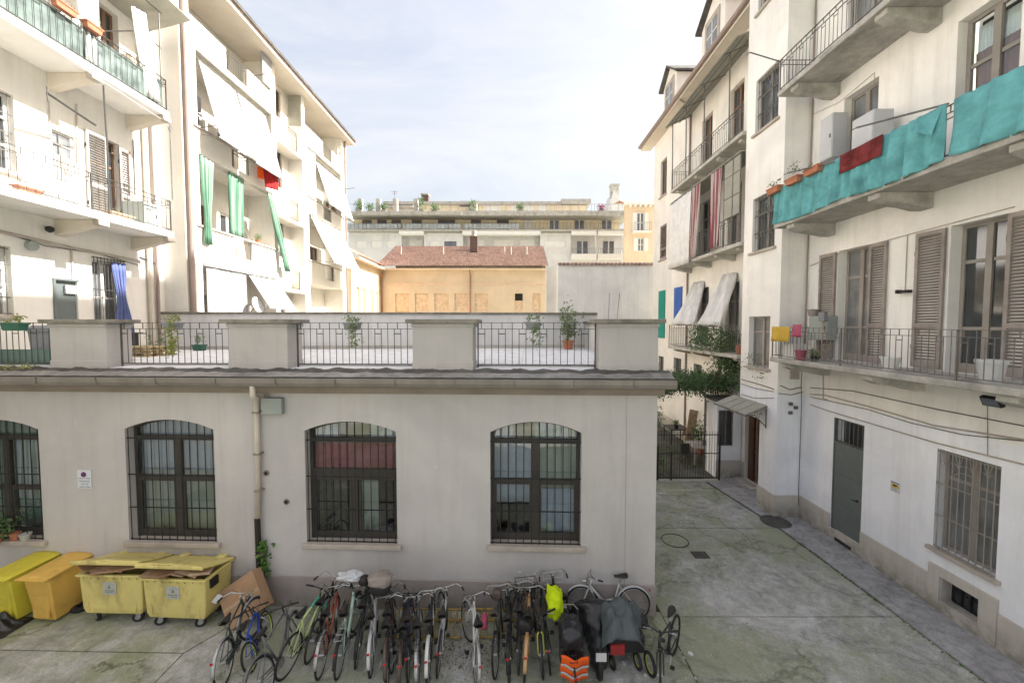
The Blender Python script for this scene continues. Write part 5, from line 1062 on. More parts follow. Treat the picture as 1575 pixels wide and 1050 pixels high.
# loggia interiors: back wall, floors, cheeks, doors
def loggia(x0, x1, lv, doors, seed):
    zf, zp, zt = lv
    hl = [(a, c, zf+0.02, zf+2.35) for a, c in doors]
    zc = min(zt + 0.5, FT) if zf < 16 else FT - 0.02
    wall('loggia_wall', WG, x0-0.2, x1+0.2, zf, zc, [(a, c, zf+0.02, min(zf+2.3, zc-0.1)) for a, c in doors], 0.15, M['fwall'], fb)
    for k, (a, c) in enumerate(doors): window(WG, (a, c, zf+0.02, min(zf+2.3, zc-0.1)), fb, M['frameb'] if (k+seed) % 2 else M['framew'], M['glassd'] if (k+seed) % 3 else M['glassl'], y=0.06, nx=2, trans=(0.4,), fw=0.09, name='french_door')
    MB().box(-12.65, -11.602, x0-0.2, x1+0.2, zf-0.12, zf).build('loggia_floor', M['fwall'], fb); MB().box(-12.65, -11.602, x0-0.2, x0, zf+0.001, zc).build('loggia_cheek', M['fwall'], fb); MB().box(-12.65, -11.602, x1, x1+0.2, zf+0.001, zc).build('loggia_cheek', M['fwall'], fb)
    for r_ in (hA2 if x0 < 20 else hB2):
        if abs(r_[3]-zp) < 0.1:
            railing(WF, r_[0], r_[1], 0.1, r_[2]-0.05, zp-r_[2]+0.05, fb, M['irong'], sp=0.11, pattern=False, rad=0.008)
for k, l in enumerate(lev): loggia(A0, A1, l, [(15.2,16.6), (17.4,18.4)] if k else [(15.6,16.8)], k); loggia(B0, B1, l, [(23.2,24.2), (25.0,26.0)] if k else [(23.6,24.5)], k+1)
for x0, x1 in ((A0,A1),(B0,B1)): MB().box(-12.65, -11.602, x0, x1, 8.5, 8.62).build('loggia_ceiling', M['fwall'], fb)
MB().box(-12.65,-11.7,B0+1.8,B1,5.3,7.0).build('partition', M['yellow'], fb) if 0 else None
# ledges, awning boxes
for x0, x1 in ((14.3,19.6),(22.1,27.5)):
    for z in (9.8, 13.35): MB().box(-11.401+0.001, -11.34, x0+0.2, x1-0.2, z-0.05, z+0.02).build('ledge', M['sill'], fb)
MB().box(14.75, 19.3, -0.12, -0.001, 8.35, 8.62).build('awning_box', M['fwall'], fb, WF)
MB().box(-19, -12.9, 14.2, 14.4, 0, FT).box(-19, -11.4, 27.502, 27.7, 0, FT).box(-12.9, -11.401, 27.3, 27.5, 0, 5.2).box(-12.9,-12.66,14.2,27.3,0,5.19).build('wall', M['fwall'], fb)
# eaves and roof
b = MB(); rp = [(-10.85,FT+0.12),(-10.85,FT+0.32),(-15.5,FT+1.3),(-20,FT+0.3),(-20,FT+0.02),(-10.9,FT+0.02)]
b.add([(x,14.0,z) for x,z in rp]+[(x,28.0,z) for x,z in rp], [(0,1,2,3,4,5)]+[tuple(reversed(range(6,12)))]+[(i,i+6,(i+1)%6+6,(i+1)%6) for i in range(6)]); b.build('roof', M['tiles'], fb)
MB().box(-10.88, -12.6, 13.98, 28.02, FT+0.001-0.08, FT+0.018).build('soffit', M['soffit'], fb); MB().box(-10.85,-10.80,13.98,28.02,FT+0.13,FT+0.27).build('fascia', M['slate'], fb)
MB().tube([(-11.33,27.45,FT),(-11.33,27.45,0.2)], 0.06, 8).build('downpipe', M['pipebrown'], fb); MB().tube([(-11.3,14.12,21.5),(-11.3,14.12,5.3)], 0.08, 10).build('downpipe', M['pipebrown'], fb)
MB().box(-13.0,-12.3,26.5,27.4,FT+0.4,FT+1.0).box(-15,-14.5,20,20.5,FT+1,FT+1.9).build('chimney', M['fwall'], fb)
MB().box(-11.39,-11.3,18.5,19.2,17.2,18.5).build('blind', M['awning'], fb)
MB().box(-11.42,-11.41+0.0,22.05,22.95,17.2,18.55).build('side_screen', M['corr'], fb) if 0 else None
MB().box(-12.1,-11.42,21.97,21.995,16.9,18.5).build('glazed_screen', M['corr'], fb)
# fabric: awnings, curtains
AG = 'pale roller awnings on the left far block'
def awn(lab, y0, y1, zt, zb, out, m='awning', folds=1.5, amp=0.015, g=AG): cur('awning', lab, WF, (y0,-0.03,zt), (y1,-0.03,zt), (y0,-out,zb), (y1,-out,zb), m, folds, amp, 'awning', g, (24,12), sag=0.06); aw = bpy.context.scene.objects[-1]; MB().tube([(y0-0.03,-out,zb),(y1+0.03,-out,zb)], 0.03, 6).build('front_bar', M['whitecloth'], aw, WF); MB().tube([(y0,-0.05,zb+0.1),(y0,-out,zb)], 0.015, 5).build('arm', M['irong'], aw, WF); MB().tube([(y1,-0.05,zb+0.1),(y1,-out,zb)], 0.015, 5).build('arm', M['irong'], aw, WF)
awn('near half of the pale awnings, hanging from the upper loggia over its parapet', 14.8, 16.75, 15.75, 13.0, 0.75)
awn('far half of the pale awnings, hanging from the upper loggia over its parapet', 16.85, 18.7, 15.75, 12.9, 0.75)
awn('straight hanging blind closing the ground loggia behind the terrace wall', 14.85, 17.05, 8.33, 5.6, 0.05, g='ground loggia blinds behind the terrace wall')
awn('slanting blind propped outward over the terrace wall beside the dish', 17.2, 19.2, 8.33, 6.9, 0.95, g='ground loggia blinds behind the terrace wall')
awn('near awning on the upper loggia of the farthest bay', 23.4, 25.0, 15.6, 13.2, 0.8); awn('far awning on the upper loggia of the farthest bay', 25.1, 26.85, 15.6, 13.1, 0.8)
awn('big white cloth slung out from the middle loggia of the farthest bay', 22.7, 26.6, 12.3, 9.7, 1.3, 'whitecloth', 3, 0.05)
cur('blind', 'pale blue hanging strips at the edge of the farthest upper loggia', WF, (22.6,-0.02,15.95), (23.4,-0.02,15.95), (22.6,-0.02,13.4), (23.4,-0.02,13.4), 'signw', 6, 0.015)
GG = 'green striped curtains of the middle loggia'
cur('curtain', 'green striped curtain at the near end of the loggia, knotted below the parapet', WF, (14.72,-0.04,12.35), (15.35,-0.04,12.3), (14.68,-0.1,9.15), (15.1,-0.1,9.15), 'greencloth', 3, 0.06, group=GG, pinch=(0.7,0.35))
cur('curtain', 'paired green striped curtains in the middle of the loggia', WF, (16.3,0.06,12.35), (17.25,0.06,12.35), (16.4,0.06,9.82), (17.1,0.06,9.82), 'greencloth', 5, 0.05, group=GG)
cur('curtain', 'green striped curtain slanting outward at the far end of the loggia', WF, (18.7,-0.03,12.3), (19.15,-0.03,12.3), (19.35,-0.35,8.75), (19.95,-0.35,8.8), 'greencloth', 3, 0.06, group=GG, pinch=(0.75,0.4))
cur('towel', 'bright red towel hanging from the pole of the left far block', WF, (18.0,-0.3,13.2), (18.6,-0.6,13.2), (18.15,-0.3,12.35), (18.65,-0.6,12.35), 'redtowel', 2, 0.02, cat='towel')
cur('towel', 'small orange cloth next to the red towel', WF, (17.7,-0.25,13.1), (17.95,-0.35,13.1), (17.7,-0.25,12.6), (17.95,-0.35,12.6), 'orangecloth', 2, 0.02, cat='cloth')
for k, (y, z, lab) in enumerate(((17.7,16.9,'laundry pole below the eaves at the middle of the left far block'), (18.9,12.95,'laundry pole above the red towel'), (14.75,13.3,'laundry pole at the near corner of the upper loggia'), (25.6,16.9,'laundry pole below the eaves of the farthest bay'), (27.3,15.3,'laundry pole at the far corner of the left far block'))):
    tag(MB().tube([(y,-0.0,z),(y-0.1,-0.75,z+0.06)], 0.018, 5).tube([(y-0.15,-0.72,z+0.06),(y+0.05,-0.76,z+0.07)], 0.014, 5).build('laundry_pole', M['irong'], None, WF), lab, 'pole')
d = MB().lathe([(0.0,0.0),(0.15,0.015),(0.3,0.06),(0.38,0.11),(0.385,0.125),(0.3,0.085),(0.0,0.02)], 20); o = d.build('satellite_dish', M['white'], None, T((-11.0,17.1,6.95)) @ Matrix.Rotation(R(70),4,'Y') @ Matrix.Rotation(R(0),4,'X'), smooth=True); tag(o, 'round pale satellite dish beside the slanting blind', 'satellite dish')
MB().tube([(-11.35,17.1,6.6),(-11.05,17.1,6.9)], 0.025, 6).tube([(-11.02,17.1,6.9),(-10.6,17.1,7.0)], 0.012, 5).box(-10.66,-10.58,17.05,17.15,6.96,7.06).build('arm', M['irong'], o)
lm_ = MB().lathe([(0.02,0),(0.09,0.05),(0.1,0.12),(0.06,0.19),(0.01,0.2)], 12, (-12.0,17.6,11.55)).build('hanging_lamp', M['white'], None, smooth=True); tag(lm_, 'white globe lamp hanging in the middle loggia', 'lamp'); MB().tube([(-12.0,17.6,11.75),(-12.0,17.6,12.38)], 0.006, 4).build('cord', M['iron'], lm_)
for k, (y, z, lab) in enumerate(((18.3,9.85,'potted plant on the parapet of the middle loggia'), (25.3,13.4,'terracotta pot on the parapet of the farthest upper loggia'), (26.2,13.4,'dark leafy pot near the far corner of the farthest upper loggia'))):
    pot(-11.6, y, z, lab, 0.11, 0.18, plant=True, rise=0.25, seed=k)
b = MB()
for k in range(9): b.tube([(-12.05,18.2+0.0,9.9+0.0),(-12.0,18.2+0.1*k-0.4,10.25+0.2*math.sin(k*0.4))], 0.012, 4)
tag(b.build('folding_rack', M['irong']), 'folded drying rack standing in the middle loggia', 'rack')
tag(MB().box(-12.4,-12.0,15.0,15.7,14.35,14.9).box(-12.0,-11.99,15.05,15.65,14.4,14.85).build('air_conditioner', M['ac']), 'white air conditioner unit inside the upper loggia', 'air conditioner')
tag(MB().box(-12.2,-11.85,14.8,15.5,12.45,13.1).build('air_conditioner', M['ac']), 'white air conditioner on the floor behind the upper parapet', 'air conditioner')

# ---------------------------------------------------------------- terrace things
def TX(pxx, pyy, z=5.3): return gnd(pxx, pyy, z)
g = TX(200,549); t = thing('wooden_pallets', 'stack of pale wooden pallets on the terrace behind the first pillar', 'pallets', (g.x, g.y, 5.3))
for lvl in range(2):
    for zz_, hh in ((0,0.025),(0.10,0.022)):
        for k in range(5): MB().box(g.x-0.55,g.x+0.55,g.y+0.19*k,g.y+0.19*k+0.11,5.302+lvl*0.15+zz_,5.302+lvl*0.15+zz_+hh).build('plank', M['pallet'], t)
    for k in (-0.5,0,0.42): 
        for j in (0.0,0.38,0.76): MB().box(g.x+k-0.04,g.x+k+0.06,g.y+j,g.y+j+0.11,5.328+lvl*0.15,5.40+lvl*0.15).build('block', M['pallet'], t)
for k, (pxx, pyy, w, m_, lab) in enumerate(((240,540,0.6,'greenbox','long green plastic trough beside the pallets'), (307,539,0.32,'greenbox','small green trough near the terrace back wall'))):
    g = TX(pxx, pyy); planter(I4, g.x, g.y, 5.3, lab, w, m=m_, n=14, up=0.3, seed=20+k, d=0.25, h=0.2)
g = TX(66,556); t = thing('waste_bin', 'grey plastic bin standing at the left end of the terrace', 'bin', (g.x, g.y, 5.3)); MB().lathe([(0.2,0),(0.27,0.72)], 4, (g.x,g.y,5.3)).build('bin_body', M['greybin'], t); MB().lathe([(0.3,0),(0.3,0.05),(0.2,0.14)], 4, (g.x,g.y,6.022)).build('lid', M['greybin'], t)
g = TX(20,560); MB().box(-12.3,spans[0][1]-0.1,0.31,0.318,5.27,5.62).build('windbreak_net', M['netting'], annex, WA)
g = TX(332,534); t = thing('garden_table', 'red framed garden table against the terrace back wall', 'table', (g.x, g.y, 5.3)); MB().box(g.x-0.55,g.x+0.5,g.y-0.3,g.y+0.2,5.97,6.01).build('table_top', M['red'], t)
for sx in (-0.5,0.45):
    for sy in (-0.26,0.16): MB().box(g.x+sx-0.02,g.x+sx+0.02,g.y+sy-0.02,g.y+sy+0.02,5.3,5.969).build('leg', M['red'], t)
tag(MB().box(-11.9,-11.3,11.6,12.0,5.3,5.9).box(-11.95,-11.25,11.5,12.1,5.9,5.94).build('garden_chair', M['iron']), 'dark folded seat in front of the blue curtain', 'chair')
RG = 'dark boxes hanging on the terrace railing'
for k, (pxx, lab) in enumerate(((268,'dark railing box with yellowing ivy trailing low, between the first two pillars'), (543,'dark railing box with trailing ivy between the second and third pillars'), (820,'dark railing box with thin trailing ivy left of the potted oleander'))):
    x = loc(WA, pxx, 497, 0.2)[0]; planter(WA, x, 0.17, 6.07, lab, 0.33, 'greybin', 'leafy' if k == 0 else 'leafg', RG, 12, hang=(0.75,0.5,0.45)[k], seed=30+k, d=0.2, h=0.16)
x = loc(WA, 25, 497, 0.2)[0]; planter(WA, x, 0.17, 6.05, 'green box with yellow leaves on the left end of the terrace railing', 0.45, 'greenbox', 'leafy', None, 10, seed=36, d=0.2)
g = TX(874,537); pot(g.x, g.y, 5.3, 'tall leafy oleander in a terracotta pot on the terrace', 0.2, 0.32, plant=True, rise=1.1, lf='leafg', n=26, spread=0.16, seed=9, size=0.11)
leaves('moss_tufts', [(loc(WA, 8+k*2.2, 570, 0.0)[0], 8.62-0.0+0.02*math.sin(k), 5.26) for k in range(24)], M['leafy'], 0.05, 3, 0.03, None, seed=7, kind='stuff')['label'] = 'green weeds along the left end of the terrace edge'
iv = thing('ivy_plant', 'small bright green ivy climbing the black downpipe foot', 'ivy', WA @ Vector((x3,-0.1,0)))
rnd = random.Random(5); pts = [(x3+0.02+abs(rnd.gauss(0,0.07)), -0.1+rnd.gauss(0,0.05), 0.75+0.75*rnd.random()) for _ in range(60)]
leaves('foliage', pts, M['leafb'], 0.075, 4, 0.03, iv, WA, 8); MB().tube([(x3+0.07,-0.06,0),(x3+0.09,-0.06,0.8),(x3+0.08,-0.06,1.4)], 0.01, 5).build('stem', M['stem'], iv, WA)
x = loc(WA, 20, 832)[0]
pot(x-0.2, -0.12, ARCH[0][2]+0.004, 'leafy green plant on the sill of the leftmost arched window', 0.1, 0.2, W=WA, plant=True, rise=0.35, lf='leaf', n=22, spread=0.16, seed=2, size=0.09)
pot(loc(WA,25,826)[0], -0.02, ARCH[0][2]+0.004, 'small terracotta pot on the leftmost window sill', 0.09, 0.17, W=WA); pot(loc(WA,41,826)[0], -0.02, ARCH[0][2]+0.004, 'white banded pot at the right end of the leftmost window sill', 0.1, 0.15, 'labelp', W=WA)

# ---------------------------------------------------------------- background
yb = thing('yellow_building', 'low ochre building with a brown tiled roof beyond the terrace', 'building', (-3, 34, 0))
YF, EZ = 34.0, 10.83; WY = T((0, YF, 0)); wn = []
for p in ((608,629),(638,659),(668,690),(699,720),(730,751)): x0 = loc(WY,p[0],460)[0]; x1 = loc(WY,p[1],460)[0]; wn.append((x0,x1,6.0,8.79))
wn += [(loc(WY,792,460)[0],loc(WY,804,460)[0],6.0,8.79), (loc(WY,819,460)[0],loc(WY,831,460)[0],6.0,8.79)]
YX0, YX1 = -11.18, loc(WY,840,450)[0]
wall('wall', WY, YX0, YX1, 0, EZ, wn, 0.2, M['yellow'], yb)
for k, r_ in enumerate(wn):
    zb = r_[3] if k != 5 else r_[3]-0.6
    MB().box(r_[0], r_[1], 0.1, 0.13, r_[2], r_[2]+1.25).build('boarded_panel', M['yboard'], yb, WY); MB().box(r_[0], r_[1], 0.1, 0.13, r_[2]+1.28, zb).build('boarded_panel', M['yboard'], yb, WY)
    if k == 5: MB().box(r_[0], r_[1], 0.12, 0.14, zb, r_[3]).build('dark_opening', M['dark'], yb, WY)
WYL = T((YX0,0,0)) @ RZ(R(90)); wl_ = [(a, a+0.6, 6.0, 8.85) for a in (28.6,29.7,31.4,32.6)]
wall('wall', WYL, 27.75, YF, 0, EZ, wl_, 0.2, M['yellow'], yb)
for r_ in wl_: MB().box(r_[0], r_[1], 0.1, 0.13, r_[2], r_[3]).build('boarded_panel', M['yboard'], yb, WYL)
MB().box(YX0+0.001, YX1, -0.05, -0.001, 9.5, 9.66).build('string_course', M['yband'], yb, WY)
MB().box(YX0, YX1+0.1, -0.6, 0.0, EZ-0.1, EZ+0.02).box(YX0, YX0+0.55, -6.2, -0.6, EZ-0.1, EZ+0.02).build('eave', M['yellow'], yb, WY)
MB().tube([(YX0+0.45,YF-.6,EZ-.1),(YX0+0.1,YF-.15,EZ-.9),(YX0+0.1,YF-.1,5)], 0.06, 6).tube([(loc(WY,723,420)[0],YF-.5,EZ-.1),(loc(WY,723,420)[0],YF-.08,EZ-.4),(loc(WY,723,420)[0],YF-.08,5)], 0.05, 6).build('downpipe', M['copper'], yb)
# tiled roof as real relief: stepped rows with rounded tiles
RZ0, RZ1, RYa, RYb = EZ+0.08, 13.62, YF-0.7, 39.0
nr, nc = 19, 84; XA, XB_ = YX0-0.2, YX1+0.15
b = MB(); rows = []
for r_ in range(nr):
    for e in (0, 1):
        t0 = (r_+e)/nr; y = RYa+(RYb-RYa)*t0; z = RZ0+(RZ1-RZ0)*t0 + (0.13 if e == 0 else 0.0)
        xl = YX0-0.2 + 0.0
        rows.append([(XA+(XB_-XA)*c/(nc*2), y, z + 0.05*abs(math.sin(c*math.pi/2))) for c in range(nc*2+1)])
vs = [p for rw_ in rows for p in rw_]; w_ = nc*2+1
b.add(vs, [(j*w_+i, j*w_+i+1, (j+1)*w_+i+1, (j+1)*w_+i) for j in range(len(rows)-1) for i in range(w_-1)]); b.build('roof_tiles', M['tiles'], yb, kind='stuff')
b = MB(); XW = YX0+0.6; nr2 = 16; rows = []     # slope of the left wing, falling towards the courtyard
for r_ in range(nr2):
    for e in (0, 1):
        t0 = (r_+e)/nr2; x = XW-4.4*t0; z = RZ0+2.2*t0+(0.07 if e == 0 else 0)
        ymax = YF-0.7 + (RYb-RYa)*t0*0.9
        rows.append([(x, 27.75+(ymax-27.75)*c/80, z+0.05*abs(math.sin(c*math.pi/2))) for c in range(81)])
vs = [p for rw_ in rows for p in rw_]; b.add(vs, [(j*81+i, (j+1)*81+i, (j+1)*81+i+1, j*81+i+1) for j in range(len(rows)-1) for i in range(80)]); b.build('roof_tiles', M['tilesred'], yb, kind='stuff')
MB().box(XA, XB_, RYb-0.12, RYb+0.15, RZ1-0.05, RZ1+0.12).build('ridge', M['tiles'], yb)
MB().add([(XA,RYb+0.1,RZ1),(XB_,RYb+0.1,RZ1),(XB_,45,RZ0),(XA,45,RZ0),(XA,RYb,0),(XB_,RYb,0),(XB_,45,0),(XA,45,0)], [(0,1,2,3),(1,5,6,2),(0,3,7,4)]).build('back_slope', M['tiles'], yb)
MB().add([(YX1,YF+.2,0),(YX1,39,0),(YX1,39,RZ1-0.1),(YX1,YF+.2,EZ)], [(0,1,2,3)]).build('gable', M['yellow'], yb)
xc = loc(T((0,37.5,0)), 729, 380)[0]; c = MB().box(xc-0.35,xc+0.35,37.2,37.9,12.4,14.35).build('chimney', M['brick'], yb); MB().tube([(xc,37.55,14.35),(xc,37.55,14.9)], 0.22, 10).build('chimney_cowl', M['concrete'], c)
for pxx in (617,776,810,612+70,786): x = loc(T((0,36.4,0)), pxx, 400)[0]; MB().tube([(x,36.4,12.0),(x,36.4,13.2)], 0.06, 6).build('vent_pipe', M['sill'], yb)
# plain grey party wall with a tile coping, and the pale pier beside it
pw = thing('party_wall', 'tall blank grey party wall capped with clay tiles', 'wall', (6.5, 27, 0)); WP = T((0, 27.2, 0)); x0 = loc(WP, 858, 440)[0]
MB().box(x0, 9.9, 0, 0.4, 0, 10.25).build('wall_body', M['greywall'], pw, WP); MB().box(x0-0.75, x0-0.01, 0.5, 0.9, 0, 10.1).build('pier', M['fwall'], pw, WP)
MB().box(x0, 9.9, -0.004, -0.001, 0, 3.4).build('painted_base', M['fwall'], pw, WP)
k = x0; nt_ = 0
while k < 9.7:
    shared('cop', 'coping_tile', pw, WP @ T((k+0.13, 0.2, 10.24)), lambda: MB().tube([(0,-0.34,0.0),(0,0.4,0.12)], 0.12, 8), M['tiles']); k += 0.27
cl = MB().tube([(6.55,27.17,5.0),(6.65,27.17,8.3)], 0.012, 4).tube([(7.0,27.17,4.6),(7.35,27.17,8.3)], 0.015, 4).build('dry_creeper', M['stem']); tag(cl, 'two thin dry creeper stems on the blank grey wall', 'creeper')
window(WP, (9.0,9.6,0.9,2.2), pw, M['framew'], M['glassd'], y=-0.06, nx=2, fw=0.05, back=False)
# far apartment block
DY = 62.0; WD_ = T((0, DY, 0)); fa = thing('apartment_building', 'long distant apartment block with planted roof terrace and glazed balconies', 'building', (0, DY, 0))
def fx(p, y=0): return loc(WD_, p, 350, y)[0]
def fz(p, y=0): return loc(WD_, 750, p, y)[1]
X0, X1 = fx(536), fx(961); z1_, z2_, z3_, z4_ = fz(358), fz(334), fz(329), fz(304)
def frow(W, x0, x1, z0, z1, ops, m, wy=0.0, th=0.3):
    wall('wall', W @ T((0,wy,0)), x0, x1, z0, z1, ops, th, M[m], fa)
low_w = [(fx(a), fx(c), fz(381), fz(371)) for a, c in ((547,563),(571,587),(594,610),(661,676),(683,702),(839,870))]
frow(WD_, X0, X1, 0, z1_, low_w + [(fx(617),fx(652),fz(384),fz(362)), (fx(712),fx(831),fz(384),fz(362)), (fx(878),fx(915),fz(394),fz(362)), (fx(918),fx(956),fz(394),fz(362))], 'farpanel')
for k, r_ in enumerate(low_w): MB().box(r_[0]+0.02, r_[1]-0.02, 0.1, 0.14, r_[2], r_[3]).build('roller_blind' if k != 4 else 'window', M['farwhite'] if k != 4 else M['glassfar'], fa, WD_)
MB().box(fx(617)-.3, fx(956)+.3, 1.3, 1.5, fz(396), z1_-0.05).build('loggia_wall', M['farpanel'], fa, WD_)
for p in ((630,650),(720,745),(760,790),(800,822)): MB().box(fx(p[0],1.2), fx(p[1],1.2), 1.2, 1.28, fz(390,1.2), fz(369,1.2)).build('roller_blind', M['farwhite'], fa, WD_)
for p in ((888,904),(929,944)):
    o = MB().box(fx(p[0],1.2), fx(p[1],1.2), 1.2, 1.29, fz(391,1.2), fz(370,1.2)).build('window', M['framew'], fa, WD_)
    xm = (fx(p[0],1.2)+fx(p[1],1.2))/2
    for s in (-0.85,0.1): MB().box(xm+s, xm+s+0.72, 1.17, 1.199, fz(391,1.2)+0.1, fz(370,1.2)-0.1).build('pane', M['glassfar'], o, WD_)
for a, c in ((616,653),(712,831),(878,916),(918,957)): MB().box(fx(a), fx(c), -0.9, -0.002, fz(362), z1_+0.1).build('balcony_parapet', M['farwhite'], fa, WD_)
for a, c in ((878,916),(918,957)):
    MB().box(fx(a), fx(c), -0.9, -0.002, fz(400), fz(392)).build('balcony_slab', M['farwhite'], fa, WD_); railing(WD_, fx(a)+.1, fx(c)-.1, -0.85, fz(393), 1.0, fa, M['irong'], sp=0.3, pattern=False, rad=0.02)
up = [(551,559,),(557+0,566),(579,595),(601,617),(633,650),(672,700),(724,740),(763,782),(805,821),(845,861),(882,899),(924,941)]
upw = []
for a, c in ((557,572),(580,595),(602,617),(633,649),(673,700),(724,740),(764,783),(805,820),(845,860),(883,899),(925,941)): upw.append((fx(a,1.5), fx(c,1.5), fz(356,1.5)+0.3, fz(338,1.5)))
frow(WD_, X0+0.3, X1-0.3, z1_+0.1, z2_, upw, 'farcream', 1.5)
for k, r_ in enumerate(upw):
    o = MB().box(r_[0]+0.02, r_[1]-0.02, 1.6, 1.66, r_[2], r_[3]).build('window', M['frameb'] if k < 7 else M['framew'], fa, WD_)
    n = 3 if k == 4 else 2; w_ = (r_[1]-r_[0])/n
    for j in range(n): MB().box(r_[0]+j*w_+0.1, r_[0]+(j+1)*w_-0.1, 1.57, 1.6-0.001, r_[2]+0.1, r_[3]-0.12).build('pane', M['farwhite'] if k == 7 else M['glassfar'], o, WD_)
MB().box(X0, X1, -0.95, 1.45, z1_-0.1+0.22, z1_+0.3).build('balcony_slab', M['concrete'], fa, WD_)
railing(WD_, X0+.1, X1-.1, -0.9, z1_+0.3, 1.05, fa, M['irong'], sp=0.6, pattern=False, rad=0.02, posts=4)
for a, c, m_ in ((536,620,'railpane'),(620,712,'railpane'),(712,800,'railpane')): MB().box(fx(a)+.2, fx(c)-.1, -0.87, -0.85, z1_+0.4, z1_+1.15).build('railing_panel', M[m_], fa, WD_)
MB().box(X0-0.8, fx(711), -1.4, 12, z2_, z3_).box(fx(711)+0.02, X1+0.6, -1.2, 12, z2_-0.05, z3_+0.12).build('roof_slab', M['concrete'], fa, WD_)
railing(WD_, X0+.1, X1-.1, -1.1, z3_+0.14, 1.1, fa, M['irong'], sp=1.2, pattern=False, rad=0.02, posts=5)
ph = [(fx(707,4),fx(724,4),fz(318,4),fz(309,4)), (fx(786,4),fx(799,4),z3_+0.2,fz(314,4)), (fx(806,4),fx(820,4),z3_+0.2,fz(314,4)), (fx(826,4),fx(841,4),z3_+0.2,fz(314,4)), (fx(612,4),fx(633,4),z3_+0.2,fz(312,4)), (fx(745,4),fx(770,4),z3_+0.2,fz(313,4))]
frow(WD_, fx(594,4), fx(903,4), z3_+0.13, z4_, ph, 'farcream', 4)
for k, r_ in enumerate(ph): MB().box(r_[0], r_[1], 4.1, 4.15, r_[2], r_[3]).build('window' if k != 4 else 'awning_cloth', M['glassfar'] if k == 0 else M['farwhite'], fa, WD_)
MB().box(fx(592,4), fx(862,4), 3.3, 13, z4_, z4_+0.45).box(fx(862,4)+0.02, fx(907,4), 3.0, 13, z4_+0.1, z4_+0.75).build('penthouse_roof', M['concrete'], fa, WD_)
MB().box(fx(600,4.5),fx(640,4.5),2.5,4,z3_+1.9,z3_+2.0).box(fx(725,4),fx(735,4),2.2,4,z3_+0.2,z4_-0.1).build('penthouse_wing', M['concrete_lt'], fa, WD_)
for a in (550,578,604,636): MB().box(fx(a), fx(a)+0.65, 0.2, 0.9, z3_+0.14, z3_+2.4).build('pergola_post', M['concrete_lt'], fa, WD_)
x = fx(646); c_ = MB().box(x-0.55,x+0.55,3.6,4.6,z4_+0.4,z4_+1.6).build('chimney', M['brick'], fa, WD_); MB().box(x-0.65,x+0.65,3.5,4.7,z4_+1.6,z4_+1.8).build('chimney_cap', M['concrete'], c_, WD_)
x = fx(599); an = MB().tube([(x,3,z4_),(x,3,z4_+2.1)], 0.04, 5).tube([(x-0.6,3,z4_+1.9),(x+0.5,3,z4_+1.9)], 0.03, 4).tube([(x-0.4,3,z4_+1.6),(x+0.4,3,z4_+1.6)], 0.03, 4).build('tv_antenna', M['irong'], None, WD_); tag(an, 'thin television antenna on the distant penthouse roof', 'antenna')
rnd = random.Random(12)
for k, (p, hh, lab) in enumerate(((552,1.6,'shrub at the left end of the distant roof terrace'),(590,1.1,'low shrub between the concrete posts of the distant terrace'),(648,2.2,'tallest shrub below the brick chimney on the distant terrace'),(668,1.0,'round bush right of the tallest terrace shrub'),(727,1.7,'shrub beside the distant penthouse window'),(800,1.1,'clipped bush in front of the far shuttered doors'),(570,0.9,'small bush next to the leftmost terrace shrub'),(925,0.9,'reddish bush at the right end of the distant terrace'))):
    x = fx(p, -0.5); t = thing('terrace_shrub', lab, 'shrub', WD_ @ Vector((x,-0.4,z3_+0.14)), 'shrubs on the distant roof terrace')
    MB().box(x-0.4,x+0.4,-0.6,-0.2,z3_+0.141,z3_+0.5).build('planter', M['shutter'], t, WD_); pts = [(x+rnd.gauss(0,0.3), -0.4+rnd.gauss(0,0.2), z3_+0.5+hh*0.8*rnd.random()) for _ in range(60)]
    leaves('foliage', pts, M['flower' if p == 925 else 'leaf'], 0.22, 4, 0.14, t, WD_, k)
# orange house at the right
oh = thing('town_house', 'tall orange-yellow town house with white shutters and a red roof at the right', 'building', (18, 50, 0)); WO = T((0, 50, 0))
def ox(p): return loc(WO, p, 380)[0]
def oz(p): return loc(WO, 960, p)[1]
ow = [(ox(979),ox(990),oz(357),oz(327)), (ox(981),ox(990),oz(386),oz(366))]
wall('wall', WO, ox(960), 26, 0, oz(316), ow, 0.3, M['farorange'], oh)
MB().box(ox(957),26,-0.6,0.3,oz(316),oz(314)).build('eave', M['farwhite'], oh, WO)
for k in range(6): MB().box(ox(966)+k*0.62, ox(966)+k*0.62+0.25, -0.5, -0.001, oz(319), oz(316)-0.005).build('modillion', M['farwhite'], oh, WO)
MB().add([(ox(958),-0.6,oz(314)),(26,-0.6,oz(314)),(26,3,oz(297)),(ox(962),3,oz(297)),(26,6,oz(291)),(ox(962),6,oz(291))], [(0,1,2,3),(3,2,4,5)]).build('roof', M['tilesred'], oh, WO)
for k, r_ in enumerate(ow):
    o = window(WO, r_, oh, M['framew'], M['glassfar'], y=0.08, nx=2, trans=(0.5,), fw=0.08)
    for s in (r_[0]-0.55, r_[1]+0.05): MB().box(s, s+0.5, -0.06, -0.003, r_[2], r_[3]).build('shutter', M['farwhite'], oh, WO)
MB().box(ox(971),ox(998),-0.9,-0.002,oz(359),oz(357)).build('balcony_slab', M['farwhite'], oh, WO); railing(WO, ox(971)+.05, ox(998)-.05, -0.85, oz(357), 1.05, oh, M['irong'], sp=0.2, pattern=False, rad=0.015)
WO2 = T((0,76,0)); ox = lambda p: loc(WO2, p, 380)[0]; oz = lambda p: loc(WO2, 960, p)[1]
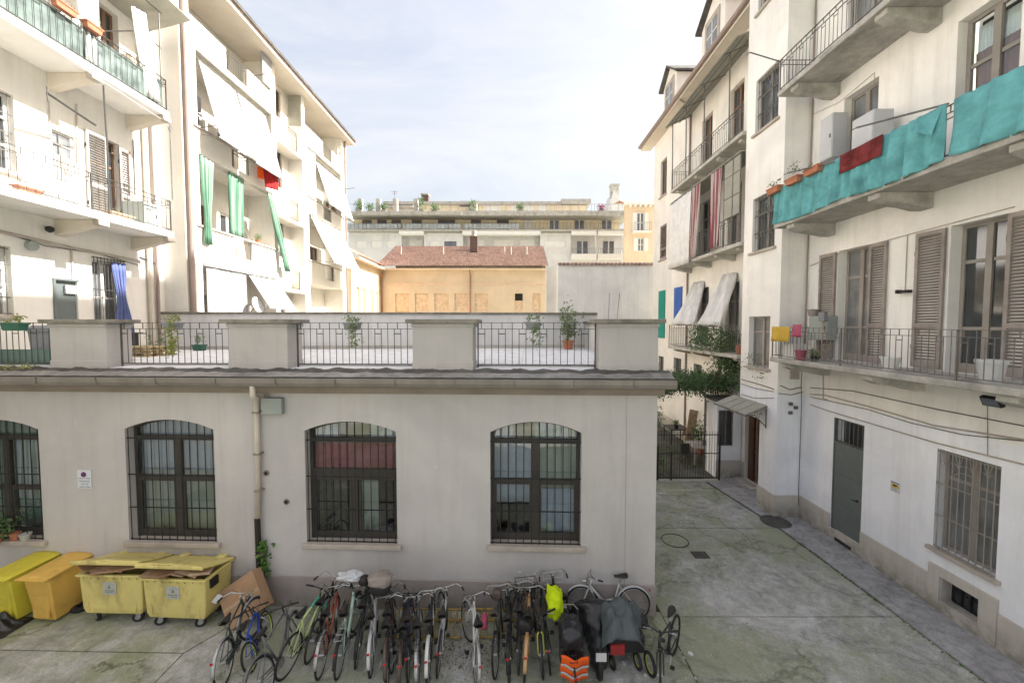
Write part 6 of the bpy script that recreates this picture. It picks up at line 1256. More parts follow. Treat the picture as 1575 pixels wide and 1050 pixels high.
MB().add([(ox(935),0.5,oz(330)),(ox(960),0.5,oz(330)),(ox(958),0.5,oz(312)),(ox(944),0.5,oz(292)),(ox(936),0.5,oz(320)),(ox(935),6,oz(330)),(ox(960),6,oz(330)),(ox(958),6,oz(312)),(ox(944),6,oz(292)),(ox(936),6,oz(320))], [(0,1,2,3,4),(9,8,7,6,5),(0,5,6,1),(1,6,7,2),(2,7,8,3),(3,8,9,4),(4,9,5,0)]).build('gable_wall', M['farpanel'], oh, WO2)
MB().box(ox(941),ox(953),1,2.2,oz(305),oz(283)).box(ox(940),ox(954),0.9,2.3,oz(283),oz(280)).build('chimney', M['concrete_lt'], oh, WO2)

# ---------------------------------------------------------------- bins and things along the annex wall
def taper(b, x0, x1, y0, y1, z0, z1, ix, iy):
    """box wider at the top"""
    return b.add([(x0+ix,y0+iy,z0),(x1-ix,y0+iy,z0),(x1-ix,y1-iy,z0),(x0+ix,y1-iy,z0),(x0,y0,z1),(x1,y0,z1),(x1,y1,z1),(x0,y1,z1)], [(0,3,2,1),(4,5,6,7),(0,1,5,4),(1,2,6,5),(2,3,7,6),(3,0,4,7)])
def big_bin(x, y, rot, lab, seed):
    Mw = T((x,y,0)) @ RZ(rot); t = thing('recycling_bin', lab, 'bin', (0,0,0), 'large yellow wheeled bins'); W, D, Hh = 1.36, 0.74, 1.07; rnd = random.Random(seed)
    m = M['binyellow']; b = MB(); w2, d2 = W/2, D/2
    # hollow body: four tapered walls and a floor
    def ring(z, o, i): return [(-w2*o+i,-d2*o+i,z),(w2*o-i,-d2*o+i,z),(w2*o-i,d2*o-i,z),(-w2*o+i,d2*o-i,z)]
    lv = [ring(0.22,0.86,0), ring(0.34,0.92,0), ring(0.94,0.965,0), ring(Hh,0.97,0), ring(Hh,0.97,0.05), ring(0.3,0.9,0.05)]
    vs = [p for r_ in lv for p in r_]; fs = [(3,2,1,0)] + [(j*4+k, j*4+(k+1)%4, (j+1)*4+(k+1)%4, (j+1)*4+k) for j in range(5) for k in range(4)] + [(20,21,22,23)]
    b.add(vs, fs); b.build('bin_body', m, t, bevel=0.015)
    MB().box(-w2-0.02,w2+0.02,-d2-0.03,-d2+0.02,Hh-0.035,Hh+0.012).box(-w2-0.02,w2+0.02,d2-0.02,d2+0.02,Hh-0.035,Hh+0.012).box(-w2-0.02,-w2+0.03,-d2+0.021,d2-0.021,Hh-0.035,Hh+0.012).box(w2-0.03,w2+0.02,-d2+0.021,d2-0.021,Hh-0.035,Hh+0.012).build('bin_rim', m, t, bevel=0.01)
    for k in range(8): MB().box(-w2+0.1+k*0.16,-w2+0.125+k*0.16,-d2-0.012,-d2+0.02,Hh-0.085,Hh-0.04).build('rim_rib', m, t)
    for sx in (-1,1): MB().box(sx*0.5-0.012,sx*0.5+0.012,-d2*0.9-0.02,-d2*0.9+0.02,0.27,0.5).box(sx*0.45-0.05,sx*0.45+0.05,-d2*0.9-0.02,-d2*0.9+0.02,0.27,0.3).build('corner_rib', m, t)
    MB().box(-0.16,0.12,-d2*0.955-0.012,-d2*0.955-0.004,0.66,0.92).build('sticker', M['labelp'], t)
    s = MB(); s.add([(-0.06,-d2*0.955-0.0145,0.79),(0.02,-d2*0.955-0.0145,0.79),(-0.02,-d2*0.955-0.0145,0.87)],[(0,1,2)]); s.box(-0.12,0.08,-d2*0.955-0.0145,-d2*0.955-0.0125,0.735,0.75).box(-0.10,0.06,-d2*0.955-0.0145,-d2*0.955-0.0125,0.70,0.712).build('print', M['print'], t)
    MB().box(w2*0.955+0.0,w2*0.955+0.05,-0.25,-0.05,0.82,1.0).build('side_handle', M['blackp'], t, bevel=0.01)
    # lid, propped open by cardboard, gently domed
    op = 0.33
    def lid(u, v):
        yy = d2+0.03 - (D+0.1)*v; z = Hh+0.03 + op*v*(0.55+0.45*v)*0.9 + 0.06*math.sin(u*math.pi)**0.5*math.sin(min(1,v*1.1)*math.pi*0.8) + 0.03*math.sin(v*9+u*2)*(u*(1-u)) + (0.02 if 0.48 < u < 0.52 else 0)
        return ((u-0.5)*(W+0.06), yy, z + 0.03*(u-0.5)*(1 if seed % 2 else -1)*v)
    o = MB().grid(lid, 24, 10, True).build('lid', m, t, smooth=True); sm = o.modifiers.new('s','SOLIDIFY'); sm.thickness = 0.03
    MB().box(-w2-0.03,w2+0.03,-d2-0.1,-d2-0.055,Hh+op*0.9-0.03,Hh+op*0.9+0.035).build('lid_lip', m, o, bevel=0.01)
    for sx in (-0.42,0.42): MB().box(sx-0.09,sx+0.09,d2-0.06,d2+0.06,Hh+0.03,Hh+0.075).build('hinge', m, t, bevel=0.01)
    for sx, sy in ((-0.45,-0.22),(0.42,-0.22),(-0.45,0.22),(0.42,0.22)):
        a = rnd.uniform(-0.6,0.6); Mc = T((sx,sy,0)) @ RZ(a)
        w = MB().tube([(0.0,-0.03,0.1),(0.0,0.03,0.1)], 0.1, 16).build('castor', M['black'], t, Mc, bevel=0.008); MB().tube([(0,-0.036,0.1),(0,0.036,0.1)], 0.05, 12).build('hub', M['alu'], w, Mc)
        MB().box(-0.03,0.05,-0.045,-0.038,0.09,0.215).box(-0.03,0.05,0.038,0.045,0.09,0.215).box(-0.03,0.05,-0.038,0.038,0.205,0.219).build('fork', M['alu'], w, Mc)
    t.matrix_basis = Mw
    # cardboard sticking out between lid and rim
    for k in range(6):
        cx = -0.5+0.2*k+rnd.uniform(-0.04,0.04); w_ = rnd.uniform(0.25,0.5); dd = rnd.uniform(0.22,0.34); z = Hh+0.0+rnd.uniform(0.0,0.10)+0.012*k
        Mb = Mw @ T((cx, -d2+0.10, z+0.03)) @ RZ(rnd.uniform(-0.5,0.5)) @ Matrix.Rotation(rnd.uniform(-0.22,0.12),4,'X') @ Matrix.Rotation(rnd.uniform(-0.18,0.18),4,'Y')
        th_ = rnd.choice([0.008,0.01,0.05,0.01])
        o = MB().obox(I4, w_, dd, th_).build('cardboard_piece', M[rnd.choice(['cardboard','cardboard2'])], None, Mb @ T((0,0,0))); tag(o, '%s cardboard sheet under the lid of the yellow bin %s' % (('leftmost','second from left','third from left','third from right','second from right','rightmost')[k], LBL[seed]), 'cardboard', 'cardboard in the large yellow bins')
    return t
LBL = {1: 'near the amber bin', 2: 'by the leaning box'}
big_bin(-8.22, 8.26, R(-1.5), 'large yellow wheeled bin with an overfilled lid, left one of the two four-wheeled bins', 1)
big_bin(-6.80, 8.13, R(-3), 'large yellow wheeled bin with bulging cardboard, beside the leaning cardboard box', 2)
def wheelie(x, y, rot, mk, lab, seed):
    Mw = T((x,y,0)) @ RZ(rot); t = thing('wheelie_bin', lab, 'bin', (0,0,0), 'two-wheeled bins'); m = M[mk]; w2, d2, Hh = 0.31, 0.43, 1.0
    b = taper(MB(), -w2+0.02, w2-0.02, -d2+0.03, d2-0.03, 0.03, Hh, 0.06, 0.13); b.build('bin_body', m, t, bevel=0.025)
    MB().box(-w2-0.005,w2+0.005,-d2-0.01,d2,Hh-0.04,Hh+0.005).build('bin_rim', m, t, bevel=0.01)
    taper(MB(), -w2*0.62, w2*0.62, -d2+0.085, -d2+0.135, 0.12, 0.62, 0.02, 0.0).build('front_panel', m, t, bevel=0.012)
    def lid(u, v): return ((u-0.5)*(2*w2+0.05), -d2-0.05+(2*d2+0.06)*v, Hh+0.02+0.065*(math.sin(u*math.pi)**0.4)*(0.5+0.5*v)+0.03*v)
    o = MB().grid(lid, 12, 8).build('lid', m, t, smooth=True); o.modifiers.new('s','SOLIDIFY').thickness = 0.025
    MB().box(-w2-0.02,w2+0.02,-d2-0.07,-d2-0.03,Hh-0.0,Hh+0.035).build('lid_lip', m, o, bevel=0.008)
    MB().tube([(-w2+0.04,d2+0.05,Hh+0.03),(w2-0.04,d2+0.05,Hh+0.03)], 0.018, 8).build('handle', m, t)
    for sx in (-1,1): w = MB().tube([(sx*(w2-0.06),d2-0.05,0.15),(sx*(w2+0.01),d2-0.05,0.15)], 0.15, 18).build('wheel', M['black'], t, bevel=0.01)
    t.matrix_basis = Mw
wheelie(-9.72, 8.28, R(-4), 'binorange', 'amber two-wheeled bin with a closed lid, between the bright yellow bin and the big bins', 1)
wheelie(-10.50, 8.30, R(-8), 'binyellow2', 'bright yellow two-wheeled bin at the left end of the row', 2)
# tyres behind the bins
g = gnd(127,935); 
def torus(R_, r_, n=28, k=10): 
    b = MB(); b.tube([(R_*math.cos(a*2*math.pi/n), R_*math.sin(a*2*math.pi/n), r_) for a in range(n)], r_, k, True); return b
tag(torus(0.13,0.055).build('old_tyre', M['black'], None, T((g.x,g.y,0)), smooth=True), 'small black tyre lying beside the large yellow bin', 'tyre')
tag(torus(0.12,0.045).build('old_tyre', M['black'], None, T((g.x-0.05,g.y+0.3,0.1)) @ Matrix.Rotation(R(70),4,'X'), smooth=True), 'black tyre propped against the wall behind the lying tyre', 'tyre')
g = gnd(10,962); b = MB()
b.grid(lambda u, v: (g.x-0.75+1.1*u, g.y-0.35+0.6*v, 0.012+0.22*math.sin(u*math.pi)*math.sin(v*math.pi)*(1+0.35*math.sin(u*17+v*5)+0.25*math.sin(v*21-u*7)) ), 40, 26); tag(b.build('bin_bag', M['tarpb'], None, smooth=True), 'crumpled black plastic bag on the ground by the bright yellow bin', 'bag')
# cardboard box leaning
Mx = T((-5.55,8.02,0.50)) @ RZ(R(-8)) @ Matrix.Rotation(R(-18),4,'X') @ Matrix.Rotation(R(-36),4,'Y')
o = MB().obox(I4, 0.85, 0.24, 0.78).build('cardboard_box', M['cardboard'], None, Mx); tag(o, 'large flattened cardboard box leaning on one corner beside the yellow bin', 'box'); MB().box(-0.42,0.42,-0.1255,-0.1235,-0.03,0.03).build('tape', M['cardboard2'], o, Mx)
g = gnd(308,925,0.5); tag(MB().obox(T((-6.0,7.83,0.62)) @ Matrix.Rotation(R(30),4,'Z') @ Matrix.Rotation(R(40),4,'Y'), 0.1, 0.02, 0.17).build('paper_sheet', M['white']), 'white crumpled paper caught between the bin and the cardboard box', 'paper')

# ---------------------------------------------------------------- bicycles
def paint(name, col, rough=0.35): return mat(name, col, rough, 0.0, 0.06, spec=0.5)
for k, c in dict(p_black=(0.025,0.025,0.027), p_dkgreen=(0.03,0.05,0.045), p_blue=(0.02,0.07,0.42), p_grey=(0.12,0.125,0.13), p_lime=(0.52,0.66,0.30), p_mint=(0.03,0.45,0.33), p_pmint=(0.42,0.58,0.50), p_rust=(0.30,0.08,0.05), p_silver=(0.48,0.48,0.49), p_white=(0.62,0.62,0.60), p_wood=(0.50,0.30,0.15), p_red=(0.35,0.03,0.03), p_brown=(0.07,0.05,0.042), p_navy=(0.03,0.04,0.09), p_limefork=(0.52,0.55,0.10), p_rim=(0.50,0.60,0.08)).items(): M[k] = paint(k, c)
def bicycle(lab, near, far, col, rear_near=True, style='diamond', r=0.35, bars='city', fender=None, rack=False, basket=None, fork=None, rim='alu', lean=0, steer=0, group='bicycles parked along the annex wall', seatm='leather', sc_=1.0, refl=True, light=True, axle=True, frame2=None, chainguard=False, hub_z=None):
    rr0 = random.Random(lab); steer = steer or rr0.uniform(-22,22); lean += rr0.uniform(-3,3); hup = rr0.uniform(-0.02,0.05)
    t = thing('bicycle', lab, 'bicycle', (0,0,0), group); mc = M[col]; mf = M[fork or col]; q = r/0.35
    wb = 1.06 if r > 0.3 else 0.82; bbx, bbz = 0.44*wb/1.06, 0.27*q+0.01; stx, stz = bbx-0.15, bbz+0.48*max(q,0.8)+hup; hx, hz = wb-0.20, stz+0.10; hbx, hbz = wb-0.145, hz-0.15; F1 = Vector((wb,0,r)); Rr = Vector((0,0,r))
    def wheel(c, Mw):
        w = torus_v(r-0.02, 0.02).build('wheel', M['black'], t, Mw @ T(c), smooth=True)
        torus_v(r-0.045, 0.011, k=5).build('rim', M[rim], w, Mw @ T(c), smooth=True)
        b = MB()
        for k in range(18): a = k*math.pi/9; b.tube([(0.02*math.cos(a+0.5),0.02*(1 if k%2 else -1),0.02*math.sin(a+0.5)),((r-0.05)*math.cos(a),0,(r-0.05)*math.sin(a))], 0.0022, 3)
        b.build('spokes', M['alu'], w, Mw @ T(c)); MB().tube([(0,-0.05,0),(0,0.05,0)], 0.022, 8).build('hub', M['alu'], w, Mw @ T(c))
    SM = T((hx,0,hz)) @ Matrix.Rotation(R(-16)*0,4,'Y') @ RZ(R(steer)) @ T((-hx,0,-hz))
    wheel(Rr, I4); wheel(F1, SM)
    fr = MB(); tr = 0.019
    if style == 'diamond': fr.tube([(hx-0.01,0,hz-0.03),(stx,0,stz-0.02)], tr*0.9, 8); fr.tube([(hbx-0.01,0,hbz),(bbx,0,bbz)], tr*1.15, 8)
    elif style == 'step': fr.tube([(hbx,0,hbz+0.03),(bbx+0.2,0,bbz+0.14),(bbx-0.1,0,bbz+0.18)], tr*1.1, 8).tube([(hbx,0,hbz-0.03),(bbx+0.22,0,bbz+0.05),(bbx,0,bbz)], tr*1.2, 8)
    elif style == 'curve': fr.tube([(hbx-0.01,0,hbz+0.04),(hbx-0.16,0,hbz-0.16),(bbx+0.15,0,bbz+0.06),(bbx,0,bbz)], tr*1.7, 8)
    fr.tube([(bbx,0,bbz),(stx,0,stz)], tr, 8).tube([(hx,0,hz),(hbx+0.01,0,hbz-0.03)], tr*1.2, 8)
    for s in (-1,1): fr.tube([(bbx,s*0.02,bbz),(0.12,s*0.05,r-0.01),(0,s*0.055,r)], 0.010, 6).tube([(stx,s*0.02,stz-0.05),(0,s*0.055,r)], 0.008, 6)
    fr.build('frame', mc, t, smooth=True)
    if frame2: MB().tube([(hx-0.01,0,hz-0.03),(hx-0.3,0,(hz+stz)/2-0.02)], tr*1.05, 8).build('painted_tube', M[frame2], t, smooth=True)
    fk = MB()
    for s in (-1,1): fk.tube([(hbx+0.02,s*0.02,hbz-0.04),(hbx+0.045,s*0.05,hbz-0.09),(wb-0.02,s*0.055,r+0.05),(wb,s*0.055,r)], [0.014,0.015,0.012,0.010], 6)
    fk.build('fork', mf, t, SM, smooth=True)
    MB().tube([(stx,0,stz),(stx-0.035,0,stz+0.13)], 0.014, 8).build('seat_post', M['alu'], t)
    sx, sz = stx-0.04, stz+0.14; b = MB()
    def sad(u, v): x = sx-0.13+0.28*u; w = (0.058*(1-u**1.6)**1.2*min(1,0.45+4*u)+0.02) if bars != 'city' else (0.080*(1-u**1.4)**1.3*min(1,0.5+4*u)+0.022); a = (v-0.5)*math.pi; return (x, w*math.sin(a), sz+0.045*math.cos(a)**0.6+0.02*(1-u)**2-0.008*math.sin(u*3)) 
    b.grid(sad, 12, 8); b.grid(lambda u, v: (sad(u,v)[0], sad(u,v)[1]*0.8, sz-0.008+0.012*(1-u)**2), 12, 8, True); b.build('saddle', M[seatm], t, smooth=True)
    hb = MB()
    if bars == 'city': pts = [(-0.20,0.29,0.045),(-0.08,0.28,0.06),(0.02,0.19,0.075),(0.05,0.06,0.035),(0.05,0,0.03)]
    elif bars == 'flat': pts = [(-0.06,0.31,0.03),(0.0,0.15,0.02),(0.04,0.05,0.0),(0.04,0,0.0)]
    else: pts = [(0.02,0.20,-0.12),(0.13,0.21,-0.08),(0.13,0.21,0.0),(0.05,0.19,0.02),(0.04,0.0,0.02)]
    ox_, oz_ = hx-0.02, hz+0.07; L = [Vector((ox_+a, b_, oz_+c)) for a, b_, c in pts]; L += [Vector((p.x,-p.y,p.z)) for p in reversed(L[:-1])]
    hb.tube(L, 0.0115, 6).tube([(hx,0,hz),(ox_,0,oz_),(ox_+0.04,0,oz_+0.02)], 0.014, 8); h = hb.build('handlebar', M['chrome'] if bars == 'city' else M['blackp'], t, SM, smooth=True)
    for p, p2 in ((L[0],L[1]),(L[-1],L[-2])):
        MB().tube([p, p.lerp(p2,0.9)], 0.0175, 8).build('grip', M['blackp'], h, SM); s = 1 if p.y > 0 else -1
        MB().tube([p.lerp(p2,1.0)+Vector((0.02,0,-0.01)), p.lerp(p2,0.2)+Vector((0.055,0,-0.03))], 0.006, 5).build('brake_lever', M['alu'], h, SM)
    MB().tube([L[1]+Vector((0.03,0,0)), L[1]+Vector((0.16,-0.06,0.03)), (hx+0.12,0.0,hz-0.02), (hbx+0.05,0.02,hbz)], 0.004, 4).tube([L[-2]+Vector((0.03,0,0)), L[-2]+Vector((0.17,0.06,0.0)), (hx+0.1,-0.02,hz-0.05), (bbx+0.1,0.0,bbz+0.15)], 0.004, 4).build('brake_cable', M['blackp'], h, SM)
    cr = MB().tube([(bbx,-0.045,bbz),(bbx,-0.05,bbz)], 0.092, 18).tube([(bbx,0.06,bbz),(bbx+0.1,0.068,bbz-0.13)], 0.010, 6).tube([(bbx,-0.06,bbz),(bbx-0.1,-0.068,bbz+0.13)], 0.010, 6).build('crankset', M['alu'], t)
    for s, dx in ((1,0.1),(-1,-0.1)): MB().box(bbx+dx-0.035,bbx+dx+0.035,s*0.11-0.035,s*0.11+0.035,bbz-s*0.13-0.011,bbz-s*0.13+0.011).build('pedal', M['blackp'], cr)
    MB().tube([(bbx,-0.047,bbz+0.088),(0,-0.047,r+0.035),(-0.035,-0.047,r),(0,-0.047,r-0.035),(bbx,-0.047,bbz-0.088),(bbx+0.088,-0.047,bbz)], 0.005, 4, True).build('chain', M['iron'], t)
    if chainguard: MB().obox(T((bbx*0.6,-0.058,bbz+0.06)) @ Matrix.Rotation(R(-4),4,'Y'), 0.5, 0.012, 0.11).build('chain_guard', mc, t, bevel=0.005)
    MB().tube([(bbx,0.05,bbz-0.02),(bbx-0.12,0.17,0.02)], 0.008, 5).build('kickstand', M['alu'], t)
    if fender:
        for c, a0, a1, MM in ((Rr, 10, 175, I4), (F1, 35, 165, SM)):
            b = MB(); n = 16; R1 = r+0.018
            def fe(u, v): a = R(a0+(a1-a0)*u); rr = R1+0.008*math.cos((v-0.5)*math.pi)-0.012*abs(v-0.5)*2; return (c.x+rr*math.cos(a), 0.03*math.sin((v-0.5)*math.pi), c.z+rr*math.sin(a))
            b.grid(fe, n, 4); o = b.build('mudguard', M[fender], t, MM, smooth=True); o.modifiers.new('s','SOLIDIFY').thickness = 0.004
    if rack:
        b = MB(); zr = 2*r+0.06
        for y in (-0.06,0,0.06): b.tube([(stx-0.02,y*0.6,zr+0.01),(-0.02,y,zr),(-0.2,y,zr)], 0.006, 5)
        for x in (0.1,-0.05,-0.19): b.tube([(x,-0.062,zr),(x,0.062,zr)], 0.006, 5)
        for s in (-1,1): b.tube([(-0.12,s*0.06,zr),(0,s*0.062,r)], 0.006, 5)
        b.build('rack', M['iron'] if rack == True else M[rack], t)
    if refl: MB().box(-0.02 - r*0.95,-r*0.95,-0.022,0.022,r+0.26,r+0.30).build('rear_light', M['redl'], t, bevel=0.006)
    if light: MB().tube([(hbx+0.07,0,hbz+0.08),(hbx+0.14,0,hbz+0.08)], 0.035, 10).build('headlight', M['chrome'], t, SM)
    if basket:
        b = MB(); x0, x1, y0, y1, z0, z1 = hx+0.06, hx+0.36, -0.19, 0.19, hz-0.16, hz+0.08; MM = SM
        for z in (z0, (z0+z1)/2, z1): k_ = (z-z0)/(z1-z0)*0.03; b.tube([(x0,y0-k_,z),(x1+k_,y0-k_,z),(x1+k_,y1+k_,z),(x0,y1+k_,z)], 0.006 if z < z1 else 0.009, 4, True)
        for k in range(7):
            y = y0+(y1-y0)*k/6; b.tube([(x0,y,z0),(x1,y,z0),(x1+0.03,y*1.1,z1)], 0.0035, 3).tube([(x0,y,z0),(x0,y,z1)], 0.0035, 3)
        for k in range(6):
            x = x0+(x1-x0)*k/5; b.tube([(x,y0-0.03,z1),(x,y0,z0),(x,y1,z0),(x,y1+0.03,z1)], 0.0035, 3)
        b.build('basket', M[basket], t, MM)
    if near is not None:
        hz_ = r if hub_z is None else hub_z
        a = gnd(*near, hz_); c = gnd(*far, hz_); rr_, ff = (a, c) if rear_near else (c, a)
        ang = math.atan2(ff.y-rr_.y, ff.x-rr_.x)
        anchor = a - Vector((0,0,a.z))
        if DBG: print('bike %s wb=%.2f' % (lab[:24], (c-a).length))
        Mp = T(anchor) @ RZ(ang) @ Matrix.Rotation(R(lean),4,'X')
        t.matrix_basis = Mp @ (I4 if rear_near else T((-wb,0,0)))
    return t
DBG = False
def torus_v(R_, r_, n=32, k=7): return MB().tube([(R_*math.cos(a*2*math.pi/n), 0, R_*math.sin(a*2*math.pi/n)) for a in range(n)], r_, k, True)
B = bicycle
B('dark green city bicycle with swept silver handlebar, leftmost, in front of the cardboard box', (347,1018), (389,944), 'p_dkgreen', fender='alu', chainguard=True, lean=-3, r=0.365)
B('small blue child bicycle with lime wheel rims', (391,1008), (429,935), 'p_blue', r=0.25, bars='flat', rim='p_rim', refl=False, lean=-20, light=False, fork='p_silver')
B('grey bicycle with a long grey mudguard leaning over towards the lime one', (408,1046), (462,975), 'p_grey', fender='p_grey', style='diamond', lean=-14, bars='flat', light=False)
B('lime bicycle with a mint green front tube', (441,1007), (494,942), 'p_lime', fork='p_mint', frame2='p_mint', bars='flat', lean=5, refl=False, light=False, r=0.36)
B('rust red city bicycle with chrome mudguards and a red reflector', (494,1007), (525,930), 'p_rust', fender='alu', style='diamond', lean=2, rack=True)
B('pale mint step-through bicycle with a covered front basket', (522,1007), (551,925), 'p_pmint', style='curve', fender='black', lean=3, rack='alu')
B('silver bicycle with a padded grey child seat on the handlebar', (571,1007), (583,926), 'p_silver', style='curve', fender='p_silver', bars='flat', r=0.33)
B('black city bicycle with chrome swept bars just right of the child seat bicycle', (596,1020), (602,938), 'p_black', fender='p_brown', lean=-2)
B('black bicycle with brown rear mudguard and large red reflector in the tight cluster', (612,1024), (619,942), 'p_black', fender='p_brown', rack=True, lean=2)
B('dark blue bicycle standing third in the tight cluster', (628,1012), (632,934), 'p_navy', bars='flat', lean=1)
B('grey bicycle with chrome rear mudguard and red light in the tight cluster', (643,1022), (648,940), 'p_grey', fender='alu', rack=True, lean=-2)
B('black bicycle with a white rear mudguard in the tight cluster', (659,1016), (668,934), 'p_black', fender='p_white', lean=2)
B('silver bicycle with raised chrome bars at the right end of the tight cluster', (674,1004), (686,932), 'p_silver', style='step', lean=4)
B('white bicycle with a pink bag strapped below its handlebar', (731,1024), (722,946), 'p_white', style='diamond', fender='alu', lean=3, rim='alu')
B('black bicycle with a brown leather saddle standing high, right of the white one', (764,1006), (776,934), 'p_dkgreen', rear_near=True, steer=10, lean=-4, seatm='p_brown', refl=False)
B('plain black bicycle with narrow tyres and wide saddle', (784,1012), (786,934), 'p_black', fender='black', lean=0, rack=True)
B('wooden coloured bicycle with a black saddle bag and black front basket', (807,1010), (812,934), 'p_wood', fender='p_wood', basket='iron', lean=0, style='curve')
B('black mountain bicycle facing out with a lime yellow fork', (836,1006), (818,934), 'p_black', rear_near=False, fork='p_limefork', bars='flat', lean=4, refl=False, light=False)
B('dark bicycle turned sideways with a neon yellow cover on its basket', (880,972), (855,918), 'p_black', rear_near=True, style='step', basket='p_white', lean=-5, bars='city')
B('silver city bicycle parked lengthways against the annex wall', (975,930), (890,930), 'p_silver', style='step', fender='p_silver', lean=6, rack=False, bars='city')
B('bicycle with an orange reflective cover over its pannier', (884,1040), (868,962), 'p_black', fender=None, rack=True, lean=-3)
B('black sports bicycle standing alone at the right, facing the camera', (1010,1036), (1040,972), 'p_black', rear_near=False, bars='flat', style='diamond', lean=3, refl=False, light=False, group=None, rim='iron')
for q in (('black bicycle half hidden behind the rust red one', (478,985), (512,922), 'p_black', dict(lean=5, light=False, refl=False)),
          ('dark bicycle between the mint bicycle and the child seat bicycle', (548,992), (562,922), 'p_dkgreen', dict(lean=3, refl=False, fender='black')),
          ('brown bicycle wedged in behind the tight cluster, left side', (604,998), (611,926), 'p_brown', dict(lean=-6, style='step', refl=False)),
          ('black step-through bicycle squeezed in left of the wooden coloured one', (797,1000), (795,926), 'p_black', dict(style='step', lean=5, refl=False)),
          ('dark bicycle leaning behind the mountain bicycle with the lime fork', (846,1000), (838,928), 'p_dkgreen', dict(lean=-6, bars='flat', light=False))):
    B(q[0], q[1], q[2], q[3], **q[4])
# bags, baskets and covers
def ell(name, c, s, m, lab, cat, rot=0, seed=1, nz=0.18, cut=None):
    b = MB(); n, k = 26, 16; sd = Vector((seed*3.1, seed, 0))
    def f(u, v):
        a = u*2*math.pi; p = (v-0.5)*math.pi; d = Vector((math.cos(a)*math.cos(p), math.sin(a)*math.cos(p), math.sin(p)))
        sq = lambda t: math.copysign(abs(t)**0.7, t); e = Vector((sq(d.x), sq(d.y), sq(d.z))); q = 1 + nz*mnoise.noise(d*2.2+sd) + nz*0.5*mnoise.noise(d*5+sd); z = e.z*q
        if cut is not None: z = max(z, cut)
        return (s[0]*e.x*q, s[1]*e.y*q, s[2]*z)
    b.grid(f, n, k); return tag(b.build(name, M[m], None, T(Vector(c)) @ RZ(R(rot)), smooth=True), lab, cat)
def at(pxx, pyy, z): return gnd(pxx, pyy, z)
ell('child_seat_cover', at(584,890,1.28), (0.22,0.16,0.12), 'shutter', 'padded grey cover on top of the handlebar child seat', 'cover', seed=2)
ell('front_basket', at(586,903,1.1), (0.19,0.14,0.13), 'leather', 'black basket carrying the padded grey cover', 'basket', seed=3, nz=0.05)
ell('plastic_bag', at(541,885,1.12), (0.24,0.14,0.06), 'signw', 'crumpled pale plastic bag spread on the mint bicycle basket', 'bag', seed=4, nz=0.5)
ell('pink_bag', at(745,955,0.75), (0.06,0.1,0.14), 'pink', 'pink bag hanging behind the white bicycle handlebar', 'bag', seed=5)
ell('saddle_bag', at(807,960,0.72), (0.15,0.14,0.15), 'leather', 'black rounded bag on the wooden coloured bicycle', 'bag', seed=6, nz=0.08)
ell('neon_cover', at(853,925,0.92), (0.15,0.24,0.24), 'neon', 'neon yellow cover slipped over a bicycle basket', 'cover', seed=7, nz=0.35)
for k, (pxx, pyy, z, lab) in enumerate(((560,892,1.2,'dark bag on the handlebar right of the crumpled plastic bag'),(765,912,1.15,'small brown saddle cover above the black bicycle'))): ell('handlebar_bag', at(pxx,pyy,z), (0.09,0.09,0.09), 'leather' if k == 0 else 'p_brown', lab, 'bag', seed=8+k, nz=0.1)
# orange reflective pannier cover and black bag above it
c = at(881,1014,0.55); pc = thing('pannier_cover', 'orange reflective vest wrapped round a bicycle pannier', 'vest', (c.x,c.y,c.z-0.25)); b = MB()
b.grid(lambda u, v: (c.x-0.22+0.44*u+0.01*math.sin(v*9), c.y-0.22+0.03*math.sin(u*9+1)-0.05*math.sin(u*math.pi)+0.12*v, c.z+0.22-0.46*v+0.02*math.sin(u*7)), 16, 10, True); o = b.build('vest_cloth', M['orangecloth'], pc, smooth=True); o.modifiers.new('s','SOLIDIFY').thickness = 0.03
MB().box(c.x-0.2,c.x+0.2,c.y-0.02,c.y+0.3,c.z-0.2,c.z+0.2).build('pannier_box', M['leather'], pc, bevel=0.03)
for vz in (0.28,0.66):
    b = MB(); b.grid(lambda u, v: (c.x-0.222+0.444*u, c.y-0.25+0.03*math.sin(u*9+1)-0.05*math.sin(u*math.pi)+0.12*(vz+0.11*v), c.z+0.22-0.46*(vz+0.11*v)+0.02*math.sin(u*7)), 16, 2, True); b.build('reflective_band', M['silvercloth'], pc, smooth=True).modifiers.new('s','SOLIDIFY').thickness = 0.008
ell('black_cover', at(877,972,0.9), (0.2,0.26,0.22), 'tarpb', 'black plastic sheet bundled above the orange vest', 'cover', seed=11, nz=0.25)
# scooter under a black cover: cover draped over body, handlebars at the top
a = at(912,965,0.0); c0 = at(922,1045,0.0)
def tarp(u, v):
    p = a.lerp(c0, u); ax = (c0-a).normalized(); sd = Vector((-ax.y, ax.x, 0)); th_ = math.pi*(0.02+0.96*v)
    hgt = 0.36+0.42*math.exp(-((u-0.25)/0.3)**2)+0.12*math.exp(-((u-0.75)/0.2)**2); w = 0.22+0.26*math.exp(-((u-0.15)/0.22)**2)-0.08*u; zb = 0.14
    f = 1+0.16*math.sin(u*31+v*9)*math.sin(v*math.pi)**0.3+0.16*mnoise.noise(Vector((u*5,v*4,1)))+0.14*math.sin(v*26+u*5)*(1-math.sin(v*math.pi))+0.12*abs(mnoise.noise(Vector((u*9+v*3,v*9-u*4,4))))
    e = 1.0 if 0.02 < u < 0.98 else 0.5
    return (p.x+sd.x*w*math.cos(th_)*f*e, p.y+sd.y*w*math.cos(th_)*f*e, zb+(hgt-zb)*(math.sin(th_)**0.55)*(0.92+0.08*f)*e)
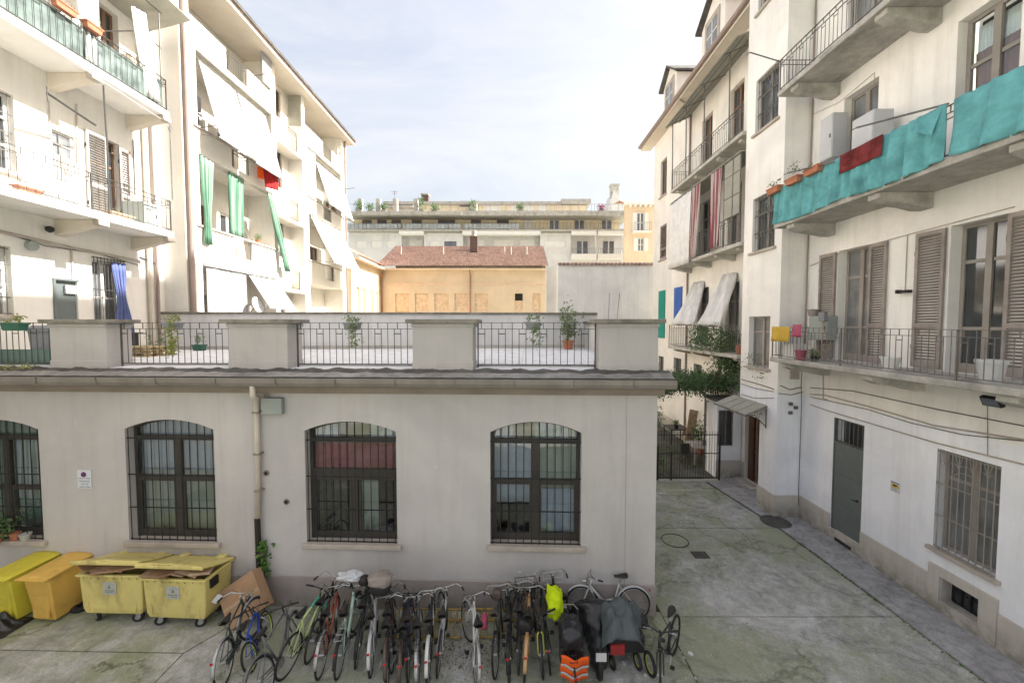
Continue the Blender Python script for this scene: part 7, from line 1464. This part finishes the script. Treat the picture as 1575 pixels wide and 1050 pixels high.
sco = thing('covered_scooter', 'scooter hidden under a shiny black plastic cover', 'scooter', (a.x,a.y,0)); MB().grid(tarp, 70, 60).build('cover', M['tarpb'], sco, smooth=True).modifiers.new('s','SOLIDIFY').thickness = 0.006
ax = (c0-a).normalized()
for q in (0.12,0.95):
    p = a.lerp(c0,q); w = torus_v(0.19,0.05).build('wheel', M['black'], sco, T((p.x,p.y,0.24)) @ RZ(math.atan2(ax.y,ax.x)), smooth=True); torus_v(0.12,0.025,k=6).build('rim', M['alu'], w, T((p.x,p.y,0.24)) @ RZ(math.atan2(ax.y,ax.x)), smooth=True)
p = a.lerp(c0,0.97); MB().box(p.x-0.09,p.x+0.09,p.y-0.14,p.y-0.12,0.42,0.56).build('number_plate', M['white'], sco)
# cargo trike under a grey sheet
c = at(955,962,0.5); tk = thing('covered_trailer', 'child bicycle trailer under a grey rain sheet', 'trailer', (c.x,c.y,0)); b = MB()
def sheet_f(u, v):
    x = (u-0.5)*2; y = (v-0.5)*2; rr = max(abs(x),abs(y)); d = (abs(x)**3+abs(y)**3)**(1/3); z = 0.86-0.50*max(0,d-0.45)**1.3 + 0.10*(y*0.5) + 0.05*mnoise.noise(Vector((x*2,y*2,3))) - 0.07*max(0,d-0.5)*math.sin(math.atan2(y,x)*7)
    k = 1-0.12*max(0,d-0.7)+0.05*math.sin(math.atan2(y,x)*5); return (c.x+0.40*x*k+0.08*y, c.y+0.46*y*k, z+0.035*mnoise.noise(Vector((x*5,y*5,8)))+0.03*math.sin(x*7+y*4))
b.grid(sheet_f, 30, 30); b.build('rain_sheet', M['tarpg'], tk, smooth=True).modifiers.new('s','SOLIDIFY').thickness = 0.006
MB().box(c.x-0.33,c.x+0.33,c.y-0.4,c.y+0.35,0.28,0.62).build('trailer_body', M['leather'], tk, bevel=0.04); MB().box(c.x-0.3,c.x-0.05,c.y-0.43,c.y-0.4,0.3,0.48).build('red_panel', M['p_red'], tk)
for sx, r_ in ((-0.25,0.12),(0.2,0.15),(0.38,0.2)):
    MW = T((c.x+sx,c.y-0.38-0.12*(sx>0.3),r_)) @ RZ(R(100)); w = torus_v(r_-0.03,0.03).build('wheel', M['black'], tk, MW, smooth=True); torus_v(r_-0.065,0.012,k=5).build('rim', M['p_limefork'], w, MW, smooth=True); MB().tube([(0,-0.04,0),(0,0.04,0)], 0.025, 8).build('hub', M['alu'], w, MW)
ell('front_bag', at(988,955,0.55), (0.1,0.1,0.12), 'leather', 'black round bag at the right side of the grey sheet', 'bag', seed=15, nz=0.1)
# low yellow bicycle rack
rk = thing('bicycle_rack', 'low rusty yellow steel rack that the bicycles stand in', 'bicycle rack', (-1.5,8.0,0))
for xa, xb in ((-2.35,-1.0),(-0.75,0.55)):
    MB().tube([(xa,8.0,0.05),(xb,7.98,0.05)], 0.02, 6).tube([(xa,8.02,0.27),(xb,8.0,0.27)], 0.018, 6).tube([(xa,7.55,0.05),(xb,7.53,0.05)], 0.018, 6).build('rail', M['gold'], rk)
    n = int((xb-xa)/0.13)
    for k in range(n+1): x = xa+(xb-xa)*k/n; MB().tube([(x,7.54,0.05),(x,7.62,0.2),(x,7.8,0.27),(x,8.0,0.27),(x,8.0,0.05)], 0.009, 5).build('hoop', M['gold'], rk)
# litter and grit
M['deadleaf'] = leafmat('dead_leaf', (0.12,0.085,0.05))
rnd = random.Random(77)
for k in range(9):
    pxx, pyy, lab = [(1062,1005,'crushed white paper left of the lone bicycle'),(993,1038,'white plastic lid on the concrete near the lone bicycle'),(1000,964,'white scrap under the long silver bicycle'),(525,985,'pale scrap between the rust and mint bicycles'),(700,1010,'grey stone chip in the dark debris heap'),(1020,1000,'white scrap behind the lone bicycle'),(1345,975,'pale stone at the pavement edge'),(300,948,'small pale scrap in front of the cardboard box'),(960,1020,'flat white scrap by the trailer wheels')][k]
    g = gnd(pxx, pyy); s = rnd.uniform(0.03,0.06); tag(MB().prismz([(s,0),(0.3*s,0.8*s),(-0.8*s,0.5*s),(-s,-0.4*s),(0.2*s,-0.9*s)], 0, s*0.3).build('scrap', M['white'] if k not in (4,6) else M['concrete_lt'], None, T((g.x,g.y,0.001)) @ RZ(rnd.random()*6)), lab, 'scrap')
b = MB()
for k in range(900):
    q = rnd.random()
    if q < 0.35: g = Vector((rnd.gauss(8.12,0.10), rnd.uniform(2,12), 0))
    elif q < 0.75: g = Vector((rnd.gauss(-0.95,0.5), rnd.gauss(7.1,0.35), 0))
    else: g = Vector((rnd.uniform(-6,8), rnd.uniform(5.5,8.2), 0))
    s = rnd.uniform(0.006,0.022)
    if q >= 0.35 and g.y > 8.0: continue
    b.obox(T((g.x,g.y,s*0.4)) @ RZ(rnd.random()*6), s*2, s*1.4, s)
b.build('gravel', M['concrete_lt'], None, kind='stuff')['label'] = 'loose grit and crumbs of concrete on the yard'
pts = [(random.gauss(-1.0,0.45), random.gauss(7.2,0.25), 0.01) for _ in range(240)]
leaves('dead_leaves', pts, M['deadleaf'], 0.028, 4, 0.03, None, seed=14, kind='stuff')['label'] = 'dark litter of dead leaves between the bicycle racks'
pts = [(8.17+random.gauss(0,0.02), random.uniform(3,12), 0.01) for _ in range(170)] + [(loc(WA, 0, 0)[0]*0+random.uniform(-7,3), 8.24-0.038*0, 0.01) for _ in range(60)]
leaves('weeds', pts, M['leafb'], 0.03, 5, 0.012, None, seed=15, kind='stuff')['label'] = 'tiny weeds growing in the joints of the yard'
